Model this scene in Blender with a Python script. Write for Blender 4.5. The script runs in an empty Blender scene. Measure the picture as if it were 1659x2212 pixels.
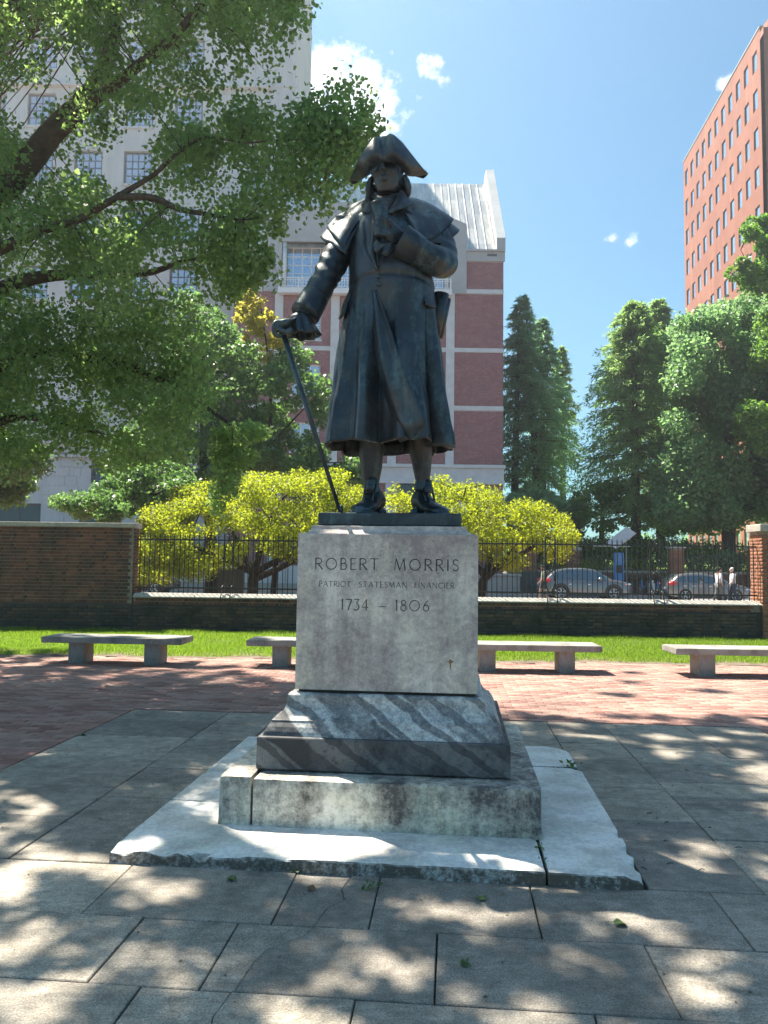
import bpy, bmesh, math, random
import numpy as np
from mathutils import Vector, Matrix, noise as mnoise

random.seed(7)
RNG = np.random.default_rng(7)
R = math.radians
SC = bpy.context.scene
COL = SC.collection

# ---------------------------------------------------------------- camera
CAM_H = 1.65
PITCH, ROLL, FPX = R(3.93), R(0.75), 1660.0
cam_data = bpy.data.cameras.new('camera')
cam = bpy.data.objects.new('camera', cam_data)
COL.objects.link(cam)
cam_data.sensor_fit = 'HORIZONTAL'
cam_data.sensor_width = 36.0
cam_data.lens = 36.0 * FPX / 1659.0
cam_data.clip_start = 0.05
cam_data.clip_end = 3000
CAM_M = Matrix.Rotation(math.pi / 2 + PITCH, 3, 'X') @ Matrix.Rotation(ROLL, 3, 'Z')
cam.matrix_world = Matrix.Translation((0, 0, CAM_H)) @ CAM_M.to_4x4()
SC.camera = cam
SC.render.resolution_x, SC.render.resolution_y = 768, 1024

# ---------------------------------------------------------------- sky and sun
SUN_EL, SUN_AZ = R(60), R(-45)          # azimuth from +Y, negative = towards -X
SUN_DIR = Vector((math.sin(SUN_AZ) * math.cos(SUN_EL), math.cos(SUN_AZ) * math.cos(SUN_EL), math.sin(SUN_EL)))
world = bpy.data.worlds.new('World')
SC.world = world
world.use_nodes = True
wn, wl = world.node_tree.nodes, world.node_tree.links
wn.clear()
w_out = wn.new('ShaderNodeOutputWorld')
w_bg = wn.new('ShaderNodeBackground')
w_bg.inputs['Strength'].default_value = 0.051
w_sky = wn.new('ShaderNodeTexSky')
w_sky.sky_type = 'NISHITA'
w_sky.sun_disc = False
w_sky.sun_elevation = SUN_EL
w_sky.sun_rotation = SUN_AZ
w_sky.altitude = 50
w_sky.air_density = 1.0
w_sky.dust_density = 1.0
w_sky.ozone_density = 0.6
wl.new(w_bg.outputs[0], w_out.inputs[0])


def sky_clouds():
    """a few fair-weather clouds fixed in the sky, by direction"""
    tc = wn.new('ShaderNodeTexCoord')
    nrm = wn.new('ShaderNodeVectorMath'); nrm.operation = 'NORMALIZE'
    wl.new(tc.outputs['Generated'], nrm.inputs[0])
    noi = wn.new('ShaderNodeTexNoise')
    noi.inputs['Scale'].default_value = 21
    noi.inputs['Detail'].default_value = 9
    noi.inputs['Roughness'].default_value = 0.62
    wl.new(nrm.outputs[0], noi.inputs['Vector'])
    total = None
    clouds = [  # azimuth, elevation (degrees), half width, half height, tilt, density
        (-3.2, 32.6, 4.4, 3.0, -12, 1.0), (-1.4, 31.2, 1.7, 2.6, -25, .95), (-4.2, 30.6, 2.6, 1.4, 5, .7),
        (3.2, 34.0, 1.2, .9, -20, .78), (4.2, 33.1, .8, .6, 10, .62), (.3, 34.8, .5, .4, 0, .6),
        (18.3, 22.6, .8, .6, 25, .62), (16.8, 22.8, 1.2, .4, 0, .48), (24.5, 31, .7, .5, 0, .5),
        (-60, 24, 9, 3, 5, .9), (70, 30, 8, 3, -5, .9), (150, 28, 10, 3, 0, .9), (-140, 33, 9, 4, 0, .9)]
    for az, el, hw, hh, tilt, dens in clouds:
        a, e = R(az), R(el)
        c = Vector((math.sin(a) * math.cos(e), math.cos(a) * math.cos(e), math.sin(e)))
        e1 = Vector((math.cos(a), -math.sin(a), 0)); e2 = c.cross(e1) * -1
        e2 = e1.cross(c)
        t = R(tilt)
        f1 = (e1 * math.cos(t) + e2 * math.sin(t)) / R(hw); f2 = (e2 * math.cos(t) - e1 * math.sin(t)) / R(hh)
        ds = []
        for v in (f1, f2):
            d = wn.new('ShaderNodeVectorMath'); d.operation = 'DOT_PRODUCT'
            wl.new(nrm.outputs[0], d.inputs[0]); d.inputs[1].default_value = v
            p = wn.new('ShaderNodeMath'); p.operation = 'MULTIPLY'
            wl.new(d.outputs['Value'], p.inputs[0]); wl.new(d.outputs['Value'], p.inputs[1])
            ds.append(p)
        s = wn.new('ShaderNodeMath'); s.operation = 'ADD'
        wl.new(ds[0].outputs[0], s.inputs[0]); wl.new(ds[1].outputs[0], s.inputs[1])
        front = wn.new('ShaderNodeVectorMath'); front.operation = 'DOT_PRODUCT'
        wl.new(nrm.outputs[0], front.inputs[0]); front.inputs[1].default_value = c
        gt = wn.new('ShaderNodeMath'); gt.operation = 'GREATER_THAN'; gt.inputs[1].default_value = .5
        wl.new(front.outputs['Value'], gt.inputs[0])
        fall = wn.new('ShaderNodeMapRange'); fall.inputs['From Min'].default_value = 1.35
        fall.inputs['From Max'].default_value = 0.0
        fall.inputs['To Min'].default_value = 0; fall.inputs['To Max'].default_value = dens
        wl.new(s.outputs[0], fall.inputs['Value'])
        m = wn.new('ShaderNodeMath'); m.operation = 'MULTIPLY'
        wl.new(fall.outputs[0], m.inputs[0]); wl.new(gt.outputs[0], m.inputs[1])
        if total is None:
            total = m
        else:
            mx = wn.new('ShaderNodeMath'); mx.operation = 'MAXIMUM'
            wl.new(total.outputs[0], mx.inputs[0]); wl.new(m.outputs[0], mx.inputs[1]); total = mx
    fine = wn.new('ShaderNodeTexNoise'); fine.inputs['Scale'].default_value = 75; fine.inputs['Detail'].default_value = 7; fine.inputs['Roughness'].default_value = .62
    wl.new(nrm.outputs[0], fine.inputs['Vector'])
    nmix = wn.new('ShaderNodeMixRGB'); nmix.inputs[0].default_value = .45
    wl.new(noi.outputs['Fac'], nmix.inputs[1]); wl.new(fine.outputs['Fac'], nmix.inputs[2])
    add = wn.new('ShaderNodeMath'); add.operation = 'MULTIPLY_ADD'   # noise + mask
    wl.new(nmix.outputs[0], add.inputs[0]); add.inputs[1].default_value = 3.4
    wl.new(total.outputs[0], add.inputs[2])
    rr = wn.new('ShaderNodeMapRange'); rr.interpolation_type = 'SMOOTHSTEP'
    rr.inputs['From Min'].default_value = 2.02; rr.inputs['From Max'].default_value = 2.75
    wl.new(add.outputs[0], rr.inputs['Value'])
    zero = wn.new('ShaderNodeMath'); zero.operation = 'GREATER_THAN'; zero.inputs[1].default_value = .01
    wl.new(total.outputs[0], zero.inputs[0])
    mm = wn.new('ShaderNodeMath'); mm.operation = 'MULTIPLY'
    wl.new(rr.outputs[0], mm.inputs[0]); wl.new(zero.outputs[0], mm.inputs[1])
    mix = wn.new('ShaderNodeMixRGB')
    wl.new(mm.outputs[0], mix.inputs[0])
    tint = wn.new('ShaderNodeMixRGB'); tint.blend_type = 'MULTIPLY'; tint.inputs[0].default_value = 1
    tint.inputs[2].default_value = SKY_TINT
    wl.new(w_sky.outputs[0], tint.inputs[1])
    wl.new(tint.outputs[0], mix.inputs[1])
    mix.inputs[2].default_value = CLOUD_RGB
    wl.new(mix.outputs[0], w_bg.inputs['Color'])


SKY_TINT = (0.48, 0.90, 1.0, 1)
CLOUD_RGB = (9.0, 9.2, 9.4, 1)
sky_clouds()

sun_data = bpy.data.lights.new('sun', 'SUN')
sun_data.energy = 5.0
sun_data.angle = R(0.53)
sun_data.color = (1.0, 0.91, 0.77)
sun = bpy.data.objects.new('sun', sun_data)
COL.objects.link(sun)
sun.rotation_euler = SUN_DIR.to_track_quat('Z', 'Y').to_euler()
sun.location = SUN_DIR * 120

# ---------------------------------------------------------------- exposure, sampling
SC.view_settings.view_transform = 'Standard'
SC.view_settings.look = 'None'
SC.view_settings.exposure = 1.82
SC.view_settings.gamma = 1.0
SC.view_settings.use_curve_mapping = False
SC.render.engine = 'CYCLES'
SC.cycles.use_denoising = True
SC.cycles.max_bounces = 8
SC.cycles.diffuse_bounces = 3
SC.cycles.glossy_bounces = 3
SC.cycles.transmission_bounces = 4
SC.cycles.transparent_max_bounces = 6
SC.cycles.sample_clamp_indirect = 6
SC.cycles.use_adaptive_sampling = True
SC.cycles.adaptive_threshold = 0.012

# ================================================================ helpers
def ray(px, py):
    """direction of the sight line through a point measured on the photograph (1659 x 2212)"""
    return CAM_M @ Vector(((px - 829.5) / FPX, (1106 - py) / FPX, -1.0))


def at(px, py, Y):
    d = ray(px, py)
    return d * (Y / d.y) + Vector((0, 0, CAM_H))


def on_ground(px, py, z=0.0):
    d = ray(px, py)
    return d * ((z - CAM_H) / d.z) + Vector((0, 0, CAM_H))


def project(p):
    q = CAM_M.transposed() @ (Vector(p) - Vector((0, 0, CAM_H)))
    if q.z > -0.05:
        return None
    return (829.5 + FPX * q.x / -q.z, 1106 - FPX * q.y / -q.z)


def in_view(p, m=0):
    q = project(p)
    return q is not None and -m < q[0] < 1659 + m and -m < q[1] < 2212 + m


ROOT = {}


def thing(name, label, cat, loc=(0, 0, 0), rz=0.0, group=None):
    o = bpy.data.objects.new(name, None)
    COL.objects.link(o)
    o.empty_display_size = .1
    o.location = loc
    o.rotation_euler = (0, 0, rz)
    o['label'] = label
    o['category'] = cat
    if group:
        o['group'] = group
    return o


def tag(o, label=None, cat=None, group=None, kind=None):
    if label: o['label'] = label
    if cat: o['category'] = cat
    if group: o['group'] = group
    if kind: o['kind'] = kind
    return o


def link(name, me, parent=None, loc=(0, 0, 0), rz=0.0):
    o = bpy.data.objects.new(name, me)
    COL.objects.link(o)
    if parent is not None:
        o.parent = parent
    o.location = loc
    if rz: o.rotation_euler = (0, 0, rz)
    return o


def copy_tree(o, parent=None):
    c = o.copy()
    COL.objects.link(c)
    if parent is not None:
        c.parent = parent
    for ch in list(o.children):
        copy_tree(ch, c)
    return c


def np_mesh(name, V, F, mats=(), smooth=False, midx=None):
    """mesh from numpy arrays; F is (n,k)"""
    V = np.asarray(V, dtype=np.float32); F = np.asarray(F, dtype=np.int32)
    me = bpy.data.meshes.new(name)
    n, k = F.shape
    me.vertices.add(len(V)); me.vertices.foreach_set('co', V.ravel())
    me.loops.add(n * k); me.loops.foreach_set('vertex_index', F.ravel())
    me.polygons.add(n)
    me.polygons.foreach_set('loop_start', np.arange(0, n * k, k, dtype=np.int32))
    if midx is not None: me.polygons.foreach_set('material_index', np.asarray(midx, dtype=np.int32))
    me.update(calc_edges=True)
    me.validate()
    if smooth: me.polygons.foreach_set('use_smooth', np.ones(len(me.polygons), dtype=bool))
    for m in (mats if isinstance(mats, (list, tuple)) else [mats]): me.materials.append(m)
    return me


class MB:
    """collects shapes, then builds ONE mesh object"""
    def __init__(s):
        s.v, s.f = [], []

    def add(s, v, f):
        o = len(s.v)
        s.v += [tuple(p) for p in v]
        s.f += [tuple(i + o for i in q) for q in f]
        return s

    def box(s, x0, x1, y0, y1, z0, z1, M=None):
        v = [Vector(p) for p in ((x0, y0, z0), (x1, y0, z0), (x1, y1, z0), (x0, y1, z0), (x0, y0, z1), (x1, y0, z1), (x1, y1, z1), (x0, y1, z1))]
        if M is not None: v = [M @ p for p in v]
        return s.add(v, [(0, 3, 2, 1), (4, 5, 6, 7), (0, 1, 5, 4), (1, 2, 6, 5), (2, 3, 7, 6), (3, 0, 4, 7)])

    def prism(s, poly, z0, z1, M=None, ax='z'):
        n = len(poly)
        if ax == 'z': v = [Vector((p[0], p[1], z0)) for p in poly] + [Vector((p[0], p[1], z1)) for p in poly]
        elif ax == 'y': v = [Vector((p[0], z0, p[1])) for p in poly] + [Vector((p[0], z1, p[1])) for p in poly]
        else: v = [Vector((z0, p[0], p[1])) for p in poly] + [Vector((z1, p[0], p[1])) for p in poly]
        if M is not None: v = [M @ p for p in v]
        f = [tuple(range(n))[::-1], tuple(range(n, 2 * n))] + [(i, (i + 1) % n, n + (i + 1) % n, n + i) for i in range(n)]
        return s.add(v, f)

    def loft(s, rings, closed=True, cap0=True, cap1=True):
        n = len(rings[0]); v = [p for r in rings for p in r]; f = []
        for a in range(len(rings) - 1):
            for i in range(n if closed else n - 1):
                j = (i + 1) % n
                f.append((a * n + i, a * n + j, (a + 1) * n + j, (a + 1) * n + i))
        if closed and cap0: f.append(tuple(range(n))[::-1])
        if closed and cap1: f.append(tuple(range((len(rings) - 1) * n, len(rings) * n)))
        return s.add(v, f)

    def tube(s, path, rad, n=8, cap=True, flat=1.0):
        path = [Vector(p) for p in path]
        if not isinstance(rad, (list, tuple)): rad = [rad] * len(path)
        rings = []; up = Vector((0.13, 0.21, 0.97)).normalized(); prev = None
        for i, p in enumerate(path):
            t = (path[min(i + 1, len(path) - 1)] - path[max(i - 1, 0)]).normalized()
            if prev is None:
                a = t.cross(up)
                if a.length < .1: a = t.cross(Vector((1, 0, 0)))
            else:
                a = prev - t * prev.dot(t)
            a.normalize(); prev = a; b = t.cross(a)
            rings.append([p + (a * math.cos(2 * math.pi * k / n) + b * flat * math.sin(2 * math.pi * k / n)) * rad[i] for k in range(n)])
        return s.loft(rings, True, cap, cap)

    def ell(s, c, r, nu=14, nv=9, M=None):
        c = Vector(c); rings = []
        for i in range(nv + 1):
            t = math.pi * (.02 + .96 * i / nv)
            ring = []
            for k in range(nu):
                p = Vector((r[0] * math.sin(t) * math.cos(2 * math.pi * k / nu), r[1] * math.sin(t) * math.sin(2 * math.pi * k / nu), -r[2] * math.cos(t)))
                if M is not None: p = M @ p
                ring.append(c + p)
            rings.append(ring)
        return s.loft(rings)

    def mesh(s, name, mats, smooth=False):
        me = bpy.data.meshes.new(name)
        me.from_pydata(s.v, [], s.f)
        me.update()
        for m in (mats if isinstance(mats, (list, tuple)) else [mats]): me.materials.append(m)
        if smooth:
            for p in me.polygons: p.use_smooth = True
        return me

    def build(s, name, mat, parent=None, smooth=False, off=None, bevel=0, kind=None, fixn=True, loc=(0, 0, 0)):
        """off: world offset subtracted, so shapes given in world space sit right under their thing"""
        if off is not None:
            o_ = Vector(off); s.v = [tuple(Vector(p) - o_) for p in s.v]
        me = s.mesh(name, mat, smooth)
        if fixn:
            b = bmesh.new(); b.from_mesh(me); bmesh.ops.recalc_face_normals(b, faces=b.faces); b.to_mesh(me); b.free()
        o = link(name, me, parent, loc)
        if bevel:
            bv = o.modifiers.new('bevel', 'BEVEL'); bv.width = bevel; bv.segments = 2; bv.limit_method = 'ANGLE'; bv.angle_limit = R(40)
        if kind: o['kind'] = kind
        return o


def apply_mods(o):
    dg = bpy.context.evaluated_depsgraph_get()
    dg.update()
    me = bpy.data.meshes.new_from_object(o.evaluated_get(dg), depsgraph=dg)
    o.modifiers.clear()
    old = o.data; o.data = me
    return o


def shade_smooth(o):
    o.data.polygons.foreach_set('use_smooth', np.ones(len(o.data.polygons), dtype=bool))


def catmull(pts, n=6):
    pts = [Vector(p) for p in pts]; out = []
    for i in range(len(pts) - 1):
        p0, p1, p2, p3 = pts[max(i - 1, 0)], pts[i], pts[i + 1], pts[min(i + 2, len(pts) - 1)]
        for k in range(n):
            t = k / n
            out.append(.5 * ((2 * p1) + (p2 - p0) * t + (2 * p0 - 5 * p1 + 4 * p2 - p3) * t * t + (3 * p1 - p0 - 3 * p2 + p3) * t ** 3))
    out.append(pts[-1])
    return out


def lerp_list(xs, ys, x):
    return float(np.interp(x, xs, ys))


# ================================================================ materials
class NT:
    def __init__(s, name):
        s.m = bpy.data.materials.new(name); s.m.use_nodes = True
        s.n, s.l = s.m.node_tree.nodes, s.m.node_tree.links
        s.n.clear()
        s.out = s.n.new('ShaderNodeOutputMaterial')
        s.b = s.n.new('ShaderNodeBsdfPrincipled')
        s.l.new(s.b.outputs[0], s.out.inputs[0])
        s._tc = None

    def node(s, t, **kw):
        n = s.n.new(t)
        for k, v in kw.items():
            if k in n.inputs: n.inputs[k].default_value = v
            else: setattr(n, k, v)
        return n

    def co(s, kind='Object', scale=(1, 1, 1), rot=(0, 0, 0)):
        if s._tc is None: s._tc = s.n.new('ShaderNodeTexCoord')
        if kind == 'World':
            g = s.n.new('ShaderNodeNewGeometry'); src = g.outputs['Position']
        else: src = s._tc.outputs[kind]
        m = s.n.new('ShaderNodeMapping'); m.inputs['Scale'].default_value = scale; m.inputs['Rotation'].default_value = rot
        s.l.new(src, m.inputs['Vector'])
        return m.outputs[0]

    def noise(s, scale, detail=5, rough=.6, co=None, dist=0, out='Fac'):
        n = s.node('ShaderNodeTexNoise', Scale=scale, Detail=detail, Roughness=rough, Distortion=dist)
        if co is not None: s.l.new(co, n.inputs['Vector'])
        return n.outputs[out]

    def ramp(s, fac, stops, interp='LINEAR'):
        r = s.n.new('ShaderNodeValToRGB'); r.color_ramp.interpolation = interp
        els = r.color_ramp.elements
        while len(els) < len(stops): els.new(.5)
        for e, (p, c) in zip(els, stops):
            e.position = p
            e.color = (c, c, c, 1) if isinstance(c, (int, float)) else (*c, 1) if len(c) == 3 else c
        s.l.new(fac, r.inputs[0])
        return r.outputs[0]

    def mix(s, fac, a, b, mode='MIX'):
        m = s.n.new('ShaderNodeMixRGB'); m.blend_type = mode
        for k, v in enumerate((fac, a, b)):
            sock = m.inputs[k]
            if hasattr(v, 'is_linked'): s.l.new(v, sock)
            elif k == 0: sock.default_value = v
            else: sock.default_value = (v, v, v, 1) if isinstance(v, (int, float)) else (*v, 1)
        return m.outputs[0]

    def math(s, op, a, b=0.0, clamp=False):
        m = s.n.new('ShaderNodeMath'); m.operation = op; m.use_clamp = clamp
        for sock, v in ((m.inputs[0], a), (m.inputs[1], b)):
            if hasattr(v, 'is_linked'): s.l.new(v, sock)
            else: sock.default_value = v
        return m.outputs[0]

    def rand(s):
        """one value per piece: separate objects and loose islands alike"""
        oi = s.n.new('ShaderNodeObjectInfo'); g = s.n.new('ShaderNodeNewGeometry')
        return s.math('FRACT', s.math('ADD', oi.outputs['Random'], g.outputs['Random Per Island']))

    def set(s, color=None, rough=None, metal=None, bump=None, bump_d=.01, bump_s=.4, spec=None, **kw):
        for k, v in (('Base Color', color), ('Roughness', rough), ('Metallic', metal), ('Specular IOR Level', spec)):
            if v is None: continue
            if hasattr(v, 'is_linked'): s.l.new(v, s.b.inputs[k])
            elif k == 'Base Color': s.b.inputs[k].default_value = (*v, 1)
            else: s.b.inputs[k].default_value = v
        if bump is not None:
            bp = s.n.new('ShaderNodeBump'); bp.inputs['Distance'].default_value = bump_d; bp.inputs['Strength'].default_value = bump_s
            s.l.new(bump, bp.inputs['Height']); s.l.new(bp.outputs[0], s.b.inputs['Normal'])
        for k, v in kw.items(): s.b.inputs[k].default_value = v
        return s.m


def m_plain(name, rgb, rough=.6, metal=0, var=.18, scale=6, bump=.15, spec=.5, kind='Object'):
    t = NT(name); c = t.co(kind)
    n = t.noise(scale, 6, .65, c)
    lo = tuple(x * (1 - var) for x in rgb); hi = tuple(min(1, x * (1 + var)) for x in rgb)
    return t.set(t.ramp(n, [(.3, lo), (.7, hi)]), rough, metal, bump=n if bump else None, bump_d=.004, bump_s=bump, spec=spec)


def m_brick(name, cols, dirt=(.05, .05, .04), dirt_amt=.5, kind='World', rough=.85):
    t = NT(name); r = t.rand(); c = t.co(kind)
    n = len(cols)
    base = t.ramp(r, [((i + .5) / n, x) for i, x in enumerate(cols)])
    n1 = t.noise(28, 6, .7, c); n2 = t.noise(1.3, 6, .65, c); n3 = t.noise(140, 3, .6, c)
    base = t.mix(.5, base, t.ramp(n1, [(.25, .55), (.75, 1.35)]), 'MULTIPLY')
    d = t.math('MULTIPLY', t.ramp(n2, [(.45, 0), (.62, 1)]), dirt_amt)
    base = t.mix(d, base, dirt)
    return t.set(base, rough, bump=t.math('ADD', n1, t.math('MULTIPLY', n3, .5)), bump_d=.004, bump_s=.5, spec=.3)


def m_leaf(name, cols, trans, amt=.45, rough=.5, spec=.35):
    t = NT(name); g = t.n.new('ShaderNodeNewGeometry')
    n = len(cols); rnd = t.rand()
    base = t.ramp(rnd, [((i + .5) / n, x) for i, x in enumerate(cols)])
    c = t.co('World')
    big = t.noise(.55, 3, .6, c)
    base = t.mix(.55, base, t.ramp(big, [(.3, .62), (.7, 1.3)]), 'MULTIPLY')
    t.set(base, rough, spec=spec)
    tr = t.n.new('ShaderNodeBsdfTranslucent')
    tcol = t.mix(.5, trans, t.ramp(rnd, [(0, .6), (1, 1.4)]), 'MULTIPLY')
    t.l.new(tcol, tr.inputs['Color'])
    mx = t.n.new('ShaderNodeMixShader'); mx.inputs[0].default_value = amt
    t.l.new(t.b.outputs[0], mx.inputs[1]); t.l.new(tr.outputs[0], mx.inputs[2])
    t.l.new(mx.outputs[0], t.out.inputs[0])
    return t.m


def m_marble_stained(name, light, dark, amount=.5, veins=False, scale=1.0, streak=True, bias=0.0, soot=0.0, side_dirt=0.0):
    t = NT(name); c = t.co('Object')
    n1 = t.noise(1.9 * scale, 7, .7, c, .4)
    n2 = t.noise(26 * scale, 5, .75, c)
    n3 = t.noise(95 * scale, 3, .7, c)
    st = t.noise(5.0, 5, .65, t.co('Object', (1.6, 1.6, .22)))
    f = t.math('ADD', t.math('MULTIPLY', n1, .46), t.math('MULTIPLY', n2, .30))
    f = t.math('ADD', f, t.math('MULTIPLY', n3, .17))
    f = t.math('ADD', f, t.math('MULTIPLY', st, .22 if streak else 0))
    f = t.math('ADD', f, bias)
    lo = .535 + (.5 - amount) * .2
    mask = t.ramp(f, [(lo - .035, 0), (lo + .05, .55), (lo + .14, 1)])
    warm = t.mix(t.ramp(t.noise(2.6, 4, .6, c), [(.42, 0), (.7, 1)]), light, (light[0] * .93, light[1] * .90, light[2] * .78))
    green = t.mix(t.ramp(t.noise(3.4, 5, .6, t.co('Object', (1.5, 1.5, .5))), [(.52, 0), (.72, .6)]), warm, (light[0] * .72, light[1] * .86, light[2] * .80))
    col = t.mix(mask, green, dark)
    if veins:
        def wave(sc, dist, ph):
            w = t.node('ShaderNodeTexWave', Scale=sc, Distortion=dist, Detail=4.0)
            w.inputs['Detail Scale'].default_value = .9; w.inputs['Detail Roughness'].default_value = .62; w.inputs['Phase Offset'].default_value = ph
            w.bands_direction = 'X'
            t.l.new(t.co('Object', (1.0, 1.0, 1.0), (0, R(56), 0)), w.inputs['Vector'])
            return w.outputs['Fac']
        a_, b_ = wave(.85, 3.2, 1.0), wave(2.3, 4.0, 2.2)
        broken = t.ramp(t.noise(2.2, 5, .7, c), [(.38, 0), (.6, 1)])
        vm = t.math('MAXIMUM', t.math('MULTIPLY', t.ramp(a_, [(.50, 0), (.64, .95)]), broken), t.math('MULTIPLY', t.ramp(b_, [(.70, 0), (.78, .85)]), .8))
        grime = t.ramp(t.math('ADD', t.math('MULTIPLY', n2, .6), t.math('MULTIPLY', n3, .4)), [(.38, 0), (.58, .9)])
        lowd = t.node('ShaderNodeSeparateXYZ'); t.l.new(t.co('Object'), lowd.inputs[0])
        col = t.mix(vm, t.mix(grime, t.mix(.4, light, warm), (.25, .25, .25)), t.mix(grime, (.11, .11, .115), (.04, .04, .045)))
    if soot:
        sm = t.ramp(t.math('ADD', t.math('MULTIPLY', n2, .55), t.math('MULTIPLY', n1, .45)), [(.40, soot), (.64, soot * .35)])
        col = t.mix(sm, col, (.032, .031, .033))
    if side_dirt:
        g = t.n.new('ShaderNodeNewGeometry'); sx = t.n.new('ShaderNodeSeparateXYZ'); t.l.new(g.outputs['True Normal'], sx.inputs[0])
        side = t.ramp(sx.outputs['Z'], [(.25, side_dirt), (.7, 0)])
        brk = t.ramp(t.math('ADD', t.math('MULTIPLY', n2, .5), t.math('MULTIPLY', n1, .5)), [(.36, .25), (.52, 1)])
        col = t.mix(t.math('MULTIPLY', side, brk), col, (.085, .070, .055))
    sp = t.ramp(n3, [(.30, .60), (.46, 1.0)])
    col = t.mix(.45, col, sp, 'MULTIPLY')
    return t.set(col, .62, bump=t.math('ADD', n2, t.math('MULTIPLY', n3, .6)), bump_d=.004, bump_s=.45, spec=.35)

# ================================================================ ground and paving
PED_C = Vector((.08, 5.62, 0)); PED_YAW = R(-5.5)
PV_YAW = R(-5.0)


def pv(u, v, z=0.0, yaw=PV_YAW):
    return Vector((PED_C.x + u * math.cos(yaw) - v * math.sin(yaw), PED_C.y + u * math.sin(yaw) + v * math.cos(yaw), z))


def mat_flag():
    t = NT('flagstone'); c = t.co('World'); r = t.rand()
    n1 = t.noise(.9, 6, .62, c, .3); n2 = t.noise(9, 6, .7, c); n3 = t.noise(120, 4, .75, c)
    strk = t.noise(16, 6, .7, t.co('World', (.5, 1.7, 1), (0, 0, R(4))), .5)
    base = t.ramp(r, [(.1, (.215, .196, .170)), (.5, (.275, .25, .212)), (.9, (.335, .30, .248))])
    base = t.mix(.75, base, t.ramp(n1, [(.34, .62), (.66, 1.28)]), 'MULTIPLY')
    base = t.mix(.6, base, t.ramp(n2, [(.34, .5), (.66, 1.35)]), 'MULTIPLY')
    base = t.mix(.5, base, t.ramp(strk, [(.34, .62), (.66, 1.25)]), 'MULTIPLY')
    base = t.mix(.9, base, t.ramp(n3, [(.30, .35), (.5, 1.0), (.70, 1.7)]), 'MULTIPLY')
    blot = t.ramp(t.noise(2.3, 7, .75, c, .6), [(.54, 0), (.66, .6)])
    base = t.mix(blot, base, (.10, .092, .08))
    return t.set(base, .8, bump=t.math('ADD', t.math('ADD', n2, t.math('MULTIPLY', n3, .8)), strk), bump_d=.006, bump_s=.5, spec=.3)


def mat_paver():
    t = NT('paver_brick'); c = t.co('World'); r = t.rand()
    base = t.ramp(r, [(.05, (.20, .095, .08)), (.35, (.26, .135, .112)), (.65, (.30, .165, .138)), (.95, (.35, .215, .18))])
    n1 = t.noise(.8, 6, .65, c, .3); n2 = t.noise(30, 5, .7, c)
    base = t.mix(.5, base, t.ramp(n2, [(.3, .65), (.7, 1.3)]), 'MULTIPLY')
    wear = t.ramp(t.noise(1.7, 6, .7, t.co('World', (.6, 1.6, 1)), .4), [(.44, 0), (.66, .6)])
    base = t.mix(wear, base, (.36, .265, .215))
    dark = t.ramp(n1, [(.30, .55), (.45, 0)])
    base = t.mix(dark, base, (.12, .085, .075))
    return t.set(base, .82, bump=n2, bump_d=.004, bump_s=.5, spec=.3)


M_FLAG = mat_flag(); M_PAVER = mat_paver()
M_SOIL = m_plain('soil', (.13, .10, .072), .95, var=.45, scale=7, bump=.6, kind='World')
M_JOINT = m_plain('joint_dirt', (.045, .040, .032), .95, var=.5, scale=20, kind='World')
M_SAND = m_plain('sand_joint', (.17, .125, .095), .95, var=.4, scale=12, kind='World')
M_TURF = m_plain('turf_soil', (.06, .085, .02), .95, var=.4, scale=9, kind='World')
M_ASPH = m_plain('asphalt', (.10, .10, .10), .9, var=.25, scale=18, kind='World')
M_CONC = m_plain('concrete', (.42, .40, .37), .85, var=.2, scale=10, kind='World')
M_FARWALK = m_plain('far_brick_paving', (.30, .16, .125), .85, var=.3, scale=14, kind='World')


def sheet(name, x0, x1, y0, y1, z, mat):
    o = MB().add([(x0, y0, z), (x1, y0, z), (x1, y1, z), (x0, y1, z)], [(0, 1, 2, 3)]).build(name, mat)
    return tag(o, kind='structure')


sheet('ground', -320, 320, -60, 400, -.07, M_SOIL)

# ---- flagstones: each stone a piece of its own, on a dark bed
flag_bed = sheet('flagstone_pavement', -4.2, 4.6, .4, 9.0, -.024, M_JOINT)
flag_meshes = 0


def flag_poly(poly, dz=0.0):
    """poly in paving coordinates"""
    cu = sum(p[0] for p in poly) / len(poly); cv = sum(p[1] for p in poly) / len(poly)
    b = bmesh.new()
    top = [b.verts.new((p[0] - cu, p[1] - cv, 0)) for p in poly]
    f = b.faces.new(top)
    if f.normal.z < 0: f.normal_flip()
    r = bmesh.ops.extrude_face_region(b, geom=[f])
    for v in [g for g in r['geom'] if isinstance(g, bmesh.types.BMVert)]: v.co.z -= .05
    bmesh.ops.delete(b, geom=[f], context='FACES_ONLY') if False else None
    bmesh.ops.recalc_face_normals(b, faces=b.faces)
    # worn arris
    edges = [e for e in b.edges if all(abs(v.co.z) < 1e-5 for v in e.verts)]
    bmesh.ops.bevel(b, geom=edges, offset=.004, segments=1, affect='EDGES', profile=.6)
    me = bpy.data.meshes.new('flagstone'); b.to_mesh(me); b.free()
    me.materials.append(M_FLAG)
    o = link('flagstone', me, flag_bed, pv(cu, cv, dz), PV_YAW)
    o.rotation_euler.x = random.uniform(-.0012, .0012); o.rotation_euler.y = random.uniform(-.0012, .0012)
    return o


G_ = .0028


def flag(u0, u1, v0, v1):
    g = G_ + random.uniform(0, .002)
    j = lambda: random.uniform(-.003, .003)
    flag_poly([(u0 + g + j(), v0 + g), (u1 - g + j(), v0 + g), (u1 - g + j(), v1 - g), (u0 + g + j(), v1 - g)], random.uniform(-.003, .002))


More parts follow.
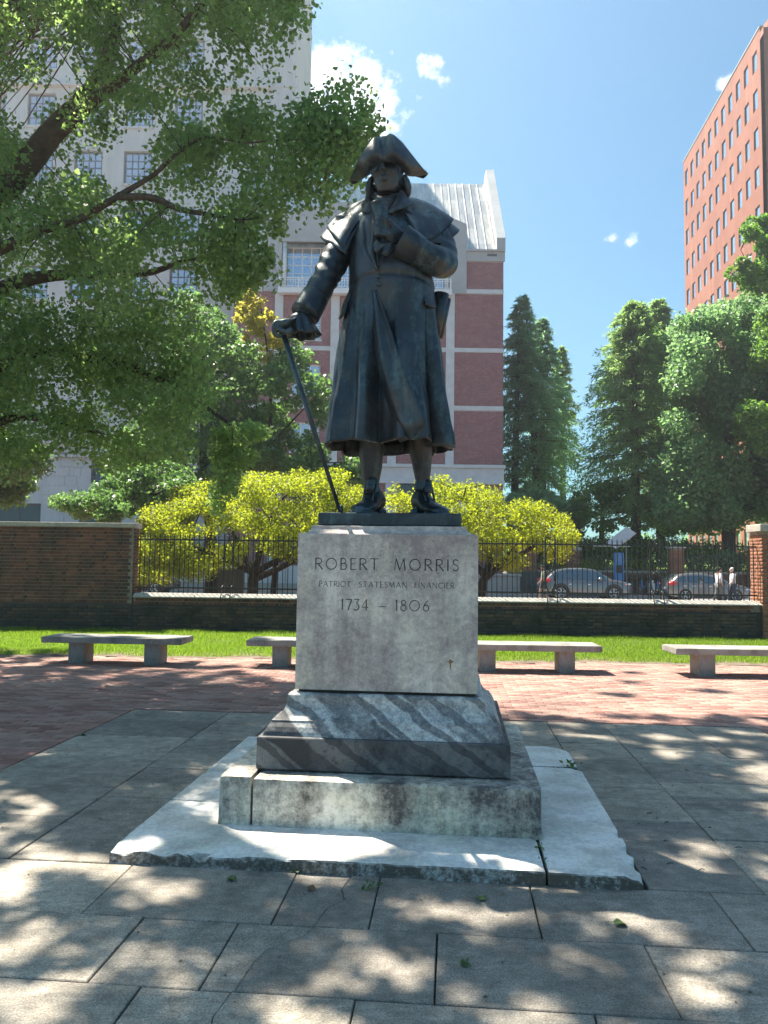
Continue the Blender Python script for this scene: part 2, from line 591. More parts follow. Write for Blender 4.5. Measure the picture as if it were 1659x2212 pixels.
def crack_split(u0, u1, v0, v1, cr):
    """one stone broken in two along the polyline cr (from v1 side to v0 side)"""
    g = G_
    L = [(u0 + g, v1 - g), (u0 + g, v0 + g)] + [(a - .0016, b) for a, b in reversed(cr)]
    Rr = [(u1 - g, v1 - g)] + [(a + .0016, b) for a, b in cr] + [(u1 - g, v0 + g)]
    flag_poly(L, -.002); flag_poly(Rr, .001)


front_rows = [(-1.418, -2.018, [-4.0, -3.05, -2.2, -1.305, -.40, .05, .83, 1.74, 2.6, 3.55, 4.4]),
              (-2.018, -2.58, [-4.0, -2.8, -1.9, -1.0, -.55, .36, 1.27, 2.15, 3.05, 4.4]),
              (-2.58, -3.15, [-4.0, -2.3, -1.45, -.78, .06, .95, 1.8, 2.7, 4.4]),
              (-3.15, -3.72, [-4.0, -2.6, -1.75, -.9, -.1, .75, 1.6, 2.5, 4.4])]
crk1 = [(-.10, -1.423), (-.13, -1.60), (-.10, -1.72), (-.17, -1.83), (-.20, -2.013)]
crk2 = [(-.20, -2.023), (-.22, -2.09), (-.28, -2.16), (-.36, -2.24), (-.39, -2.36), (-.41, -2.575)]
crk3 = [(-.42, -2.585), (-.44, -2.75), (-.41, -2.9), (-.46, -3.145)]
for v1, v0, us in front_rows:
    for a, b in zip(us[:-1], us[1:]):
        if (a, b) == (-.40, .05): crack_split(a, b, v0, v1, crk1)
        elif (a, b) == (-.55, .36): crack_split(a, b, v0, v1, crk2)
        elif (a, b) == (-.78, .06): crack_split(a, b, v0, v1, crk3)
        else: flag(a, b, v0, v1)
for us, vs in [((1.44, 2.02), [-1.418, -.69, -.32, .17, .43, .58, 1.28, 1.9, 2.29, 2.86]),
               ((2.02, 2.86), [-1.418, -.62, -.02, .28, .66, 1.22, 1.75, 2.35, 2.86]),
               ((2.86, 3.60), [-1.418, -.5, .12, .7, 1.5, 2.2, 2.86]),
               ((-2.02, -1.44), [-1.418, -.86, -.25, .11, .52, 1.0, 1.55, 2.25, 2.86]),
               ((-3.10, -2.02), [-1.418, -.72, -.05, .75, 1.6, 2.3, 2.86])]:
    for a, b in zip(vs[:-1], vs[1:]): flag(us[0], us[1], a, b)
for a, b in zip([-1.44, -.5, .4, .95, 1.44][:-1], [-1.44, -.5, .4, .95, 1.44][1:]):
    flag(a, b, 1.43, 2.1); flag(a + .0, b, 2.1, 2.86)

# ---- brick paving all round the flagstones
pave_bed = sheet('brick_pavement', -13, 13, 2.0, 13.75, -.030, M_SAND)
BW, BD, BH = .198, .094, .05
slots = []
v = -3.4
row = 0
while v < 8.2:
    u = -9.5 + (.1 if row % 2 else 0)
    while u < 9.5:
        a_, e_ = u, u + BW                  # bricks are cut where they meet the flagstones
        if v < 2.865:
            if a_ < -3.112 < e_: e_ = -3.112
            elif a_ < 3.612 < e_: a_ = 3.612
            elif -3.112 <= a_ < 3.612: e_ = a_
        if e_ - a_ > .03:
            p = pv((a_ + e_) / 2, v + .05)
            if p.y < 13.45 + .12 * math.sin(p.x * 2.1) + .08 * math.sin(p.x * 7) and in_view((p.x, p.y, 0), 520):
                slots.append((p.y, p.x, (a_ + e_) / 2, v + .05, (e_ - a_) / BW))
        u += .203
    v += .0985; row += 1
slots.sort()


def paver_mesh():
    b = bmesh.new()
    bmesh.ops.create_cube(b, size=1.0)
    for vv in b.verts: vv.co = Vector((vv.co.x * BW, vv.co.y * BD, vv.co.z * BH - BH / 2))
    edges = [e for e in b.edges if all(vv.co.z > -.001 for vv in e.verts)]
    bmesh.ops.bevel(b, geom=edges, offset=.004, segments=1, affect='EDGES')
    bmesh.ops.delete(b, geom=[f for f in b.faces if f.normal.z < -.9], context='FACES_ONLY')
    me = bpy.data.meshes.new('brick'); b.to_mesh(me); b.free(); me.materials.append(M_PAVER)
    return me


pm = paver_mesh()
seen_first = sorted(slots, key=lambda s: (not in_view((s[1], s[0], 0), -6) or (560 < project((s[1], s[0], 0))[0] < 1080 and s[0] < 12), s[0]))
pieces = seen_first[:300]
for (y_, x_, u, v, sc_) in pieces:
    o = link('brick', pm, pave_bed, pv(u, v, random.uniform(-.003, .003)), PV_YAW + random.uniform(-.006, .006)); o.scale.x = sc_
rest = seen_first[300:]
pmv = np.array([vv.co for vv in pm.vertices]); pmf = [tuple(p.vertices) for p in pm.polygons]
tri = []
for p in pmf:
    for k in range(1, len(p) - 1): tri.append((p[0], p[k], p[k + 1]))
tri = np.array(tri)
V = []; F = []
cy, sy = math.cos(PV_YAW), math.sin(PV_YAW)
for i, (y_, x_, u, v, sc_) in enumerate(rest):
    q = pmv.copy(); q[:, 0] *= sc_; q[:, 2] += random.uniform(-.004, .003)
    w = np.stack([q[:, 0] * cy - q[:, 1] * sy + x_, q[:, 0] * sy + q[:, 1] * cy + y_, q[:, 2]], 1)
    V.append(w); F.append(tri + i * len(pmv))
link('bricks', np_mesh('bricks', np.concatenate(V), np.concatenate(F), M_PAVER), pave_bed)['kind'] = 'stuff'

# dirt washed over the edge between bricks and lawn
def soil_strip():
    b = MB(); n = 60; v = []; f = []
    for i in range(n + 1):
        x = -9 + 18 * i / n
        y0 = 13.42 + .10 * math.sin(x * 2.1) + .07 * math.sin(x * 5.3 + 1) - .03 * x * .2
        v += [(x, y0, -.004), (x, y0 + .12, .012), (x, 14.1, .02)]
    for i in range(n):
        for k in range(2): f.append((3 * i + k, 3 * i + 3 + k, 3 * i + 4 + k, 3 * i + 1 + k))
    return tag(b.add(v, f).build('soil_strip', M_SOIL, smooth=True), kind='structure')


soil_strip()
sheet('lawn', -14, 14, 13.75, 19.0, .004, M_TURF)


def grass_field():
    n = 170000
    y = 13.45 + (18.6 - 13.45) * RNG.random(n) ** 1.15
    x = (RNG.random(n) - .5) * 2 * (.54 * y + .5)
    edge = 13.50 + .10 * np.sin(x * 2.1) + .07 * np.sin(x * 5.3 + 1)
    pat = np.sin(x * 1.7 + 1.3 * np.sin(y * 2.1)) * np.sin(y * 3.3 + x * .6) + .6 * np.sin(x * 4.1 + y * 5.2)
    keep = (y > edge + .10 * RNG.random(n) + .22 * (RNG.random(n) < .4) * RNG.random(n)) & (RNG.random(n) < np.clip(1.05 - .55 * np.clip(pat - .35, 0, 1), .3, 1))
    x, y = x[keep], y[keep]; n = len(x)
    h = (.035 + .045 * RNG.random(n)) * (1 + .35 * np.sin(x * 3.1) * np.sin(y * 2.3))
    w = .004 + .004 * RNG.random(n)
    a = RNG.random(n) * 6.283; l = RNG.random(n) * .7 * h; la = RNG.random(n) * 6.283
    ca, sa = np.cos(a) * w, np.sin(a) * w
    z0 = np.zeros(n) + .002
    mx, my = np.cos(la) * l, np.sin(la) * l
    V = np.stack([np.stack([x - ca, y - sa, z0], 1), np.stack([x + ca, y + sa, z0], 1),
                  np.stack([x + mx, y + my, h], 1)], 1).reshape(-1, 3)
    F = np.arange(3 * n).reshape(-1, 3)
    t = m_leaf('grass_blade', [(.10, .19, .018), (.13, .23, .02), (.16, .25, .03), (.17, .25, .04), (.27, .25, .09)], (.30, .48, .04), .5, .55)
    o = link('grass', np_mesh('grass', V, F, t))
    return tag(o, kind='stuff', label='short bright green grass between the benches and the brick wall', cat='grass')


grass_field()

# ---- beyond the wall: pavements, street, park
sheet('near_sidewalk', -60, 60, 19.05, 36.8, -.004, M_FARWALK)
tag(MB().box(-60, 60, 36.8, 37.0, -.06, .0).build('kerb', M_CONC), kind='structure')
sheet('street', -60, 60, 37.0, 44.0, -.06 + .004, m_plain('street_asphalt', (.19, .18, .185), .9, var=.15, scale=10, kind='World'))
tag(MB().box(-60, 60, 44.0, 44.2, -.06, .06).build('kerb', M_CONC), kind='structure')
sheet('far_sidewalk', -60, 60, 44.2, 48.6, .055, M_FARWALK)
M_FARGRASS = m_plain('far_lawn', (.12, .20, .03), .95, var=.3, scale=8, kind='World')


def park_bank():
    b = MB(); v = []; f = []
    ys = [48.9, 52, 56, 60, 66, 75, 90, 190]; zs = [1.0, 1.05, 1.3, 1.8, 2.2, 2.4, 2.5, 2.5]
    for y, z in zip(ys, zs): v += [(8.9, y, z), (140, y, z)]
    for i in range(len(ys) - 1): f.append((2 * i, 2 * i + 1, 2 * i + 3, 2 * i + 2))
    return tag(b.add(v, f).build('park_lawn', M_FARGRASS, smooth=True), kind='structure')


park_bank()

# ================================================================ pedestal
M_MARB = m_marble_stained('marble_die', (.80, .71, .61), (.33, .265, .25), .53)
M_MARB2 = m_marble_stained('marble_step', (.80, .76, .65), (.10, .09, .085), .59, scale=.75)
M_MARB3 = m_marble_stained('marble_veined', (.78, .77, .72), (.12, .12, .125), .5, veins=True)
M_MARB4 = m_marble_stained('marble_sooty', (.60, .60, .58), (.10, .10, .105), .55, veins=True, soot=.95)
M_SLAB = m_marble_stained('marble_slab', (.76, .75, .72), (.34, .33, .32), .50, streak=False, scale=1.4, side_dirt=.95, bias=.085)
M_LETTER = m_plain('engraved_dirt', (.10, .10, .10), .9, var=.4, scale=30)
M_SEAM = M_JOINT

ped = thing('pedestal', 'weathered white marble pedestal with engraved name standing on stepped slabs', 'pedestal', PED_C, PED_YAW)


def chip_box(name, x0, x1, y0, y1, z0, z1, mat, chips=(), seed=0, cut=None, bevel=.006):
    """a dressed block, finely divided so that its arrises can be worn"""
    b = bmesh.new()
    nx, ny = max(2, int((x1 - x0) / .035)), max(2, int((y1 - y0) / .035))
    nx, ny = min(nx, 90), min(ny, 90)
    top = [[b.verts.new((x0 + (x1 - x0) * i / nx, y0 + (y1 - y0) * j / ny, z1)) for i in range(nx + 1)] for j in range(ny + 1)]
    for j in range(ny):
        for i in range(nx): b.faces.new((top[j][i], top[j][i + 1], top[j + 1][i + 1], top[j + 1][i]))
    loop = [top[0][i] for i in range(nx + 1)] + [top[j][nx] for j in range(1, ny + 1)] + [top[ny][i] for i in range(nx - 1, -1, -1)] + [top[j][0] for j in range(ny - 1, 0, -1)]
    prev = loop
    for fz in (.12, .55, 1.0):
        cur = [b.verts.new((v.co.x, v.co.y, z1 + (z0 - z1) * fz)) for v in loop]
        n = len(loop)
        for i in range(n): b.faces.new((prev[i], prev[(i + 1) % n], cur[(i + 1) % n], cur[i]))
        prev = cur
    e = .010
    for v in b.verts:
        p = v.co
        ed = min(p.x - x0, x1 - p.x, p.y - y0, y1 - p.y)
        w = mnoise.noise(Vector((p.x * 7 + seed, p.y * 7, p.z * 9)))
        w2 = mnoise.noise(Vector((p.x * 22 + seed, p.y * 22, 3)))
        if ed < 1e-4 and p.z > z1 - 1e-4:
            p.z -= .004 + .004 * max(0, w + w2)
            s = .003 + .005 * max(0, w2)
            if abs(p.x - x0) < 1e-4: p.x += s
            if abs(p.x - x1) < 1e-4: p.x -= s
            if abs(p.y - y0) < 1e-4: p.y += s
            if abs(p.y - y1) < 1e-4: p.y -= s
        elif p.z > z1 - 1e-4: p.z += .0015 * w
        for (cx, cy, rr, dz) in chips:
            d = math.hypot(p.x - cx, p.y - cy)
            if d < rr and p.z > z0 + .005:
                k = (1 - (d / rr) ** 2)
                p.z -= dz * k * (.6 + .5 * abs(w2)) if p.z > z1 - .03 else dz * .3 * k
                if abs(p.y - y0) < .03: p.y += .016 * k
                if abs(p.x - x1) < .03: p.x -= .012 * k
    if cut:                    # rounded rear corner
        cx, cy, rr = cut
        for v in b.verts:
            dx, dy = v.co.x - cx, v.co.y - cy
            if dx > 0 and dy > 0:
                d = max(dx, dy); l = math.hypot(dx, dy)
                if l > 1e-6: v.co.x, v.co.y = cx + dx * d / l, cy + dy * d / l
    bmesh.ops.recalc_face_normals(b, faces=b.faces)
    me = bpy.data.meshes.new(name); b.to_mesh(me); b.free(); me.materials.append(mat)
    return link(name, me, ped)


# ground slabs
chip_box('slab', -1.433, .925, -1.433, -.52, -.04, .075, M_SLAB, [(-1.38, -1.44, .10, .035), (-1.14, -1.45, .075, .045), (-.93, -1.45, .06, .05), (-.80, -1.45, .14, .03), (-.45, -1.46, .10, .015), (.2, -1.46, .12, .012)], 1)
chip_box('slab', .938, 1.433, -1.433, .70, -.04, .073, M_SLAB, [(1.45, -1.25, .10, .05), (1.45, -1.05, .08, .05), (1.45, -1.43, .12, .05), (1.45, -.8, .06, .03), (1.44, .70, .08, .03)], 2)
chip_box('slab', .938, 1.415, .71, 1.40, -.04, .078, M_SLAB, [], 3, cut=(1.19, 1.17, .22))
chip_box('slab', -1.433, -.6, -.512, 1.40, -.04, .074, M_SLAB, [(-1.44, .2, .06, .02)], 4)
chip_box('slab', -.592, .93, .6, 1.40, -.04, .074, M_SLAB, [], 5)
# step blocks
chip_box('step_block', -.758, .960, -.963, .45, .070, .355, M_MARB2, [(.3, -.97, .05, .012), (.95, -.96, .05, .02)], 6)
chip_box('step_block', -.972, -.775, -.955, .62, .070, .362, M_MARB2, [(-.97, -.96, .04, .015)], 7)
chip_box('step_block', -.765, .965, .458, .963, .070, .352, M_MARB2, [], 8)

# moulded base: plinth course, cyma, ledge
def ring_profile(prof, name, mat, bev=0):
    b = MB(); rings = []
    for w, z in prof:
        r = []
        n = 14
        for s in range(4):
            for k in range(n):
                t = -1 + 2 * k / n
                x, y = ((t, -1), (1, t), (-t, 1), (-1, -t))[s]
                q = Vector((x * w, y * w, z))
                wob = .0022 * mnoise.noise(Vector((q.x * 9, q.y * 9, q.z * 12)))
                r.append(q * 1 + Vector((x * wob, y * wob, wob)))
        rings.append(r)
    return b.loft(rings).build(name, mat, ped)


ring_profile([(.784, .364), (.788, .372), (.788, .555), (.784, .562), (.770, .565)], 'plinth_course', M_MARB4)
cy_ = [(.760, .566), (.752, .590), (.738, .618), (.722, .640), (.716, .648), (.716, .656), (.700, .657)]
for i in range(13):
    a = i / 12
    w = .697 - (.697 - .632) * (1 - (1 - a) ** 2.6)
    cy_.append((w, .660 + .140 * a))
cy_ += [(.630, .803), (.622, .812), (.60, .815)]
ring_profile(cy_, 'base_moulding', M_MARB3)
MB().box(-.57, .57, -.57, .57, .815, .833).build('mortar_bed', M_SEAM, ped)
capp = [(.592, 1.846)]
for i in range(9):
    a = i / 8 * math.pi / 2
    capp.append((.588 - .074 * math.sin(a), 1.848 + .052 * (1 - math.cos(a)) + .004))
capp += [(.508, 1.908), (.40, 1.909)]
ring_profile(capp, 'cap_moulding', M_MARB)

# ---- die with cut lettering
GL = {}


def arc(cx, cy, rx, ry, a0, a1, n=9):
    return [(cx + rx * math.cos(R(a0 + (a1 - a0) * i / n)), cy + ry * math.sin(R(a0 + (a1 - a0) * i / n))) for i in range(n + 1)]


TK, TN = .105, .058
GL['R'] = (.66, [([(.08, 0), (.08, 1)], TK), ([(.08, .97)] + arc(.32, .735, .25, .235, 90, -90) + [(.08, .5)], .08), ([(.26, .5), (.68, .0)], TK)])
GL['O'] = (.98, [(arc(.49, .5, .44, .47, 0, 360, 26), .085)])
GL['B'] = (.58, [([(.08, 0), (.08, 1)], TK), ([(.08, .97)] + arc(.28, .76, .20, .21, 90, -90) + [(.08, .55)], .08), ([(.08, .55)] + arc(.30, .29, .25, .26, 90, -90) + [(.08, .03)], .08)])
GL['E'] = (.52, [([(.08, 0), (.08, 1)], TK), ([(.08, .965), (.50, .965)], .07), ([(.08, .52), (.44, .52)], TN), ([(.08, .035), (.52, .035)], .07)])
GL['F'] = (.50, [([(.08, 0), (.08, 1)], TK), ([(.08, .965), (.50, .965)], .07), ([(.08, .52), (.44, .52)], TN)])
GL['T'] = (.72, [([(.36, 0), (.36, 1)], TK), ([(0, .965), (.72, .965)], .07)])
GL['M'] = (1.02, [([(.06, 0), (.20, 1)], TN), ([(.20, 1), (.51, .02)], TK), ([(.51, .02), (.84, 1)], TN), ([(.84, 1), (.97, 0)], TK)])
GL['I'] = (.16, [([(.08, 0), (.08, 1)], TK)])
GL['S'] = (.52, [([(.48, .88)] + arc(.27, .755, .20, .215, 50, 260, 10) + arc(.27, .27, .22, .24, 85, -140, 12) + [(.04, .10)], .085)])
GL['P'] = (.56, [([(.08, 0), (.08, 1)], TK), ([(.08, .97)] + arc(.30, .735, .23, .235, 90, -90) + [(.08, .5)], .08)])
GL['A'] = (.82, [([(.03, 0), (.41, 1)], TN), ([(.41, 1), (.80, 0)], TK), ([(.17, .34), (.66, .34)], TN)])
GL['N'] = (.82, [([(.08, 0), (.08, 1)], TN), ([(.08, 1), (.74, 0)], TK), ([(.74, 0), (.74, 1)], TN)])
GL['C'] = (.82, [(arc(.48, .5, .43, .47, 48, 312, 18), .09)])
GL['1'] = (.26, [([(.16, 0), (.16, 1)], TK), ([(.02, .84), (.16, .98)], TN)])
GL['7'] = (.56, [([(.02, .965), (.55, .965)], .08), ([(.55, .965), (.22, 0)], TK)])
GL['3'] = (.52, [([(.05, .965), (.46, .965), (.22, .60)], .075), (arc(.22, .29, .25, .29, 88, -150, 12), .09)])
GL['4'] = (.62, [([(.44, 0), (.44, 1)], TK), ([(.44, .98), (.02, .28)], TN), ([(.02, .28), (.62, .28)], .07)])
GL['8'] = (.54, [(arc(.27, .75, .19, .22, 0, 360, 16), .08), (arc(.27, .27, .24, .25, 0, 360, 18), .085)])
GL['0'] = GL['O']
GL['6'] = (.58, [([(.50, .98), (.34, .86), (.16, .60), (.06, .33)], .08), (arc(.30, .29, .24, .27, 0, 360, 18), .085)])
GL['-'] = (.75, [([(0, .5), (.75, .5)], .085)])
GL['.'] = (.16, [([(.03, .5), (.13, .5)], .10)])


def stroke_polys(pts, th):
    """a stroke as one outline (or an annulus if closed) -> list of quads"""
    pts = [Vector((p[0], p[1], 0)) for p in pts]
    closed = (pts[0] - pts[-1]).length < 1e-4 and len(pts) > 4
    if closed: pts = pts[:-1]
    n = len(pts); L = []; Rr = []
    for i, p in enumerate(pts):
        a = pts[i - 1] if (closed or i > 0) else p
        b = pts[(i + 1) % n] if (closed or i < n - 1) else p
        t = (b - a).normalized(); nn = Vector((-t.y, t.x, 0))
        k = 1.0
        if (closed or 0 < i < n - 1):
            t1 = (p - a).normalized(); k = 1 / max(.5, abs(t1.dot(t)))
        L.append(p + nn * th / 2 * k); Rr.append(p - nn * th / 2 * k)
    return L, Rr, closed


def text_line(s, x0, x1, zb, h, spaces):
    """lay out letters between x0 and x1 -> list of (char, x, scale)"""
    tot = 0
    for i, c in enumerate(s):
        tot += spaces if c == ' ' else GL[c][0] * h
    nl = sum(1 for c in s if c != ' ')
    gap = (x1 - x0 - tot) / max(1, len(s) - 1)
    out = []; x = x0
    for c in s:
        if c == ' ': x += spaces + gap
        else:
            out.append((c, x, zb, h)); x += GL[c][0] * h + gap
    return out


LET = text_line('ROBERT', -.476, -.055, 1.614, .077, 0) + text_line('MORRIS', .045, .466, 1.614, .077, 0)
LET += text_line('PATRIOT', -.446, -.235, 1.502, .037, 0) + text_line('.', -.214, -.208, 1.502, .037, 0)
LET += text_line('STATESMAN', -.183, .132, 1.502, .037, 0) + text_line('.', .150, .156, 1.502, .037, 0) + text_line('FINANCIER', .182, .440, 1.502, .037, 0)
LET += text_line('1734', -.300, -.118, 1.352, .072, 0) + text_line('-', -.050, -.004, 1.348, .06, 0) + text_line('1806', .056, .278, 1.352, .072, 0)
DW = .592
die_b = MB().box(-DW, DW, -DW, DW, .8335, 1.846)
die = die_b.build('die', M_MARB, ped)
DEP = .007
cut_o = bmesh.new()
for (c, x, zb, h) in LET:
    for pts, th in GL[c][1]:
        L, Rr, closed = stroke_polys(pts, th * (1.3 if h < .05 else 1.08))
        vs = []
        n = len(L)
        f0 = [cut_o.verts.new((x + p.x * h, -DW - .01, zb + p.y * h)) for p in L]; f1 = [cut_o.verts.new((x + p.x * h, -DW - .01, zb + p.y * h)) for p in Rr]
        b0 = [cut_o.verts.new((x + p.x * h, -DW + DEP, zb + p.y * h)) for p in L]; b1 = [cut_o.verts.new((x + p.x * h, -DW + DEP, zb + p.y * h)) for p in Rr]
        rng = range(n if closed else n - 1)
        for i in rng:
            j = (i + 1) % n
            cut_o.faces.new((f0[i], f0[j], f1[j], f1[i])); cut_o.faces.new((b0[j], b0[i], b1[i], b1[j]))
            cut_o.faces.new((f0[j], f0[i], b0[i], b0[j])); cut_o.faces.new((f1[i], f1[j], b1[j], b1[i]))
        if not closed:
            cut_o.faces.new((f0[0], f1[0], b1[0], b0[0])); cut_o.faces.new((f1[-1], f0[-1], b0[-1], b1[-1]))
bmesh.ops.recalc_face_normals(cut_o, faces=cut_o.faces)
cm = bpy.data.meshes.new('cutter'); cut_o.to_mesh(cm); cut_o.free()
co_ = link('cutter', cm, ped)
bo = die.modifiers.new('cut', 'BOOLEAN'); bo.operation = 'DIFFERENCE'; bo.object = co_; bo.solver = 'EXACT'; bo.use_self = True
apply_mods(die)
bpy.data.objects.remove(co_); bpy.data.meshes.remove(cm)
for (c, x, zb, h) in LET:
    b = MB(); k = 0
    for pts, th in GL[c][1]:
        L, Rr, closed = stroke_polys(pts, th * (1.3 if h < .05 else 1.08)); n = len(L)
        y = -DW + DEP - .0012 - .0003 * k; k += 1
        v = [(p.x * h, y, p.y * h) for p in L] + [(p.x * h, y, p.y * h) for p in Rr]
        f = []
        for i in range(n if closed else n - 1):
            j = (i + 1) % n
            f.append((i, n + i, n + j, j))
        b.add(v, f)
    b.build('letter' if c.isalpha() else ('numeral' if c.isdigit() else 'dash'), M_LETTER, die, loc=(x, 0, zb), fixn=False)

# rust stain cramp on the die
rs = MB()
star = []
for i in range(16):
    a = 2 * math.pi * i / 16; r_ = (.026, .009, .013, .008)[i % 4] * (1 + .3 * math.sin(i * 2.7))
    star.append((.418 + r_ * 1.2 * math.cos(a), 1.035 + r_ * math.sin(a)))
rs.prism(star, -DW - .0022, -DW + .001, ax='y')
rs.prism([(.412, 1.03), (.424, 1.03), (.420, .985), (.416, .98)], -DW - .0016, -DW + .001, ax='y')
rs.build('rusty_stain', m_plain('rust', (.26, .15, .07), .9), ped)

# ================================================================ buildings
M_LIME = NT('limestone')
def _lime():
    t = M_LIME; c = t.co('World')
    n = t.noise(.35, 5, .6, c); n2 = t.noise(7, 5, .65, c); st = t.noise(1.2, 4, .6, t.co('World', (1.2, 1.2, .12)))
    base = t.ramp(n, [(.3, (.56, .56, .57)), (.7, (.66, .655, .645))])
    base = t.mix(.4, base, t.ramp(n2, [(.3, .85), (.7, 1.12)]), 'MULTIPLY')
    base = t.mix(.5, base, t.ramp(st, [(.35, .82), (.65, 1.05)]), 'MULTIPLY')
    return t.set(base, .8, bump=n2, bump_d=.01, bump_s=.3, spec=.3)
M_LIME = _lime()
M_TRIM = m_plain('precast_trim', (.60, .62, .64), .75, var=.10, scale=2.0, kind='World')
M_GREYC = m_plain('grey_precast', (.40, .42, .44), .8, var=.10, scale=.7, kind='World')
M_WHITE = m_plain('white_paint', (.78, .79, .80), .5, var=.05, kind='World')
M_DARKFR = m_plain('dark_window_frame', (.085, .09, .11), .5, var=.1, kind='World')
M_GLASS = m_plain('window_glass', (.45, .55, .66), .06, metal=.75, var=.08, scale=.5, bump=.02, kind='World')
M_DKGLASS = m_plain('dark_window_glass', (.05, .065, .08), .08, metal=.25, var=.1, bump=0, kind='World')
M_GLASS2 = m_plain('pale_window_glass', (.55, .60, .68), .12, metal=.55, var=.10, scale=.6, bump=.02, kind='World')
M_BBRICK = m_brick('building_brick', [(.27, .095, .105), (.31, .115, .125), (.34, .14, .15), (.28, .10, .135), (.38, .17, .175)], (.20, .08, .10), .5)
M_MORT = m_plain('pale_mortar', (.52, .47, .46), .9, var=.15, kind='World')
M_REDB = None
def _redb():
    t = NT('red_precast'); c = t.co('World')
    n = t.noise(.35, 6, .65, c); n2 = t.noise(5, 5, .7, c); st = t.noise(1.0, 5, .6, t.co('World', (1.5, 1.5, .10)))
    base = t.ramp(n, [(.3, (.26, .105, .078)), (.7, (.34, .145, .105))])
    base = t.mix(.45, base, t.ramp(n2, [(.3, .82), (.7, 1.15)]), 'MULTIPLY')
    base = t.mix(t.ramp(st, [(.56, 0), (.72, .5)]), base, (.50, .25, .16))
    return t.set(base, .8, bump=n2, bump_d=.01, bump_s=.3, spec=.25)
M_REDB = _redb()


def wall_openings(b, x0, x1, z0, z1, y, ops, depth, ydir=1):
    """front wall at y with rectangular openings (ax, bx, az, bz), reveals running back by depth"""
    xs = sorted({x0, x1, *[o[0] for o in ops], *[o[1] for o in ops]}); zs = sorted({z0, z1, *[o[2] for o in ops], *[o[3] for o in ops]})
    xs = [x for x in xs if x0 <= x <= x1]; zs = [z for z in zs if z0 <= z <= z1]
    for i in range(len(xs) - 1):
        for j in range(len(zs) - 1):
            cx, cz = (xs[i] + xs[i + 1]) / 2, (zs[j] + zs[j + 1]) / 2
            if any(o[0] < cx < o[1] and o[2] < cz < o[3] for o in ops): continue
            b.add([(xs[i], y, zs[j]), (xs[i + 1], y, zs[j]), (xs[i + 1], y, zs[j + 1]), (xs[i], y, zs[j + 1])], [(0, 1, 2, 3)])
    for (ax, bx, az, bz) in ops:
        d = y + depth * ydir
        b.add([(ax, y, az), (ax, y, bz), (ax, d, bz), (ax, d, az)], [(0, 1, 2, 3)])
        b.add([(bx, y, bz), (bx, y, az), (bx, d, az), (bx, d, bz)], [(0, 1, 2, 3)])
        b.add([(ax, y, bz), (bx, y, bz), (bx, d, bz), (ax, d, bz)], [(0, 1, 2, 3)])
        b.add([(bx, y, az), (ax, y, az), (ax, d, az), (bx, d, az)], [(0, 1, 2, 3)])
    return b


def window(parent, x0, x1, z0, z1, y, nx, nz, fr, gl, off, name='window', bar=.06, th=.10, panes=True):
    """frame and glazing bars (one part), each pane a sub-part"""
    b = MB()
    b.box(x0, x0 + th, y, y + .12, z0, z1); b.box(x1 - th, x1, y, y + .12, z0, z1)
    b.box(x0 + th, x1 - th, y + .001, y + .119, z0, z0 + th); b.box(x0 + th, x1 - th, y + .001, y + .119, z1 - th, z1)
    X0, X1, Z0, Z1 = x0 + th, x1 - th, z0 + th, z1 - th
    for i in range(1, nx):
        x = X0 + (X1 - X0) * i / nx
        b.box(x - bar / 2, x + bar / 2, y + .02, y + .09, Z0, Z1)
    for j in range(1, nz):
        z = Z0 + (Z1 - Z0) * j / nz
        b.box(X0, X1, y + .025, y + .085, z - bar / 2, z + bar / 2)
    w = b.build(name, fr, parent, off=off, fixn=False)
    if panes:
        pw, pz = (X1 - X0) / nx, (Z1 - Z0) / nz
        me = MB().box(-pw / 2, pw / 2, 0, .012, -pz / 2, pz / 2).mesh('pane', gl)
        for i in range(nx):
            for j in range(nz):
                o = link('pane', me, w, Vector((X0 + pw * (i + .5), y + .05, Z0 + pz * (j + .5))) - Vector(off))
                o.rotation_euler = (random.uniform(-.006, .006), 0, random.uniform(-.006, .006))
    return w


def brick_field(V, F, x0, x1, z0, z1, y, L=.203, H=.0675, g=.011, proud=.008, skip=(), axis='x', half=True):
    """a bonded field of single bricks, front faces and edges, appended to V, F (8 verts, 5 quads each)"""
    r = 0; z = z0
    while z + H <= z1 + 1e-3:
        x = x0 - (L / 2 if r % 2 else 0)
        while x < x1 - .02:
            a, c = max(x, x0), min(x + L, x1)
            if c - a > .03 and not any(s[0] < (a + c) / 2 < s[1] and s[2] < z + H / 2 < s[3] for s in skip):
                p = proud + random.uniform(-.003, .003)
                o = len(V) * 8
                if axis == 'x': q = [(a, y, z), (c, y, z), (c, y, z + H), (a, y, z + H)]; q2 = [(u + (.004 if i in (0, 3) else -.004), y - p, w + (.003 if i < 2 else -.003)) for i, (u, _, w) in enumerate(q)]
                else: q = [(y, a, z), (y, c, z), (y, c, z + H), (y, a, z + H)]; q2 = [(y - p, v + (.004 if i in (0, 3) else -.004), w + (.003 if i < 2 else -.003)) for i, (_, v, w) in enumerate(q)]
                V.append(np.array(q + q2))
                F.append(np.array([(4, 5, 6, 7), (0, 1, 5, 4), (1, 2, 6, 5), (2, 3, 7, 6), (3, 0, 4, 7)]) + o)
            x += L + g
        z += H + g; r += 1


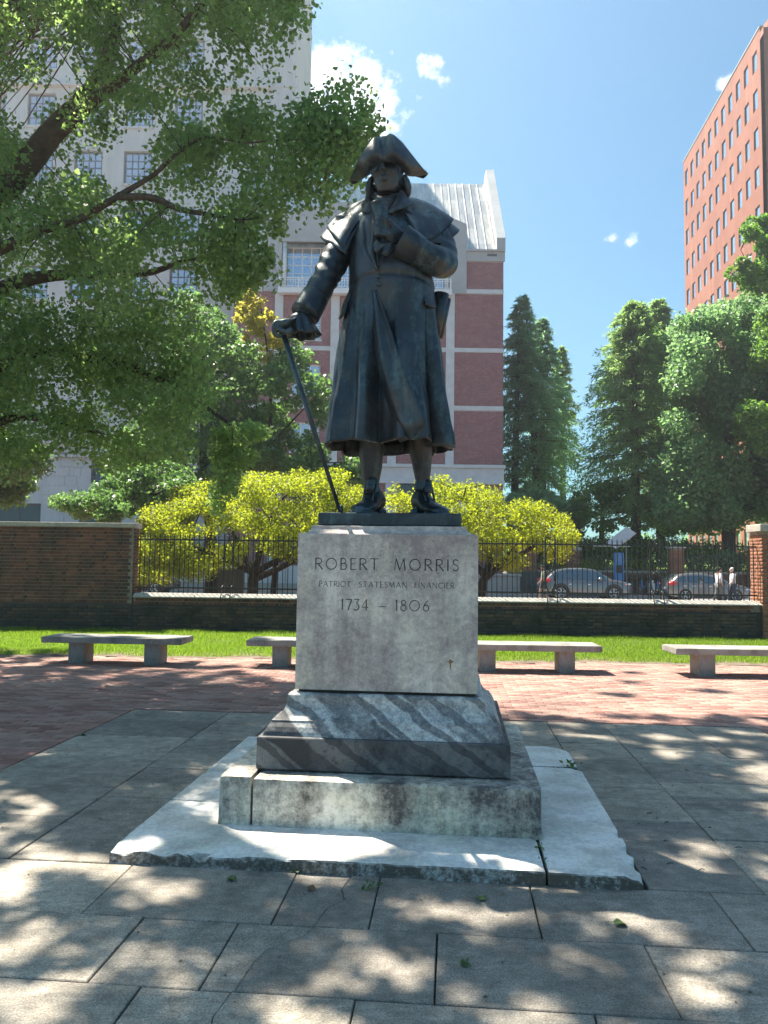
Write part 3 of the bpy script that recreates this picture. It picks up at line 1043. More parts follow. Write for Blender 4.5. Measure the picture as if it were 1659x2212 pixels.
# ---- brick office building with metal roof and arched dormer, across the street
BY = 56.0
def bp(px, py): return at(px, py, BY)
xL, xR = bp(501, 800).x, bp(1087, 800).x
BB = Vector(((xL + xR) / 2, BY, -.07))
bb = thing('brick_building', 'red brick office building with pale bands, metal roof and arched grey dormer behind the statue', 'building', BB)
zb = [bp(1040, y).z for y in (1038, 1005, 882, 757, 630, 565, 542)]
z_band0b, z_band0, z_b1, z_b2, z_b3, z_corn0, z_eave = zb
pil = [bp(x, 800).x for x in (600, 722, 848, 972)]
dorL, dorR = bp(573, 500).x, bp(1008, 510).x
recL, recR, recT, recB = bp(609, 560).x, bp(971, 560).x, bp(700, 524).z, bp(700, 628).z
ridge = at(1040, 398, 62.5)
# mortar wall with openings
ops = []
wins = []
for i in range(3):
    cx = (pil[i] + pil[i + 1]) / 2
    for zt, zbm in ((bp(660, 668).z, bp(660, 733).z), (bp(660, 786).z, bp(660, 852).z), (bp(660, 912).z, bp(660, 975).z)):
        ops.append((cx - 1.05, cx + 1.05, zbm, zt)); wins.append(ops[-1])
gops = [((pil[0] + pil[1]) / 2 - 1.1, (pil[0] + pil[1]) / 2 + 1.1, 1.0, bp(700, 1048).z), (bp(700, 1100).x, pil[1] - .25, 1.0, bp(700, 1060).z), (bp(862, 1100).x, pil[3] - 1.3, 1.0, bp(880, 1042).z)]
gops = [gops[0], gops[2]]
rec = (recL, recR, recB, recT)
wall_openings(MB(), xL, xR, -.07, z_eave, BY, ops + gops + [rec], .35).build('mortar_wall', M_MORT, bb, off=BB, fixn=False)
MB().box(xL, xL + .05, BY + .01, BY + 13, -.07, z_eave).box(xR - .05, xR, BY + .01, BY + 13, -.07, z_eave).box(xL + .06, xR - .06, BY + 12.9, BY + 13, -.07, z_eave).build('side_wall', M_BBRICK, bb, off=BB)
V = []; F = []
skip = ops + gops + [rec]
zr = [(0, z_band0b), (z_band0, z_b1 - .17), (z_b1 + .17, z_b2 - .17), (z_b2 + .17, z_b3 - .17), (z_b3 + .17, z_corn0)]
xr = [(xL, pil[0] - .32)] + [(pil[i] + .32, pil[i + 1] - .32) for i in range(3)] + [(pil[3] + .32, xR)]
for za, zc in zr:
    for xa, xc in xr:
        if za > z_b3 and not (xa < xL + .1 or xc > xR - .1): continue
        brick_field(V, F, xa, xc, za, zc, BY, .215, .068, .012, .012, skip)
me = np_mesh('bricks', np.concatenate(V), np.concatenate(F), M_BBRICK)
me.transform(Matrix.Translation(-BB))
link('bricks', me, bb)['kind'] = 'stuff'
for x in pil:
    MB().box(x - .31, x + .31, BY - .10, BY + .02, z_band0 + .01, z_b3 - .02).build('pilaster', M_TRIM, bb, off=BB)
for z in (z_b1, z_b2, z_b3):
    segs = [(xL - .02, pil[0] - .315)] + [(pil[i] + .315, pil[i + 1] - .315) for i in range(3)] + [(pil[3] + .315, xR + .02)]
    for a, c in segs:
        if z == z_b3 and a > pil[0] and c < pil[3] + .2: continue
        MB().box(a, c, BY - .06, BY + .02, z - .16, z + .16).build('band_course', M_TRIM, bb, off=BB)
MB().box(xL - .05, xR + .05, BY - .16, BY + .02, z_band0b, z_band0 - .25).box(xL - .15, xR + .15, BY - .30, BY + .02, z_band0 - .245, z_band0).box(xL - .1, xR + .1, BY - .22, BY + .02, z_band0b - .3, z_band0b - .005).build('base_cornice', M_TRIM, bb, off=BB)
for x in pil + [bp(1003, 1080).x]:
    MB().box(x - .42, x + .42, BY - .18, BY + .02, -.07, z_band0b - .305).build('base_pier', M_TRIM, bb, off=BB)
# grey cornice either side of dormer
for a, c in ((xL - .1, dorL - .02), (dorR + .02, xR + .1)):
    MB().box(a, c, BY - .12, BY + .02, z_corn0, z_eave - .12).box(a - .05, c, BY - .3, BY + .02, z_eave - .115, z_eave + .02).build('cornice', M_GREYC, bb, off=BB)
MB().box(bp(1052, 550).x, bp(1073, 550).x, BY - .14, BY - .125, bp(1060, 555).z, bp(1060, 550).z).build('vent', M_DARKFR, bb, off=BB)
# roof
def mat_roof():
    t = NT('standing_seam_metal'); c = t.co('World')
    n = t.noise(.9, 4, .6, c); bk = t.node('ShaderNodeTexBrick', Scale=1.0)
    bk.inputs['Color1'].default_value = (.62, .60, .55, 1); bk.inputs['Color2'].default_value = (.36, .38, .41, 1); bk.inputs['Mortar'].default_value = (.50, .50, .48, 1)
    bk.inputs['Brick Width'].default_value = .6; bk.inputs['Row Height'].default_value = 1.2; bk.inputs['Mortar Size'].default_value = .0
    t.l.new(t.co('World', (1, .85, 0)), bk.inputs['Vector'])
    st = t.noise(2.5, 6, .7, t.co('World', (1.6, .25, .25)))
    col = t.mix(.6, bk.outputs['Color'], t.ramp(st, [(.35, .6), (.65, 1.35)]), 'MULTIPLY')
    return t.set(col, .38, .55, bump=n, bump_d=.02, bump_s=.15)
M_ROOF = mat_roof()
rb = MB()
ry, rz = ridge.y, ridge.z
rb.add([(xL - .1, BY - .1, z_eave + .03), (xR + .05, BY - .1, z_eave + .03), (xR + .05, ry, rz), (xL - .1, ry, rz), (xR + .05, ry + 6, z_eave), (xL - .1, ry + 6, z_eave)], [(0, 1, 2, 3), (3, 2, 4, 5)])
roof = rb.build('roof', M_ROOF, bb, off=BB)
seam = MB()
d = Vector((0, ry - BY + .1, rz - z_eave - .03)); nrm = Vector((0, -d.z, d.y)).normalized()
sl = d.length
sm = MB().box(-.022, .022, 0, sl, 0, .055).mesh('seam', M_ROOF)
ang = math.atan2(d.z, d.y)
x = xL + .2
while x < xR - .3:
    o = link('seam', sm, roof, Vector((x, BY - .1, z_eave + .032)) - BB); o.rotation_euler = (ang, 0, 0)
    x += .60
# gable parapets
for x0, x1 in ((xR - .55, xR + .10), (xL - .12, xL + .5)):
    MB().prism([(BY - .32, z_eave + .03), (BY - .32, z_eave + .9), (ry - .5, rz + 1.0), (ry + .6, rz + 1.0), (ry + 6.2, z_eave + .6), (ry + 6.2, z_eave)], x0, x1, ax='x').build('gable_parapet', M_GREYC, bb, off=BB)
# arched dormer front with recess
zs, za = bp(1008, 486).z, bp(795, 437).z
cxd, hw = (dorL + dorR) / 2, (dorR - dorL) / 2
rise = za - zs; Rr_ = (hw * hw + rise * rise) / (2 * rise); zc0 = za - Rr_
dz_ = lambda x: zc0 + math.sqrt(max(0, Rr_ ** 2 - (x - cxd) ** 2))
db = MB()
N = 24
yF = BY - .15
xs = sorted({dorL + (dorR - dorL) * i / N for i in range(N + 1)} | {recL, recR})
for a, c in zip(xs[:-1], xs[1:]):
    zlo = recT if recL - .01 <= a and c <= recR + .01 else z_b3 - .2
    db.add([(a, yF, zlo), (c, yF, zlo), (c, yF, dz_(c)), (a, yF, dz_(a))], [(0, 1, 2, 3)])
    db.add([(a, yF, dz_(a)), (c, yF, dz_(c)), (c, BY + 5.5, dz_(c)), (a, BY + 5.5, dz_(a))], [(0, 1, 2, 3)])
for x in (dorL, dorR): db.add([(x, yF, z_b3 - .2), (x, yF, dz_(x)), (x, BY + 5.5, dz_(x)), (x, BY + 5.5, z_b3 - .2)], [(0, 1, 2, 3)])
for x in (recL, recR): db.add([(x, yF, recB), (x, yF, recT), (x, BY + .55, recT), (x, BY + .55, recB)], [(0, 1, 2, 3)])
db.add([(recL, yF, recT), (recR, yF, recT), (recR, BY + .55, recT), (recL, BY + .55, recT)], [(0, 1, 2, 3)])
db.add([(recL, yF, recB), (recR, yF, recB), (recR, BY + .55, recB), (recL, BY + .55, recB)], [(0, 1, 2, 3)])
db.build('dormer', M_GREYC, bb, off=BB, fixn=False)
MB().box(recL - .12, recR + .12, yF - .08, yF + .02, recT - .02, recT + .22).build('lintel', M_GREYC, bb, off=BB)
for x in (recL + .18, recR - .18):
    MB().tube([(x, yF + .22, recB + .02), (x, yF + .22, recT - .02)], .17, 12).build('column', M_WHITE, bb, smooth=True, off=BB)
window(bb, recL + .02, recR - .02, recB + .02, recT - .2, BY + .42, 18, 5, M_WHITE, M_GLASS, BB, bar=.07)
MB().box(recL + .01, recR - .01, BY + .42, BY + .5, recT - .195, recT - .01).build('transom_panel', M_GREYC, bb, off=BB)
MB().box(recL - .15, recR + .15, yF - .55, yF - .02, recB - .42, recB - .02).build('balcony_slab', M_WHITE, bb, off=BB)
rl = MB()
zt = recB + .78
rl.box(recL - .1, recR + .1, yF - .5, yF - .44, zt - .07, zt).box(recL - .1, recR + .1, yF - .5, yF - .44, recB + .06, recB + .12).box(recL - .1, recR + .1, yF - .495, yF - .445, zt - .23, zt - .18)
rail = rl.build('balcony_rail', M_WHITE, bb, off=BB)
bal = MB().box(-.022, .022, -.02, .02, 0, zt - recB - .14).mesh('baluster', M_WHITE)
x = recL
while x < recR:
    link('baluster', bal, rail, Vector((x, yF - .47, recB + .12 - .05)) - BB); x += .19
pst = MB().box(-.05, .05, -.045, .045, 0, zt - recB + .03).mesh('post', M_WHITE)
for i in range(10): link('post', pst, rail, Vector((recL - .05 + (recR - recL + .1) * i / 9, yF - .47, recB)) - BB)
for w in wins:
    window(bb, w[0] + .01, w[1] - .01, w[2] + .01, w[3] - .01, BY + .16, 3, 2, M_WHITE, M_GLASS2, BB, bar=.07)
    MB().box(w[0] - .08, w[1] + .08, BY - .07, BY + .05, w[2] - .14, w[2] - .003).build('sill', M_TRIM, bb, off=BB)
for w in gops: window(bb, w[0] + .01, w[1] - .01, w[2] + .01, w[3] - .01, BY + .2, 2, 2, M_DARKFR, M_DKGLASS, BB, bar=.08)

# ---- tall limestone building at left
LY = 66.0
def lp(px, py): return at(px, py, LY)
lx0, lx1 = -52.0, lp(640, 200).x
LB = Vector((-20, LY, -.07))
lb = thing('limestone_building', 'tall pale limestone building with dark framed windows rising behind the leafy tree', 'building', LB)
ztop = 62.0
cols = [-48.2, -44.1, -40.0, -35.9] + [lp(x, 610).x for x in (-36, 72, 180, 288, 396)]
lops = []
rowz = [lp(396, y).z for y in (613, 488, 363, 240, 118, -5)]
for cx in cols:
    for z in rowz: lops.append((cx - 1.25, cx + 1.25, z - 1.5, z + 1.5))
# ground storeys
gl = [(lp(-60, 1100).x, lp(88, 1100).x, 1.0, lp(40, 1087).z), (lp(171, 1100).x, lp(262, 1100).x, 1.0, lp(220, 1088).z), (lp(196, 1030).x, lp(262, 1030).x, lp(220, 1044).z, lp(220, 1003).z), (lp(60, 1030).x - 3.2, lp(60, 1030).x - .6, lp(220, 1044).z, lp(220, 1003).z), (lp(330, 1100).x, lp(420, 1100).x, 1.0, lp(380, 1088).z)]
wall_openings(MB(), lx0, lx1 - 2.2, -.07, ztop, LY, lops + gl, .45).build('wall', M_LIME, lb, off=LB, fixn=False)
MB().box(lx1 - 2.2, lx1, LY - .35, LY + 12, -.07, ztop).build('corner_pier', M_LIME, lb, off=LB)
MB().box(lx0, lx1 - 2.21, LY + 14, LY + 14.2, -.07, ztop).box(lx0, lx0 + .1, LY + .5, LY + 13.9, -.07, ztop).build('rear_wall', M_LIME, lb, off=LB)
for o in lops:
    if o[0] > lp(-60, 600).x and o[2] < lp(0, 20).z:
        window(lb, o[0] + .01, o[1] - .01, o[2] + .01, o[3] - .01, LY + .22, 4, 4, M_DARKFR, M_GLASS2, LB, bar=.09, th=.16, panes=False)
        me = None
        X0, X1, Z0, Z1 = o[0] + .17, o[1] - .17, o[2] + .17, o[3] - .17
        w = [c for c in lb.children if c.name.startswith('window')][-1]
        pw, pz = (X1 - X0) / 4, (Z1 - Z0) / 4
        pme = bpy.data.meshes.get('lime_pane')
        if pme is None: pme = MB().box(-pw / 2, pw / 2, 0, .012, -pz / 2, pz / 2).mesh('lime_pane', M_GLASS2)
        for i in range(4):
            for j in range(4):
                p = link('pane', pme, w, Vector((X0 + pw * (i + .5), LY + .27, Z0 + pz * (j + .5))) - LB)
                p.rotation_euler = (random.uniform(-.008, .008), 0, random.uniform(-.008, .008))
        MB().box(o[0] - .12, o[1] + .12, LY - .12, LY + .1, o[2] - .22, o[2] - .004).build('sill', M_LIME, lb, off=LB)
    else:
        MB().box(o[0], o[1], LY + .3, LY + .32, o[2], o[3]).build('window', M_GLASS2, lb, off=LB)
for o in gl: window(lb, o[0] + .01, o[1] - .01, o[2] + .01, o[3] - .01, LY + .3, 3, 2, M_DARKFR, M_DKGLASS, LB, bar=.1, th=.14)
for z in (lp(100, 985).z, lp(100, 975).z, lp(100, 955).z, 44.0):
    MB().box(lx0, lx1 + .1, LY - .42, LY - .355, z - .12, z + .12).box(lx0, lx1 - 2.21, LY - .35, LY + .01, z - .12, z + .12).build('string_course', M_LIME, lb, off=LB)
# coursed base blocks
bz = lp(100, 1128).z; r = 0
zz = bz
while zz < lp(100, 990).z - .3:
    x = lp(85, 1100).x + random.uniform(-1.4, 0)
    while x < lp(330, 1100).x:
        w = random.choice([1.2, 1.6, 2.0, 1.0]); h = .78
        if not any(o[0] < x + w and x < o[1] and o[2] < zz + h and zz < o[3] for o in gl):
            MB().box(x + .012, x + w - .012, LY - .045 - random.uniform(0, .02), LY - .002, zz + .012, zz + h - .012).build('stone_block', M_LIME, lb, off=LB)
        x += w
    zz += .80

# ---- red building at right, seen along its long face
P0 = at(1478, 500, 92.0); P1 = at(1646, 300, 68.0)
ang = math.atan2(P1.y - P0.y, P1.x - P0.x)
RL = math.hypot(P1.x - P0.x, P1.y - P0.y)
RB = Vector((P0.x, P0.y, -.07))
rbld = thing('red_building', 'tall red precast building with regular rows of narrow windows behind the right trees', 'building', RB, ang)
rtop = at(1475, 350, 92).z
rops = []
ncol = 11
rz0 = at(1490, 394, 92).z
rpts = []
for i in range(ncol):
    cx = 1.25 + (RL - 2.6) * i / (ncol - 1)
    for j in range(13):
        z = rz0 - 3.73 * j + .07
        if z > 3: rops.append((cx - .56, cx + .56, z - .95, z + .95)); rpts.append((cx, z))
wall_openings(MB(), 0, RL, 0, rtop, 0, rops, .35, 1).build('wall', M_REDB, rbld, fixn=False)
MB().box(0, .05, .36, 30, 0, rtop - .01).box(RL - .05, RL, .36, 30, 0, rtop - .01).box(.06, RL - .06, 29.9, 30, 0, rtop - .01).box(.06, RL - .06, .4, 29.8, rtop - .6, rtop - .5).build('rear_wall', M_REDB, rbld)
MB().box(-.05, RL + .05, -.06, .3, rtop + .003, rtop + .12).build('coping', M_GREYC, rbld)
fm = MB().box(-.55, -.47, 0, .08, -.94, .94).box(.47, .55, 0, .08, -.94, .94).box(-.46, .46, .001, .079, -.94, -.87).box(-.46, .46, .001, .079, .87, .94).mesh('window', M_DARKFR)
M_SKYGL = m_plain('sky_reflecting_glass', (.66, .76, .86), .05, metal=.9, var=.06, scale=.5, bump=0, kind='World')
gm = MB().box(-.47, .47, .02, .035, -.87, .87).mesh('pane', M_SKYGL)
smm = MB().box(-.62, .62, -.05, .05, -1.05, -.955).mesh('sill', M_DARKFR)
for cx, z in rpts:
    w = link('window', fm, rbld, (cx, .09, z))
    p = link('pane', gm, w); p.rotation_euler = (random.uniform(-.01, .01), 0, random.uniform(-.012, .012))
# dark recessed end bay and a taller tower beyond
tw = at(1652, 60, 110)
TB = Vector((60.6 + 11.7, 112, -.07))
twr = thing('tower_building', 'brown tower block at the top right corner behind the red building', 'building', TB)
MB().box(-12 + .3, 12, 0, 10, 0, 90).build('wall', M_REDB, twr)
wm = MB().box(-.6, .6, -.04, .02, -1, 1).mesh('window', M_GLASS)
for i in range(8):
    for j in range(22): link('window', wm, twr, (-10 + 2.8 * i, -.002, 6 + 4 * j))

# ================================================================ garden walls and iron fence
M_WBRICK = m_brick('old_wall_brick', [(.17, .075, .05), (.22, .095, .062), (.13, .058, .045), (.26, .12, .075), (.19, .085, .06), (.10, .05, .04)], (.05, .042, .035), .75)
M_WBASE = m_brick('mossy_base_brick', [(.085, .066, .052), (.11, .082, .06), (.062, .056, .050), (.145, .095, .065)], (.032, .036, .027), .8)
M_WMORT = m_plain('wall_mortar', (.26, .22, .18), .95, var=.3, scale=9, kind='World')
M_BMORT = m_plain('base_mortar', (.05, .048, .04), .95, var=.4, scale=9, kind='World')
M_COPE = m_plain('coping_stone', (.37, .35, .31), .85, var=.28, scale=9, kind='World', bump=.4)
M_IRON = m_plain('black_iron', (.018, .022, .022), .38, metal=.0, var=.3, scale=30, bump=.2)
M_PIERB = m_brick('pier_brick', [(.30, .12, .07), (.36, .155, .09), (.25, .10, .06)], (.12, .07, .05), .4)

WY, WYAW = 18.62, R(-1.0)          # front face line of the walls


def wy(x): return WY + (x + 1) * math.tan(WYAW)


def brick_box(L, D, H):
    b = bmesh.new(); bmesh.ops.create_cube(b, size=1)
    for v in b.verts:
        v.co = Vector((v.co.x * L, v.co.y * D, v.co.z * H))
        if v.co.y < 0: v.co.x *= .985; v.co.z *= .95
    bmesh.ops.delete(b, geom=[f for f in b.faces if f.normal.y > .9], context='FACES_ONLY')
    return b


def wall_bricks(root, loc, x0, x1, z0, z1, yf, mat, pitch=.083, limit=300, flemish=True, left=False):
    """bricks of one face of a wall in its thing's local space: the ones in view as pieces (up to limit), the rest as one part"""
    S, Hd, g = .203, .098, .011
    H = pitch - .012
    ms = {}
    for nm, L in (('s', S), ('h', Hd)):
        b = brick_box(L, .06, H); me = bpy.data.meshes.new('brick'); b.to_mesh(me); b.free(); me.materials.append(mat); ms[nm] = me
    sl = []
    z = z0 + H / 2 + .004; r = 0
    while z + H / 2 < z1 + .012:
        x = x0 - (.055 if r % 2 else 0) ; k = r
        while x < x1 - .05:
            L = S if k % 2 == 0 else Hd
            if not flemish: L = S
            if x + L > x1 + .01: break
            if x >= x0 - .01: sl.append((x + L / 2, z, 's' if L == S else 'h'))
            x += L + g; k += 1
        z += pitch; r += 1
    vis = [s for s in sl if in_view(Vector(loc) + Vector((s[0], yf, s[1])), -4) and not (640 < project(Vector(loc) + Vector((s[0], yf, s[1])))[0] < 1036)]
    vis.sort(key=lambda s: (s[2] == 'h', random.random()))
    pick = set(vis[:limit])
    V = []; F = []; o = 0
    for s in sl:
        dy = random.uniform(-.004, .004)
        if s in pick: link('brick', ms[s[2]], root, (s[0], yf + .022 + dy, s[1]))
        else:
            me = ms[s[2]]
            v = np.array([q.co for q in me.vertices]) + np.array([s[0], yf + .022 + dy, s[1]])
            V.append(v); F.append(np.array([tuple(p.vertices) for p in me.polygons]) + o); o += len(v)
    if V: link('bricks', np_mesh('bricks', np.concatenate(V), np.concatenate(F), mat), root)['kind'] = 'stuff'


def side_bricks(root, x, sgn, y0, y1, z0, z1, mat, pitch=.083):
    """bricks on an end face at x (sgn = outward direction)"""
    V = []; F = []; o = 0; z = z0; r = 0
    while z + .07 < z1 + .01:
        y = y0 - (.1 if r % 2 else 0)
        while y < y1 - .03:
            a, c = max(y, y0), min(y + .203, y1)
            if c - a > .03:
                xs = (x, x + sgn * .012)
                q = [(xs[0], a, z), (xs[0], c, z), (xs[0], c, z + .07), (xs[0], a, z + .07), (xs[1], a + .003, z + .002), (xs[1], c - .003, z + .002), (xs[1], c - .003, z + .068), (xs[1], a + .003, z + .068)]
                V.append(np.array(q)); F.append(np.array([(4, 5, 6, 7), (0, 1, 5, 4), (1, 2, 6, 5), (2, 3, 7, 6), (3, 0, 4, 7)]) + o); o += 8
            y += .214
        z += pitch; r += 1
    link('end_bricks', np_mesh('end_bricks', np.concatenate(V), np.concatenate(F), mat), root)['kind'] = 'stuff'


ztop_t = 2.58
xe = at(281, 1220, 18.5).x
TW = Vector((xe, wy(xe), 0))
tall = thing('tall_brick_wall', 'tall dark brick wall with stone coping at the left of the iron fence', 'wall', TW)
MB().box(-9, -.012, .03, .42, -.06, ztop_t - .11).build('mortar_core', M_WMORT, tall)
MB().box(-9, .02, -.03, .46, -.06, .60).build('base_core', M_BMORT, tall)
wall_bricks(tall, TW, -4.2, -.03, .64, ztop_t - .11, .03 - .004, M_WBRICK)
V = []
side_bricks(tall, -.012, 1, .04, .41, .64, ztop_t - .12, M_WBRICK)
V = []; F = []
brick_field(V, F, -9, .02, 0.01, .60, -.03, .203, .071, .012, .010)
link('base_bricks', np_mesh('base_bricks', np.concatenate(V), np.concatenate(F), M_WBASE), tall)['kind'] = 'stuff'
MB().prism([(-.035, .60), (.025, .645), (.025, .60)], -9, .01, ax='x').build('water_table', M_WBASE, tall)
for i in range(5): MB().box(-9.1 + 1.83 * i, -9.1 + 1.83 * (i + 1) - .008, -.05, .50, ztop_t - .108, ztop_t).build('coping', M_COPE, tall, bevel=.012)

x0l, x1l = xe + .03, at(1646, 1250, 18.3).x
LW = Vector((0, wy(0), 0))
low = thing('low_brick_wall', 'long low brick wall with mossy dark base and stone coping carrying the iron fence', 'wall', LW, WYAW)
MB().box(x0l, x1l + .2, .03, .38, -.06, .775).build('mortar_core', M_WMORT, low)
MB().box(x0l, x1l + .2, -.035, .42, -.06, .60).build('base_core', M_BMORT, low)
wall_bricks(low, LW, x0l, x1l, .615, .79, .026, M_WBRICK, limit=140)
wall_bricks(low, LW, x0l, x1l, .01, .60, -.04, M_WBASE, limit=155, flemish=False)
MB().prism([(-.042, .602), (.02, .632), (.02, .602)], x0l, x1l + .2, ax='x').build('water_table', M_WBASE, low)
x = x0l
while x < x1l:
    MB().prism([(-.05, .785), (-.05, .815), (.10, .895), (.30, .895), (.45, .815), (.45, .785)], x + .003, min(x + 1.5, x1l + .15) - .003, ax='x').build('coping', M_COPE, low, bevel=.006)
    x += 1.5
# brick pier closing the fence at the right
PR = Vector((x1l + .33, wy(x1l), 0))
pier = thing('brick_pier', 'orange brick pier with pale cap at the right end of the iron fence', 'pier', PR)
MB().box(-.288, .288, -.10, .50, -.06, 2.56).build('mortar_core', M_WMORT, pier)
V = []; F = []; brick_field(V, F, -.30, .30, .01, 2.56, -.10, .203, .071, .012, .012)
brick_field(V, F, -.10, .50, .01, 2.56, -.288, .203, .072, .011, .005, axis='y')
link('bricks', np_mesh('bricks', np.concatenate(V), np.concatenate(F), M_PIERB), pier)['kind'] = 'stuff'
MB().box(-.36, .36, -.18, .57, 2.56, 2.74).build('cap', M_COPE, pier, bevel=.015)

# ---- the fence
FZ0 = .905
FN = Vector((0, wy(0), 0))
fence = thing('iron_fence', 'black iron picket fence with scrolled posts standing on the low brick wall', 'fence', FN, WYAW)
fy = .20
zr1, zr0 = 2.20, 1.025
for z in (zr1, zr0): MB().box(x0l - .02, x1l + .05, fy - .012, fy + .012, z - .018, z + .018).build('rail', M_IRON, fence)
pk = MB().box(-.0095, .0095, -.0095, .0095, FZ0 - .04, 2.24).loft([[(-.0095, -.0095, 2.24), (.0095, -.0095, 2.24), (.0095, .0095, 2.24), (-.0095, .0095, 2.24)], [(-.014, -.008, 2.27), (.014, -.008, 2.27), (.014, .008, 2.27), (-.014, .008, 2.27)], [(-.001, -.001, 2.36), (.001, -.001, 2.36), (.001, .001, 2.36), (-.001, .001, 2.36)]]).mesh('picket', M_IRON)
posts = [(at(478, 1240, 18.6).x, at(498, 1240, 18.6).x), (at(1182, 1250, 18.5).x, at(1203.5, 1250, 18.5).x), (at(1414, 1250, 18.4).x, at(1436, 1250, 18.4).x)]
x = x0l + .07; k = 0
while x < x1l and k < 140:
    if not any(a - .05 < x < b + .05 for a, b in posts):
        o = link('picket', pk, fence, (x, fy + random.uniform(-.003, .003), 0)); o.rotation_euler = (random.uniform(-.006, .006), random.uniform(-.006, .006), 0)
    x += .1215; k += 1


def ring(b, cx, cz, rx, rz, y, rad=.011, n=22, a0=0, a1=360):
    b.tube([(cx + rx * math.cos(R(a0 + (a1 - a0) * i / n)), y, cz + rz * math.sin(R(a0 + (a1 - a0) * i / n))) for i in range(n + 1)], rad, 6)


for (a, c) in posts:
    p = MB()
    for x in (a, c): p.box(x - .017, x + .017, fy - .017, fy + .017, FZ0 - .05, 2.30).loft([[(x - .017, fy - .017, 2.30), (x + .017, fy - .017, 2.30), (x + .017, fy + .017, 2.30), (x - .017, fy + .017, 2.30)], [(x - .001, fy - .001, 2.44), (x + .001, fy - .001, 2.44), (x + .001, fy + .001, 2.44), (x - .001, fy + .001, 2.44)]])
    p.build('fence_post', M_IRON, fence)
    m = (a + c) / 2; w = (c - a) / 2 - .02
    s = MB()
    ring(s, m, 1.86, w, .30, fy); ring(s, m, 1.30, w * 1.02, .25, fy)
    for sg in (-1, 1): s.tube(catmull([(m + sg * .02, fy, 1.04), (m + sg * .07, fy, 1.07), (m + sg * .06, fy, 1.13), (m + sg * .02, fy, 1.10)]), .008, 5)
    # finial: lozenge on a stem
    s.tube([(m, fy, 2.17), (m, fy, 2.34)], .010, 6)
    for q in range(4):
        a0, a1 = R(90 * q), R(90 * q + 90)
        s.tube([(m + .07 * math.cos(a0), fy, 2.42 + .085 * math.sin(a0)), (m + .07 * math.cos(a1), fy, 2.42 + .085 * math.sin(a1))], .010, 5)
    for sg in (-1, 1): s.tube(catmull([(m, fy, 2.22), (m + sg * .05, fy, 2.26), (m + sg * .06, fy, 2.31), (m + sg * .03, fy, 2.32)]), .008, 5)
    s.build('scrollwork', M_IRON, fence, smooth=True)
    for x in (a, c):
        br = MB()
        br.tube(catmull([(x, fy, 1.10), (x, fy - .10, 1.08), (x, fy - .16, .98), (x, fy - .24, .88), (x, fy - .285, .78), (x, fy - .29, .60), (x, fy - .29, .45)]), .0125, 7)
        br.tube([(x, fy - .16 + .06 * math.cos(t), 1.0 + .075 * math.sin(t)) for t in [i * .55 for i in range(12)]], .009, 5)
        br.ell((x, fy - .275, .44), (.026, .02, .026), 8, 5)
        br.build('brace', M_IRON, fence, smooth=True)

# ================================================================ the bronze statue
def mat_bronze():
    t = NT('bronze'); c = t.co('World')
    n = t.noise(3.2, 6, .62, c, .5); n2 = t.noise(22, 5, .65, c); n3 = t.noise(90, 3, .6, c)
    st = t.noise(5, 5, .65, t.co('World', (2.2, 2.2, .35)))
    base = t.ramp(n, [(.32, (.016, .022, .028)), (.52, (.030, .042, .052)), (.70, (.058, .080, .095))])
    pat = t.ramp(t.math('ADD', t.math('MULTIPLY', st, .6), t.math('MULTIPLY', n2, .4)), [(.50, 0), (.64, .85)])
    base = t.mix(pat, base, (.085, .145, .150))
    brown = t.ramp(t.noise(1.6, 3, .5, c), [(.54, 0), (.68, .4)])
    base = t.mix(brown, base, (.072, .045, .036))
    ro = t.ramp(n2, [(.3, .30), (.7, .50)])
    return t.set(base, ro, .55, bump=t.math('ADD', t.math('MULTIPLY', n2, .7), t.math('MULTIPLY', n3, .35)), bump_d=.008, bump_s=.35, spec=.75)


M_BRZ = mat_bronze()
SY = 5.62


def S(zx, zy, Y=SY):
    """a point of the figure, from where its outline falls in the photograph, at its own depth Y"""
    return at((850 + zx * .42194) * .6636, (400 + zy * .42194) * .6636, Y)


def S2(zx, zy, Y=SY): return S(zx, zy + 1422, Y)


ST = Vector((PED_C.x, PED_C.y, 1.9095))
stat = thing('bronze_statue', 'dark bronze statue of a portly man in tricorne and caped greatcoat leaning on a cane', 'statue', ST)
M4 = Matrix.Translation(PED_C) @ Matrix.Rotation(PED_YAW, 4, 'Z')
MB().box(-.482, .482, -.482, .482, 1.9105, 1.998, M4).build('plinth', M_BRZ, stat, off=ST, bevel=.008)
ZP = 1.998


def remesh_build(b, name, vox, smooth_it=3, noise_amp=0.0, fac=.5):
    o = b.build(name, M_BRZ, stat, off=ST)
    r = o.modifiers.new('remesh', 'REMESH'); r.mode = 'VOXEL'; r.voxel_size = vox
    if smooth_it:
        s = o.modifiers.new('smooth', 'SMOOTH'); s.iterations = smooth_it; s.factor = fac
    apply_mods(o)
    if noise_amp:
        for v in o.data.vertices:
            p = v.co
            v.co += v.normal * noise_amp * mnoise.noise(p * 9)
    o.data.materials.clear(); o.data.materials.append(M_BRZ)
    shade_smooth(o)
    return o


def oval(c, a, b_, n=24, ax=Vector((1, 0, 0)), ay=Vector((0, 1, 0)), rot=0):
    c = Vector(c)
    return [c + ax * a * math.cos(2 * math.pi * k / n + rot) + ay * b_ * math.sin(2 * math.pi * k / n + rot) for k in range(n)]


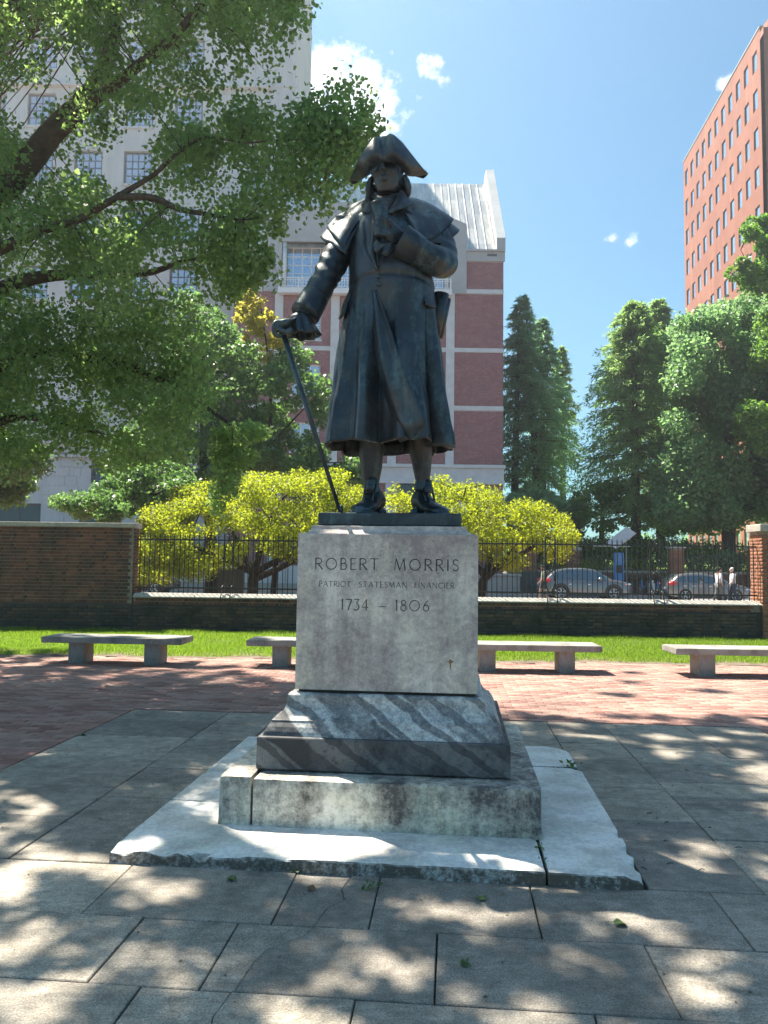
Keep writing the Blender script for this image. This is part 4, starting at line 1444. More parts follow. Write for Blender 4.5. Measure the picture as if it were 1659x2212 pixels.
# ---- body: one continuous surface (legs, trunk, neck, head, arms, hands)
body = MB()
HC = S(972, 340, 5.46)             # head centre
FA = Vector((-.20, -.95, -.22)).normalized()      # where the face looks
FX = Vector((0, 0, 1)).cross(FA).normalized() * -1
FX = FA.cross(Vector((0, 0, 1))).normalized()     # to the figure's left (screen right) or right
if FX.x < 0: FX = -FX
FZ = FX.cross(FA) if FX.cross(FA).z > 0 else -FX.cross(FA)
HM = Matrix((FX, -FA, FZ)).transposed()           # columns: right, back, up


def hp(x, y, z): return HC + HM @ Vector((x, y, z))


body.ell(hp(0, .02, .05), (.112, .135, .135), 20, 14, HM)                 # cranium
body.loft([[hp(x * w, y * d - o, z) for (x, y) in [(math.cos(2 * math.pi * k / 18), math.sin(2 * math.pi * k / 18)) for k in range(18)]]
           for w, d, o, z in ((.03, .03, .06, -.200), (.058, .060, .055, -.190), (.082, .085, .035, -.155), (.098, .105, .02, -.105), (.106, .112, .016, -.05), (.108, .100, .010, .0), (.108, .112, .004, .05), (.10, .12, .0, .10))])   # jaw to brow
body.ell(hp(0, -.088, -.178), (.034, .026, .024), 12, 8, HM)               # chin
for sg in (-1, 1):
    body.ell(hp(sg * .052, -.092, -.062), (.036, .026, .034), 12, 8, HM)   # cheek
    body.ell(hp(sg * .045, -.104, .034), (.042, .026, .015), 12, 8, HM)    # brow
    body.ell(hp(sg * .042, -.086, .0), (.020, .016, .014), 10, 8, HM)    # eye
    body.ell(hp(sg * .112, .015, -.02), (.014, .026, .038), 10, 8, HM)     # ear
    body.ell(hp(sg * .016, -.130, -.052), (.013, .014, .011), 10, 8, HM)   # nostril wing
body.loft([[hp(x * w, -.118 - p + y * .02, z) for (x, y) in [(math.cos(2 * math.pi * k / 10), math.sin(2 * math.pi * k / 10)) for k in range(10)]]
           for w, p, z in ((.012, -.004, .035), (.014, .008, .0), (.019, .030, -.035), (.024, .040, -.054), (.015, .014, -.070))])   # nose
body.ell(hp(0, -.118, -.098), (.040, .020, .011), 12, 6, HM)               # upper lip
body.ell(hp(0, -.116, -.117), (.034, .022, .012), 12, 6, HM)               # lower lip
body.tube([hp(0, .03, -.10), hp(0, .05, -.24), S(960, 640, 5.62)], [.085, .088, .12], 16)
# trunk under the clothes
tr = [((965, 640), .16, .14, 5.62), ((985, 760), .34, .19, 5.62), ((995, 950), .30, .23, 5.58), ((1000, 1150), .27, .25, 5.57), ((1005, 1350), .28, .25, 5.58), ((1005, 1600), .26, .22, 5.6)]
body.loft([oval(S(p[0], p[1], Y), a, b_, 24) for p, a, b_, Y in tr])
# legs: knee hidden by the coat, calves in stockings, feet in shoes
LEGL = [S(870, 1600, 5.62), S2(858, 700, 5.56), S2(852, 1000, 5.55), S2(850, 1130, 5.575), S2(850, 1250, 5.59), S2(848, 1370, 5.60), S2(858, 1440, 5.60)]
LEGR = [S(1180, 1600, 5.62), S2(1215, 700, 5.60), S2(1228, 1000, 5.62), S2(1232, 1100, 5.65), S2(1240, 1220, 5.67), S2(1246, 1340, 5.68), S2(1235, 1420, 5.68)]
body.tube(LEGL, [.14, .115, .085, .090, .078, .058, .060], 18)
body.tube(LEGR, [.14, .115, .083, .088, .072, .054, .058], 18)
# right arm (screen left) inside the sleeve, and its hand on the cane
sh_l, el_l, wr_l = S(640, 860, 5.60), S(490, 1200, 5.44), S(318, 1490, 5.30)
body.tube([S(760, 820, 5.60), sh_l, el_l, wr_l], [.11, .085, .07, .058], 14)
sh_r, el_r, wr_r = S(1310, 830, 5.60), S(1375, 1060, 5.42), S(1100, 905, 5.22)
body.tube([S(1180, 800, 5.60), sh_r, el_r, wr_r], [.12, .09, .075, .058], 14)


def finger(p, rad):
    n = len(p)
    body.tube(catmull(p, 4), [lerp_list([0, n - 1], [rad, rad * .78], i / 4) for i in range((n - 1) * 4 + 1)], 9)
    body.ell(p[-1], (rad * .8,) * 3, 9, 6)


# hand on the cane: palm down-left, four fingers curled over the grip, thumb along the near side
H1 = S(215, 1565, 5.24)
body.loft([oval(q, a, c, 14, Vector((.45, -.25, .6)).normalized(), Vector((.1, .95, .15)).normalized()) for q, a, c in
           ((wr_l, .056, .050), (S(275, 1535, 5.27), .058, .062), (S(215, 1565, 5.24), .062, .075), (S(160, 1562, 5.22), .055, .074), (S(128, 1555, 5.21), .035, .06))])
for k in range(4):
    dy = -.048 + .031 * k
    finger([S(160, 1545, 5.215 + dy), S(112, 1540 + 4 * k, 5.20 + dy), S(96, 1595 + 5 * k, 5.20 + dy), S(120, 1640 + 3 * k, 5.215 + dy * .9), S(160, 1640, 5.23 + dy * .8)], [.0185, .0195, .0185, .016][k])
finger([S(235, 1590, 5.19), S(195, 1612, 5.165), S(160, 1600, 5.155), S(135, 1580, 5.16)], .0205)
# left hand held at the chest: back of the hand to the viewer, fingers curled to the screen left
body.loft([oval(q, a, c, 14, Vector((.15, 0, 1)).normalized(), Vector((.35, .93, -.1)).normalized()) for q, a, c in
           ((wr_r, .056, .050), (S(1040, 862, 5.17), .070, .052), (S(985, 828, 5.14), .080, .050), (S(935, 805, 5.14), .074, .046), (S(915, 800, 5.15), .055, .036))])
for k in range(4):
    z = 752 + 36 * k
    xo = [14, 0, 2, 12][k]
    finger([S(955 + xo, z + 6, 5.12), S(905 + xo, z - 6, 5.09), S(876 + xo, z + 4, 5.115), S(884 + xo, z + 20, 5.16), S(915 + xo, z + 22, 5.19)], [.019, .021, .020, .0175][k])
finger([S(1010, 790, 5.11), S(965, 748, 5.09), S(925, 735, 5.10), S(893, 738, 5.12)], .0215)
body_o = remesh_build(body, 'figure', .0085, 1)


# ---- shoes
def shoe(heel, toe, w, tongue_z, lift=0.0):
    h = Vector((heel.x, heel.y, ZP)); t = Vector((toe.x, toe.y, ZP)); d = (t - h); L = d.length; d.normalize(); s = Vector((-d.y, d.x, 0))
    b = MB()
    prof = [(-.02, .55, .165, .05), (.04, .78, .215, .045), (.14, .84, .235, .043), (.28, .80, .225, .04), (.40, .86, .165, .03), (.55, 1.0, .120, .018), (.72, 1.05, .098, .014), (.87, .92, .082, .013), (.97, .62, .060, .012), (1.0, .3, .035, .012)]
    rings = []
    for u, ww, hh, z0 in prof:
        c = h + d * L * u; r = []
        for k in range(16):
            a = 2 * math.pi * k / 16
            x = math.cos(a) * w * ww; zz = math.sin(a)
            z = z0 + (hh - z0) * (.5 + .5 * zz)
            sq = 1.0 if zz < 0 else (1 - .35 * zz)
            r.append(c + s * x * sq + Vector((0, 0, z + lift * (1 - u))))
        rings.append(r)
    b.loft(rings)
    so = [(-.03, .62), (.06, .86), (.2, .86), (.36, .80), (.55, 1.06), (.74, 1.13), (.9, .98), (1.0, .6), (1.03, .25)]
    poly = [h + d * L * u + s * w * q for u, q in so] + [h + d * L * u - s * w * q for u, q in reversed(so)]
    n = len(poly)
    lz = lambda p: lift * (1 - max(0, min(1, (p - h).dot(d) / L)))
    v = [p + Vector((0, 0, .004 + lz(p))) for p in poly] + [p + Vector((0, 0, .022 + lz(p))) for p in poly]
    b.add(v, [tuple(range(n))[::-1], tuple(range(n, 2 * n))] + [(i, (i + 1) % n, n + (i + 1) % n, n + i) for i in range(n)])
    hl = [(-.03, .60), (.06, .85), (.17, .85), (.21, .6)]
    poly = [h + d * L * u + s * w * q for u, q in hl] + [h + d * L * u - s * w * q for u, q in reversed(hl)]
    n = len(poly)
    b.add([p + Vector((0, 0, lift * .9 + .0)) for p in poly] + [p + Vector((0, 0, .055 + lift)) for p in poly], [tuple(range(n))[::-1], tuple(range(n, 2 * n))] + [(i, (i + 1) % n, n + (i + 1) % n, n + i) for i in range(n)])
    o = remesh_build(b, 'shoe', .007, 2)
    # tongue and square buckle
    c = h + d * L * .30
    q = MB()
    q.loft([[c + d * L * a + s * w * ww * sg * k2 + Vector((0, 0, z)) - d * .03 * abs(sg) ** 2 for sg, k2 in ((-1, 1), (-.5, 1), (0, 1), (.5, 1), (1, 1))] for a, ww, z in ((.20, .52, .185), (.165, .52, .225), (.145, .52, .26), (.14, .46, .285))], closed=False)
    tg = q.build('tongue', M_BRZ, o, smooth=True, off=ST)
    m = tg.modifiers.new('t', 'SOLIDIFY'); m.thickness = .012
    bk = MB(); c2 = h + d * L * .47
    pts = [c2 + s * w * .42 * x + d * L * .085 * y + Vector((0, 0, .158 - .075 * y)) for x, y in ((-1, -1), (1, -1), (1, 1), (-1, 1), (-1, -1))]
    for a, e in zip(pts[:-1], pts[1:]): bk.tube([a, e], .0085, 6)
    bk.build('buckle', M_BRZ, o, smooth=True, off=ST)
    return o


shoe(S2(905, 1480, 5.70), S2(742, 1545, 5.31), .088, .3)
shoe(S2(1205, 1470, 5.80), S2(1408, 1560, 5.42), .084, .3, .012)


# ---- greatcoat: closed tube with folds that deepen towards the hem
def coat():
    # rows: (zoom y, left x, right x, centre Y, half depth)
    rows = [(660, 850, 1090, 5.62, .15), (720, 770, 1180, 5.62, .19), (800, 700, 1290, 5.61, .23), (950, 690, 1300, 5.58, .27), (1100, 694, 1295, 5.57, .30), (1230, 696, 1308, 5.57, .31), (1300, 692, 1322, 5.58, .305), (1420, 668, 1335, 5.59, .31),
            (1560, 640, 1348, 5.60, .325), (1722, 610, 1368, 5.61, .335), (1900, 584, 1382, 5.61, .345), (2080, 562, 1398, 5.62, .355), (2230, 538, 1420, 5.62, .362), (2360, 520, 1440, 5.62, .368), (2470, 508, 1455, 5.62, .372), (2512, 503, 1462, 5.62, .375)]
    ys = [r[0] for r in rows]
    NR, NA = 110, 240
    V = []
    for i in range(NR + 1):
        t = i / NR; zy = ys[0] + (ys[-1] - ys[0]) * t
        l, r = np.interp(zy, ys, [q[1] for q in rows]), np.interp(zy, ys, [q[2] for q in rows])
        Yc, dp = np.interp(zy, ys, [q[3] for q in rows]), np.interp(zy, ys, [q[4] for q in rows])
        P0_, P1_ = S(l, zy, Yc), S(r, zy, Yc); c = (P0_ + P1_) / 2; a = (P1_.x - P0_.x) / 2
        k = max(0, min(1, (zy - 1330) / 1100)); k = k ** 1.15
        for j in range(NA):
            th = 2 * math.pi * j / NA           # 0 = screen right, pi/2 = back, 3pi/2 = front
            th2 = th + .05 * math.sin(3 * th + 1)
            f = .0
            w = th + .05 * math.sin(4 * t * 3)
            for fr, am, ph in ((9, .5, .4), (14, .33, 2.1), (5, .45, 1.2), (22, .12, .3)):
                f += am * math.sin(fr * w + ph + .5 * t)
            f = math.copysign(abs(f) ** .8, f)
            # named ridges and grooves on the front (angle, width, height)
            for ag, wd, ht in ((248, 4.5, .9), (262, 5, -1.0), (277, 4, 1.0), (232, 6, -.7), (219, 5, .8), (316, 4.5, -1.9), (328, 6, 1.1), (338, 4, -.7), (296, 8, .5), (206, 5, -.8)):
                dd = (math.degrees(th) - ag)
                f += ht * 1.25 * math.exp(-(dd / wd) ** 2)
            amp = .050 * k
            belly = .035 * math.exp(-((zy - 1330) / 190) ** 2) * max(0, -math.sin(th)) ** 1.5
            # squarish oval
            ex = .88
            cx_, sx_ = math.cos(th), math.sin(th)
            X = a * math.copysign(abs(cx_) ** ex, cx_); Yy = dp * math.copysign(abs(sx_) ** ex, sx_)
            rad = Vector((X, Yy, 0)); n = Vector((cx_ / max(a, .1), sx_ / max(dp, .1), 0)).normalized()
            wr = .0055 * mnoise.noise(Vector((X * 7, Yy * 7, zy * .006))) + .004 * mnoise.noise(Vector((X * 17, zy * .012, Yy * 17)))
            edge = abs(cx_) ** 6
            p = c + rad + n * (f * amp * (1 - .55 * edge) + belly + wr)
            hem = .012 * math.sin(5 * th + .7) + .008 * math.sin(11 * th)
            p.z += hem * max(0, (t - .8) / .2)
            # waist seam crease
            p += n * (-.010 * math.exp(-((zy - 1312 - 18 * math.cos(th * 2)) / 14) ** 2))
            V.append(p - ST)
    F = []
    for i in range(NR):
        for j in range(NA):
            j2 = (j + 1) % NA
            F.append((i * NA + j, i * NA + j2, (i + 1) * NA + j2, (i + 1) * NA + j))
    o = link('greatcoat', np_mesh('greatcoat', np.array([tuple(v) for v in V]), np.array(F), M_BRZ, True), stat)
    m = o.modifiers.new('thick', 'SOLIDIFY'); m.thickness = .014; m.offset = -1
    return o


coat()


def sheet_grid(name, rows, thick=.012, sub=4, parent=stat, wob=.0, bevel=False):
    """a cloth panel through rows of 3-D points, smoothed both ways and thickened"""
    cols = [catmull(r, sub) for r in rows]
    m = len(cols[0]); g = []
    for j in range(m): g.append(catmull([c[j] for c in cols], sub))
    nr, nc = len(g[0]), m
    V = [g[j][i] - ST for i in range(nr) for j in range(nc)]
    if wob:
        V = [v + Vector((mnoise.noise(v * 8), mnoise.noise(v * 8 + Vector((5, 1, 2))), mnoise.noise(v * 8 + Vector((1, 7, 3))))) * wob for v in V]
    F = [(i * nc + j, i * nc + j + 1, (i + 1) * nc + j + 1, (i + 1) * nc + j) for i in range(nr - 1) for j in range(nc - 1)]
    o = link(name, np_mesh(name, np.array([tuple(v) for v in V]), np.array(F), M_BRZ, True), parent)
    b = bmesh.new(); b.from_mesh(o.data); bmesh.ops.recalc_face_normals(b, faces=b.faces); b.to_mesh(o.data); b.free()
    md = o.modifiers.new('thick', 'SOLIDIFY'); md.thickness = thick; md.offset = 0
    return o


# overlapping front panel of the skirt, its edge blown across to the screen right
fr = []
for (zy, ex, Ye, mx, Ym, ix, Yi) in ((1290, 886, 5.250, 876, 5.250, 862, 5.262), (1424, 936, 5.235, 906, 5.250, 868, 5.272), (1640, 1008, 5.200, 946, 5.240, 872, 5.280), (1860, 1080, 5.165, 990, 5.220, 900, 5.285),
                                    (2060, 1160, 5.120, 1040, 5.200, 950, 5.280), (2200, 1218, 5.080, 1085, 5.185, 995, 5.275), (2308, 1262, 5.050, 1120, 5.160, 1030, 5.265)):
    dY = .0 if zy < 1400 else -.035 * min(1, (zy - 1400) / 500)
    Ye += dY; Ym += dY; Yi += dY * .5
    fr.append([S(ix, zy, Yi), S((ix + mx) / 2, zy + (zy > 2000) * 14, (Yi + Ym) / 2 - .018), S(mx, zy + (zy > 2000) * 26, Ym), S((mx + ex) / 2, zy + (zy > 2000) * 14, (Ym + Ye) / 2 + .012), S(ex, zy, Ye)])
fr.append([S(1062, 2425, 5.265), S(1095, 2428, 5.220), S(1140, 2425, 5.170), S(1188, 2398, 5.120), S(1222, 2372, 5.085)])
fr.append([S(1078, 2462, 5.270), S(1102, 2455, 5.230), S(1140, 2440, 5.180), S(1178, 2415, 5.135), S(1205, 2395, 5.100)])
sheet_grid('coat_front', fr, .016, 5)
# turned edge of that panel (thick hem bead)
hb = MB(); hb.tube(catmull([r[4] for r in fr], 5), .0085, 7); hb.build('hem_roll', M_BRZ, stat, smooth=True, off=ST)
# button front of the body of the coat, with lapels
for zy, zx in ((1120, 892), (1180, 898), (1240, 902)):
    MB().ell(S(zx, zy, 5.21), (.017, .012, .017), 10, 6).build('button', M_BRZ, stat, smooth=True, off=ST)
sheet_grid('lapel', [[S(772, 720, 5.44), S(800, 700, 5.42), S(838, 690, 5.42)], [S(758, 840, 5.36), S(795, 850, 5.335), S(826, 860, 5.35)], [S(768, 960, 5.315), S(806, 980, 5.29), S(836, 990, 5.30)], [S(842, 1075, 5.265), S(858, 1088, 5.25), S(872, 1098, 5.25)]], .016)
sheet_grid('lapel', [[S(1085, 690, 5.40), S(1040, 700, 5.40), S(1010, 700, 5.41)], [S(1130, 820, 5.33), S(1080, 840, 5.31), S(1030, 850, 5.33)], [S(1090, 960, 5.29), S(1040, 985, 5.265), S(985, 990, 5.28)], [S(985, 1085, 5.255), S(960, 1090, 5.24), S(930, 1098, 5.245)]], .016)
# shirt frill
jb = []
for i, zy in enumerate((700, 760, 830, 900, 970, 1040, 1090)):
    w = (34, 48, 56, 64, 70, 50, 18)[i]
    jb.append([S(905 + w * u / 3 * 1.0, zy + 14 * (k % 2), (5.40, 5.34, 5.30, 5.275, 5.262, 5.255, 5.255)[i] - .028 * (k % 2)) for k, u in enumerate((-3, -2, -1, 0, 1, 2, 3))])
sheet_grid('shirt_frill', jb, .010, 3, wob=.012)
# ruffled wrist at the chest
rf = []
for i in range(2):
    rf.append([S(880 + 26 * k + 10 * i, 905 + 62 * i + 24 * (k % 2), 5.12 + .03 * ((k + 1) % 2) + .02 * i) for k in range(6)])
sheet_grid('cuff_frill', [[S(1035, 905, 5.17), S(1000, 925, 5.14), S(965, 930, 5.13), S(935, 915, 5.14), S(915, 890, 5.16)], [S(1010, 975, 5.17), S(965, 990, 5.12), S(938, 962, 5.15), S(905, 975, 5.13), S(880, 920, 5.17)], [S(975, 1030, 5.19), S(955, 1020, 5.14), S(925, 1000, 5.18), S(890, 1000, 5.15), S(868, 945, 5.19)]], .010, 4, wob=.008)


# ---- sleeves
def sleeve(name, path, rad, n=26, seed=0, cuff=None):
    P = catmull(path, 8); m = len(P)
    R_ = [lerp_list(np.linspace(0, 1, len(rad)), rad, i / (m - 1)) for i in range(m)]
    b = MB(); b.tube(P, R_, n)
    o = b.build(name, M_BRZ, stat, off=ST)
    s = o.modifiers.new('sub', 'SUBSURF'); s.levels = 1; s.render_levels = 1
    apply_mods(o)
    me = o.data
    me.update()
    for v in me.vertices:
        w = v.co + ST
        # creases wrap the limb, bunched at the elbow
        q = min(range(0, m, 2), key=lambda i: (P[i] - w).length_squared) / m
        amp = .004 + .008 * math.exp(-((q - .55) / .14) ** 2) + .004 * math.exp(-((q - .08) / .12) ** 2)
        v.co += v.normal * amp * (math.sin(w.z * 40 + w.x * 30 - w.y * 25 + 9 * mnoise.noise(w * 4 + Vector((seed, 0, 0)))) * (.3 + .7 * abs(mnoise.noise(w * 3.1))) + 1.1 * mnoise.noise(w * 7))
    o.data.materials.clear(); o.data.materials.append(M_BRZ); shade_smooth(o)
    return o


sleeve('sleeve', [S(700, 800, 5.60), S(640, 900, 5.585), S(560, 1080, 5.50), S(480, 1230, 5.43), S(400, 1370, 5.36), S(345, 1465, 5.315)], [.135, .125, .108, .098, .092, .094], seed=1)
cf = MB(); cfp = [S(418, 1340, 5.375), S(366, 1430, 5.33), S(338, 1478, 5.31)]
cf.tube(catmull(cfp, 4), [.100, .100, .102, .103, .104, .105, .106, .107, .106], 24); cf.build('cuff', M_BRZ, stat, smooth=True, off=ST)
sleeve('sleeve', [S(1240, 800, 5.60), S(1330, 880, 5.58), S(1388, 1000, 5.50), S(1390, 1078, 5.42), S(1320, 1060, 5.32), S(1220, 1000, 5.255), S(1130, 940, 5.225)], [.15, .135, .12, .112, .112, .106, .102], seed=4)
cf = MB(); cfp = [S(1215, 1000, 5.25), S(1120, 938, 5.215), S(1072, 908, 5.205)]
cf.tube(catmull(cfp, 4), [.108, .111, .113, .115, .116, .117, .118, .119, .117], 24); cf.build('cuff', M_BRZ, stat, smooth=True, off=ST)
# frill hanging at the cane hand
fl = []
for i, (r0, dz) in enumerate(((.070, 0), (.090, .05), (.104, .11), (.110, .155))):
    row = []
    for k in range(21):
        a = 2 * math.pi * k / 20
        c = wr_l + Vector((-.028 + .008 * i, 0, .0 - dz * .55))
        rr = r0 * (1 + (.20 * i / 3) * math.sin(7 * a + 1))
        row.append(c + Vector((.86 * math.cos(a), 0, .36 * math.cos(a) * .8)) * rr + Vector((0, 1, 0)) * math.sin(a) * rr + Vector((.30, 0, -.95)) * dz * (.35 + .65 * (.5 + .5 * math.cos(a))) * .6)
    fl.append(row)
sheet_grid('cuff_frill', fl, .010, 2, wob=.008)


# ---- cape in two layers, collar
def cape(name, outer, inner, bul, thick=.016, amp=.005, fr=5):
    O = catmull(outer, 10); I = catmull(inner, 10)
    n = min(len(O), len(I)); O = [O[int(i * (len(O) - 1) / (n - 1))] for i in range(n)]; I = [I[int(i * (len(I) - 1) / (n - 1))] for i in range(n)]
    NR = 22; V = []
    for i in range(NR + 1):
        t = i / NR
        for j in range(n):
            p = I[j].lerp(O[j], t)
            up = bul * 4 * t * (1 - t) * (1.0 - .15 * t)
            p = p + Vector((0, 0, up * .85)) + Vector((p.x - PED_C.x, p.y - SY, 0)).normalized() * up * .35
            w = t ** 1.7 * amp
            a = j / (n - 1)
            p += Vector((p.x - PED_C.x, p.y - SY, 0)).normalized() * w * (math.sin(fr * 6.28 * a) + .7 * math.sin(fr * 3.3 * 6.28 / 6 * a + 1.3))
            p.z += .006 * t * mnoise.noise(p * 7)
            V.append(p - ST)
    F = [(i * n + j, i * n + j + 1, (i + 1) * n + j + 1, (i + 1) * n + j) for i in range(NR) for j in range(n - 1)]
    o = link(name, np_mesh(name, np.array([tuple(v) for v in V]), np.array(F), M_BRZ, True), stat)
    b = bmesh.new(); b.from_mesh(o.data); bmesh.ops.recalc_face_normals(b, faces=b.faces); b.to_mesh(o.data); b.free()
    m = o.modifiers.new('t', 'SOLIDIFY'); m.thickness = thick; m.offset = 0
    return o


inn = [S(822, 720, 5.45), S(822, 640, 5.52), S(850, 590, 5.62), S(890, 560, 5.72), S(965, 545, 5.77), S(1050, 555, 5.72), S(1105, 590, 5.60), S(1090, 650, 5.47), S(1075, 700, 5.41)]
cape('cape', [S(648, 960, 5.37), S(580, 895, 5.40), S(524, 832, 5.54), S(560, 800, 5.80), S(990, 860, 6.00), S(1400, 770, 5.82), S(1478, 752, 5.56), S(1400, 832, 5.42), S(1290, 905, 5.33), S(1190, 850, 5.29)], inn, .040)
inn2 = [p + Vector((0, 0, -.02)) for p in inn]
cape('cape', [S(662, 1012, 5.375), S(560, 955, 5.405), S(468, 892, 5.56), S(520, 880, 5.84), S(990, 950, 6.05), S(1450, 860, 5.86), S(1522, 832, 5.57), S(1450, 905, 5.42), S(1330, 935, 5.36), S(1240, 905, 5.33)], inn2, .035, amp=.008, fr=6)
# standing collar with turned points
sheet_grid('collar', [[S(838, 700, 5.43), S(818, 640, 5.50), S(850, 590, 5.64), S(965, 560, 5.78), S(1085, 590, 5.66), S(1092, 650, 5.48), S(1060, 700, 5.40)],
                      [S(808, 640, 5.43), S(806, 600, 5.52), S(850, 545, 5.68), S(965, 520, 5.81), S(1095, 540, 5.67), S(1120, 590, 5.47), S(1085, 650, 5.37)],
                      [S(812, 585, 5.42), S(818, 560, 5.52), S(856, 515, 5.68), S(965, 495, 5.80), S(1092, 505, 5.65), S(1075, 520, 5.44), S(1030, 600, 5.36)]], .016, 4)
sheet_grid('collar_point', [[S(1070, 522, 5.42), S(1052, 570, 5.38), S(1015, 640, 5.36), S(985, 690, 5.35)], [S(1120, 570, 5.41), S(1090, 610, 5.35), S(1045, 650, 5.325), S(1000, 695, 5.335)], [S(1168, 632, 5.40), S(1110, 655, 5.34), S(1060, 672, 5.325), S(1010, 700, 5.34)]], .014, 4)
sheet_grid('collar_point', [[S(826, 565, 5.46), S(840, 610, 5.42), S(862, 650, 5.40)], [S(802, 620, 5.44), S(822, 650, 5.40), S(848, 680, 5.39)], [S(778, 690, 5.43), S(805, 690, 5.39), S(835, 700, 5.39)]], .014, 4)
# neck cloth
nc = MB()
for k in range(3): nc.tube(catmull([S(872, 575 + 26 * k, 5.52), S(905, 590 + 27 * k, 5.425), S(960, 600 + 27 * k, 5.395), S(1010, 588 + 26 * k, 5.42), S(1045, 565 + 26 * k, 5.52)]), .030, 8)
nc.build('neckcloth', M_BRZ, stat, smooth=True, off=ST)

# ---- hair at both sides, curled
hr = MB()
for (x, y, r, Y) in ((846, 440, .030, 5.49), (836, 475, .032, 5.50), (832, 512, .034, 5.51), (838, 550, .034, 5.53), (852, 575, .028, 5.55), (858, 505, .032, 5.56), (1112, 425, .028, 5.49), (1124, 462, .032, 5.50), (1132, 500, .034, 5.51), (1132, 535, .034, 5.53), (1112, 560, .03, 5.56), (1095, 510, .032, 5.56)):
    hr.ell(S(x, y, Y), (r * .8, r * 1.1, r * 1.15), 12, 8)
hr.ell(hp(0, .11, -.10), (.12, .07, .14), 16, 10)
remesh_build(hr, 'hair', .008, 1, .014)


# ---- tricorne: crown, brim turned up in front in two lobes, drooping points at the sides
def hat():
    b = MB()
    c = S(975, 255, 5.48)
    b.loft([oval(c + Vector((0, 0, z)), a, a * 1.12, 24) for z, a in ((-.055, .150), (.0, .148), (.05, .138), (.085, .11), (.10, .06), (.104, .01))])
    b.build('hat_crown', M_BRZ, stat, smooth=True, off=ST)
    # the upturned front: headband row, mid row, top edge
    band = [S(742, 438, 5.62), S(800, 418, 5.47), S(850, 358, 5.37), S(910, 312, 5.315), S(965, 298, 5.305), S(1025, 304, 5.315), S(1080, 338, 5.37), S(1130, 402, 5.47), S(1222, 402, 5.62)]
    mid = [S(712, 440, 5.60), S(772, 345, 5.40), S(825, 285, 5.29), S(882, 225, 5.245), S(950, 245, 5.285), S(1018, 215, 5.245), S(1090, 280, 5.29), S(1165, 345, 5.40), S(1250, 396, 5.60)]
    top = [S(684, 441, 5.585), S(738, 318, 5.40), S(790, 232, 5.32), S(884, 112, 5.33), S(940, 152, 5.37), S(1000, 90, 5.33), S(1095, 172, 5.33), S(1190, 288, 5.41), S(1284, 388, 5.585)]
    sheet_grid('hat_brim', [band, mid, top], .018, 5)
    # rear half of the brim, lower and out of the light
    r0 = [S(742, 438, 5.62), S(815, 400, 5.70), S(890, 370, 5.74), S(975, 360, 5.755), S(1060, 365, 5.74), S(1140, 385, 5.70), S(1222, 402, 5.62)]
    r1 = [S(684, 441, 5.585), S(760, 380, 5.76), S(860, 260, 5.84), S(975, 215, 5.86), S(1090, 250, 5.84), S(1205, 350, 5.76), S(1284, 388, 5.585)]
    sheet_grid('hat_brim', [r0, [(a + c2) / 2 + Vector((0, .03, -.01)) for a, c2 in zip(r0, r1)], r1], .018, 5)


hat()

# ---- cane, papers, pocket flaps
cn = MB(); a, e = S(172, 1630, 5.235), S2(614, 1578, 5.34); e.z = ZP + .002
cn.tube([a, a.lerp(e, .5), e], [.0195, .0165, .0125], 12); cn.tube(catmull([S(120, 1590, 5.20), S(150, 1598, 5.215), S(172, 1632, 5.235)], 4), .024, 10)
cn.tube([e + Vector((0, 0, .06)), e], .0165, 10)
cn.build('cane', M_BRZ, stat, smooth=True, off=ST)
pp = MB(); q0, q1 = S(930, 760, 5.14), S(910, 628, 5.15)
pp.tube([q0, q0.lerp(q1, .5), q1], [.038, .050, .060], 16, cap=False); pp.tube([q1 + Vector((0, 0, -.012)), q1 + Vector((0, 0, .003))], [.063, .062], 16)
pl = pp.build('rolled_paper', M_BRZ, stat, smooth=True, off=ST)
pp = MB(); q0, q1 = S(1340, 1640, 5.56), S(1392, 1318, 5.55)
pp.tube([q0, q0.lerp(q1, .5), q1], [.040, .050, .056], 14); pp.tube([q0 + Vector((.03, .05, 0)), q1 + Vector((.035, .05, -.02))], [.035, .042], 12)
pp.build('rolled_paper', M_BRZ, stat, smooth=True, off=ST)
sheet_grid('pocket_flap', [[S(1232, 1262, 5.36), S(1262, 1266, 5.40), S(1292, 1276, 5.46)], [S(1250, 1335, 5.325), S(1292, 1345, 5.36), S(1318, 1350, 5.42)], [S(1268, 1400, 5.31), S(1312, 1420, 5.34), S(1346, 1424, 5.40)]], .018)
sheet_grid('pocket_flap', [[S(704, 1288, 5.40), S(690, 1292, 5.48), S(690, 1296, 5.56)], [S(668, 1380, 5.37), S(645, 1390, 5.46), S(640, 1390, 5.55)], [S(640, 1470, 5.36), S(612, 1506, 5.45), S(604, 1516, 5.54)]], .018)
# back vent tail seen below the hem
sheet_grid('coat_tail', [[S(940, 2480, 5.95), S(1020, 2475, 5.97), S(1100, 2450, 5.98)], [S(945, 2560, 5.96), S(1020, 2556, 5.98), S(1098, 2532, 6.0)]], .014)
sheet_grid('coat_tail', [[S(1290, 2470, 5.86), S(1390, 2470, 5.80), S(1455, 2480, 5.72)], [S(1298, 2500, 5.87), S(1400, 2525, 5.81), S(1478, 2527, 5.73)]], .014)

# ================================================================ benches
M_BENCH = m_marble_stained('bench_stone', (.31, .295, .28), (.11, .105, .10), .5, streak=False, scale=1.3, bias=.07)


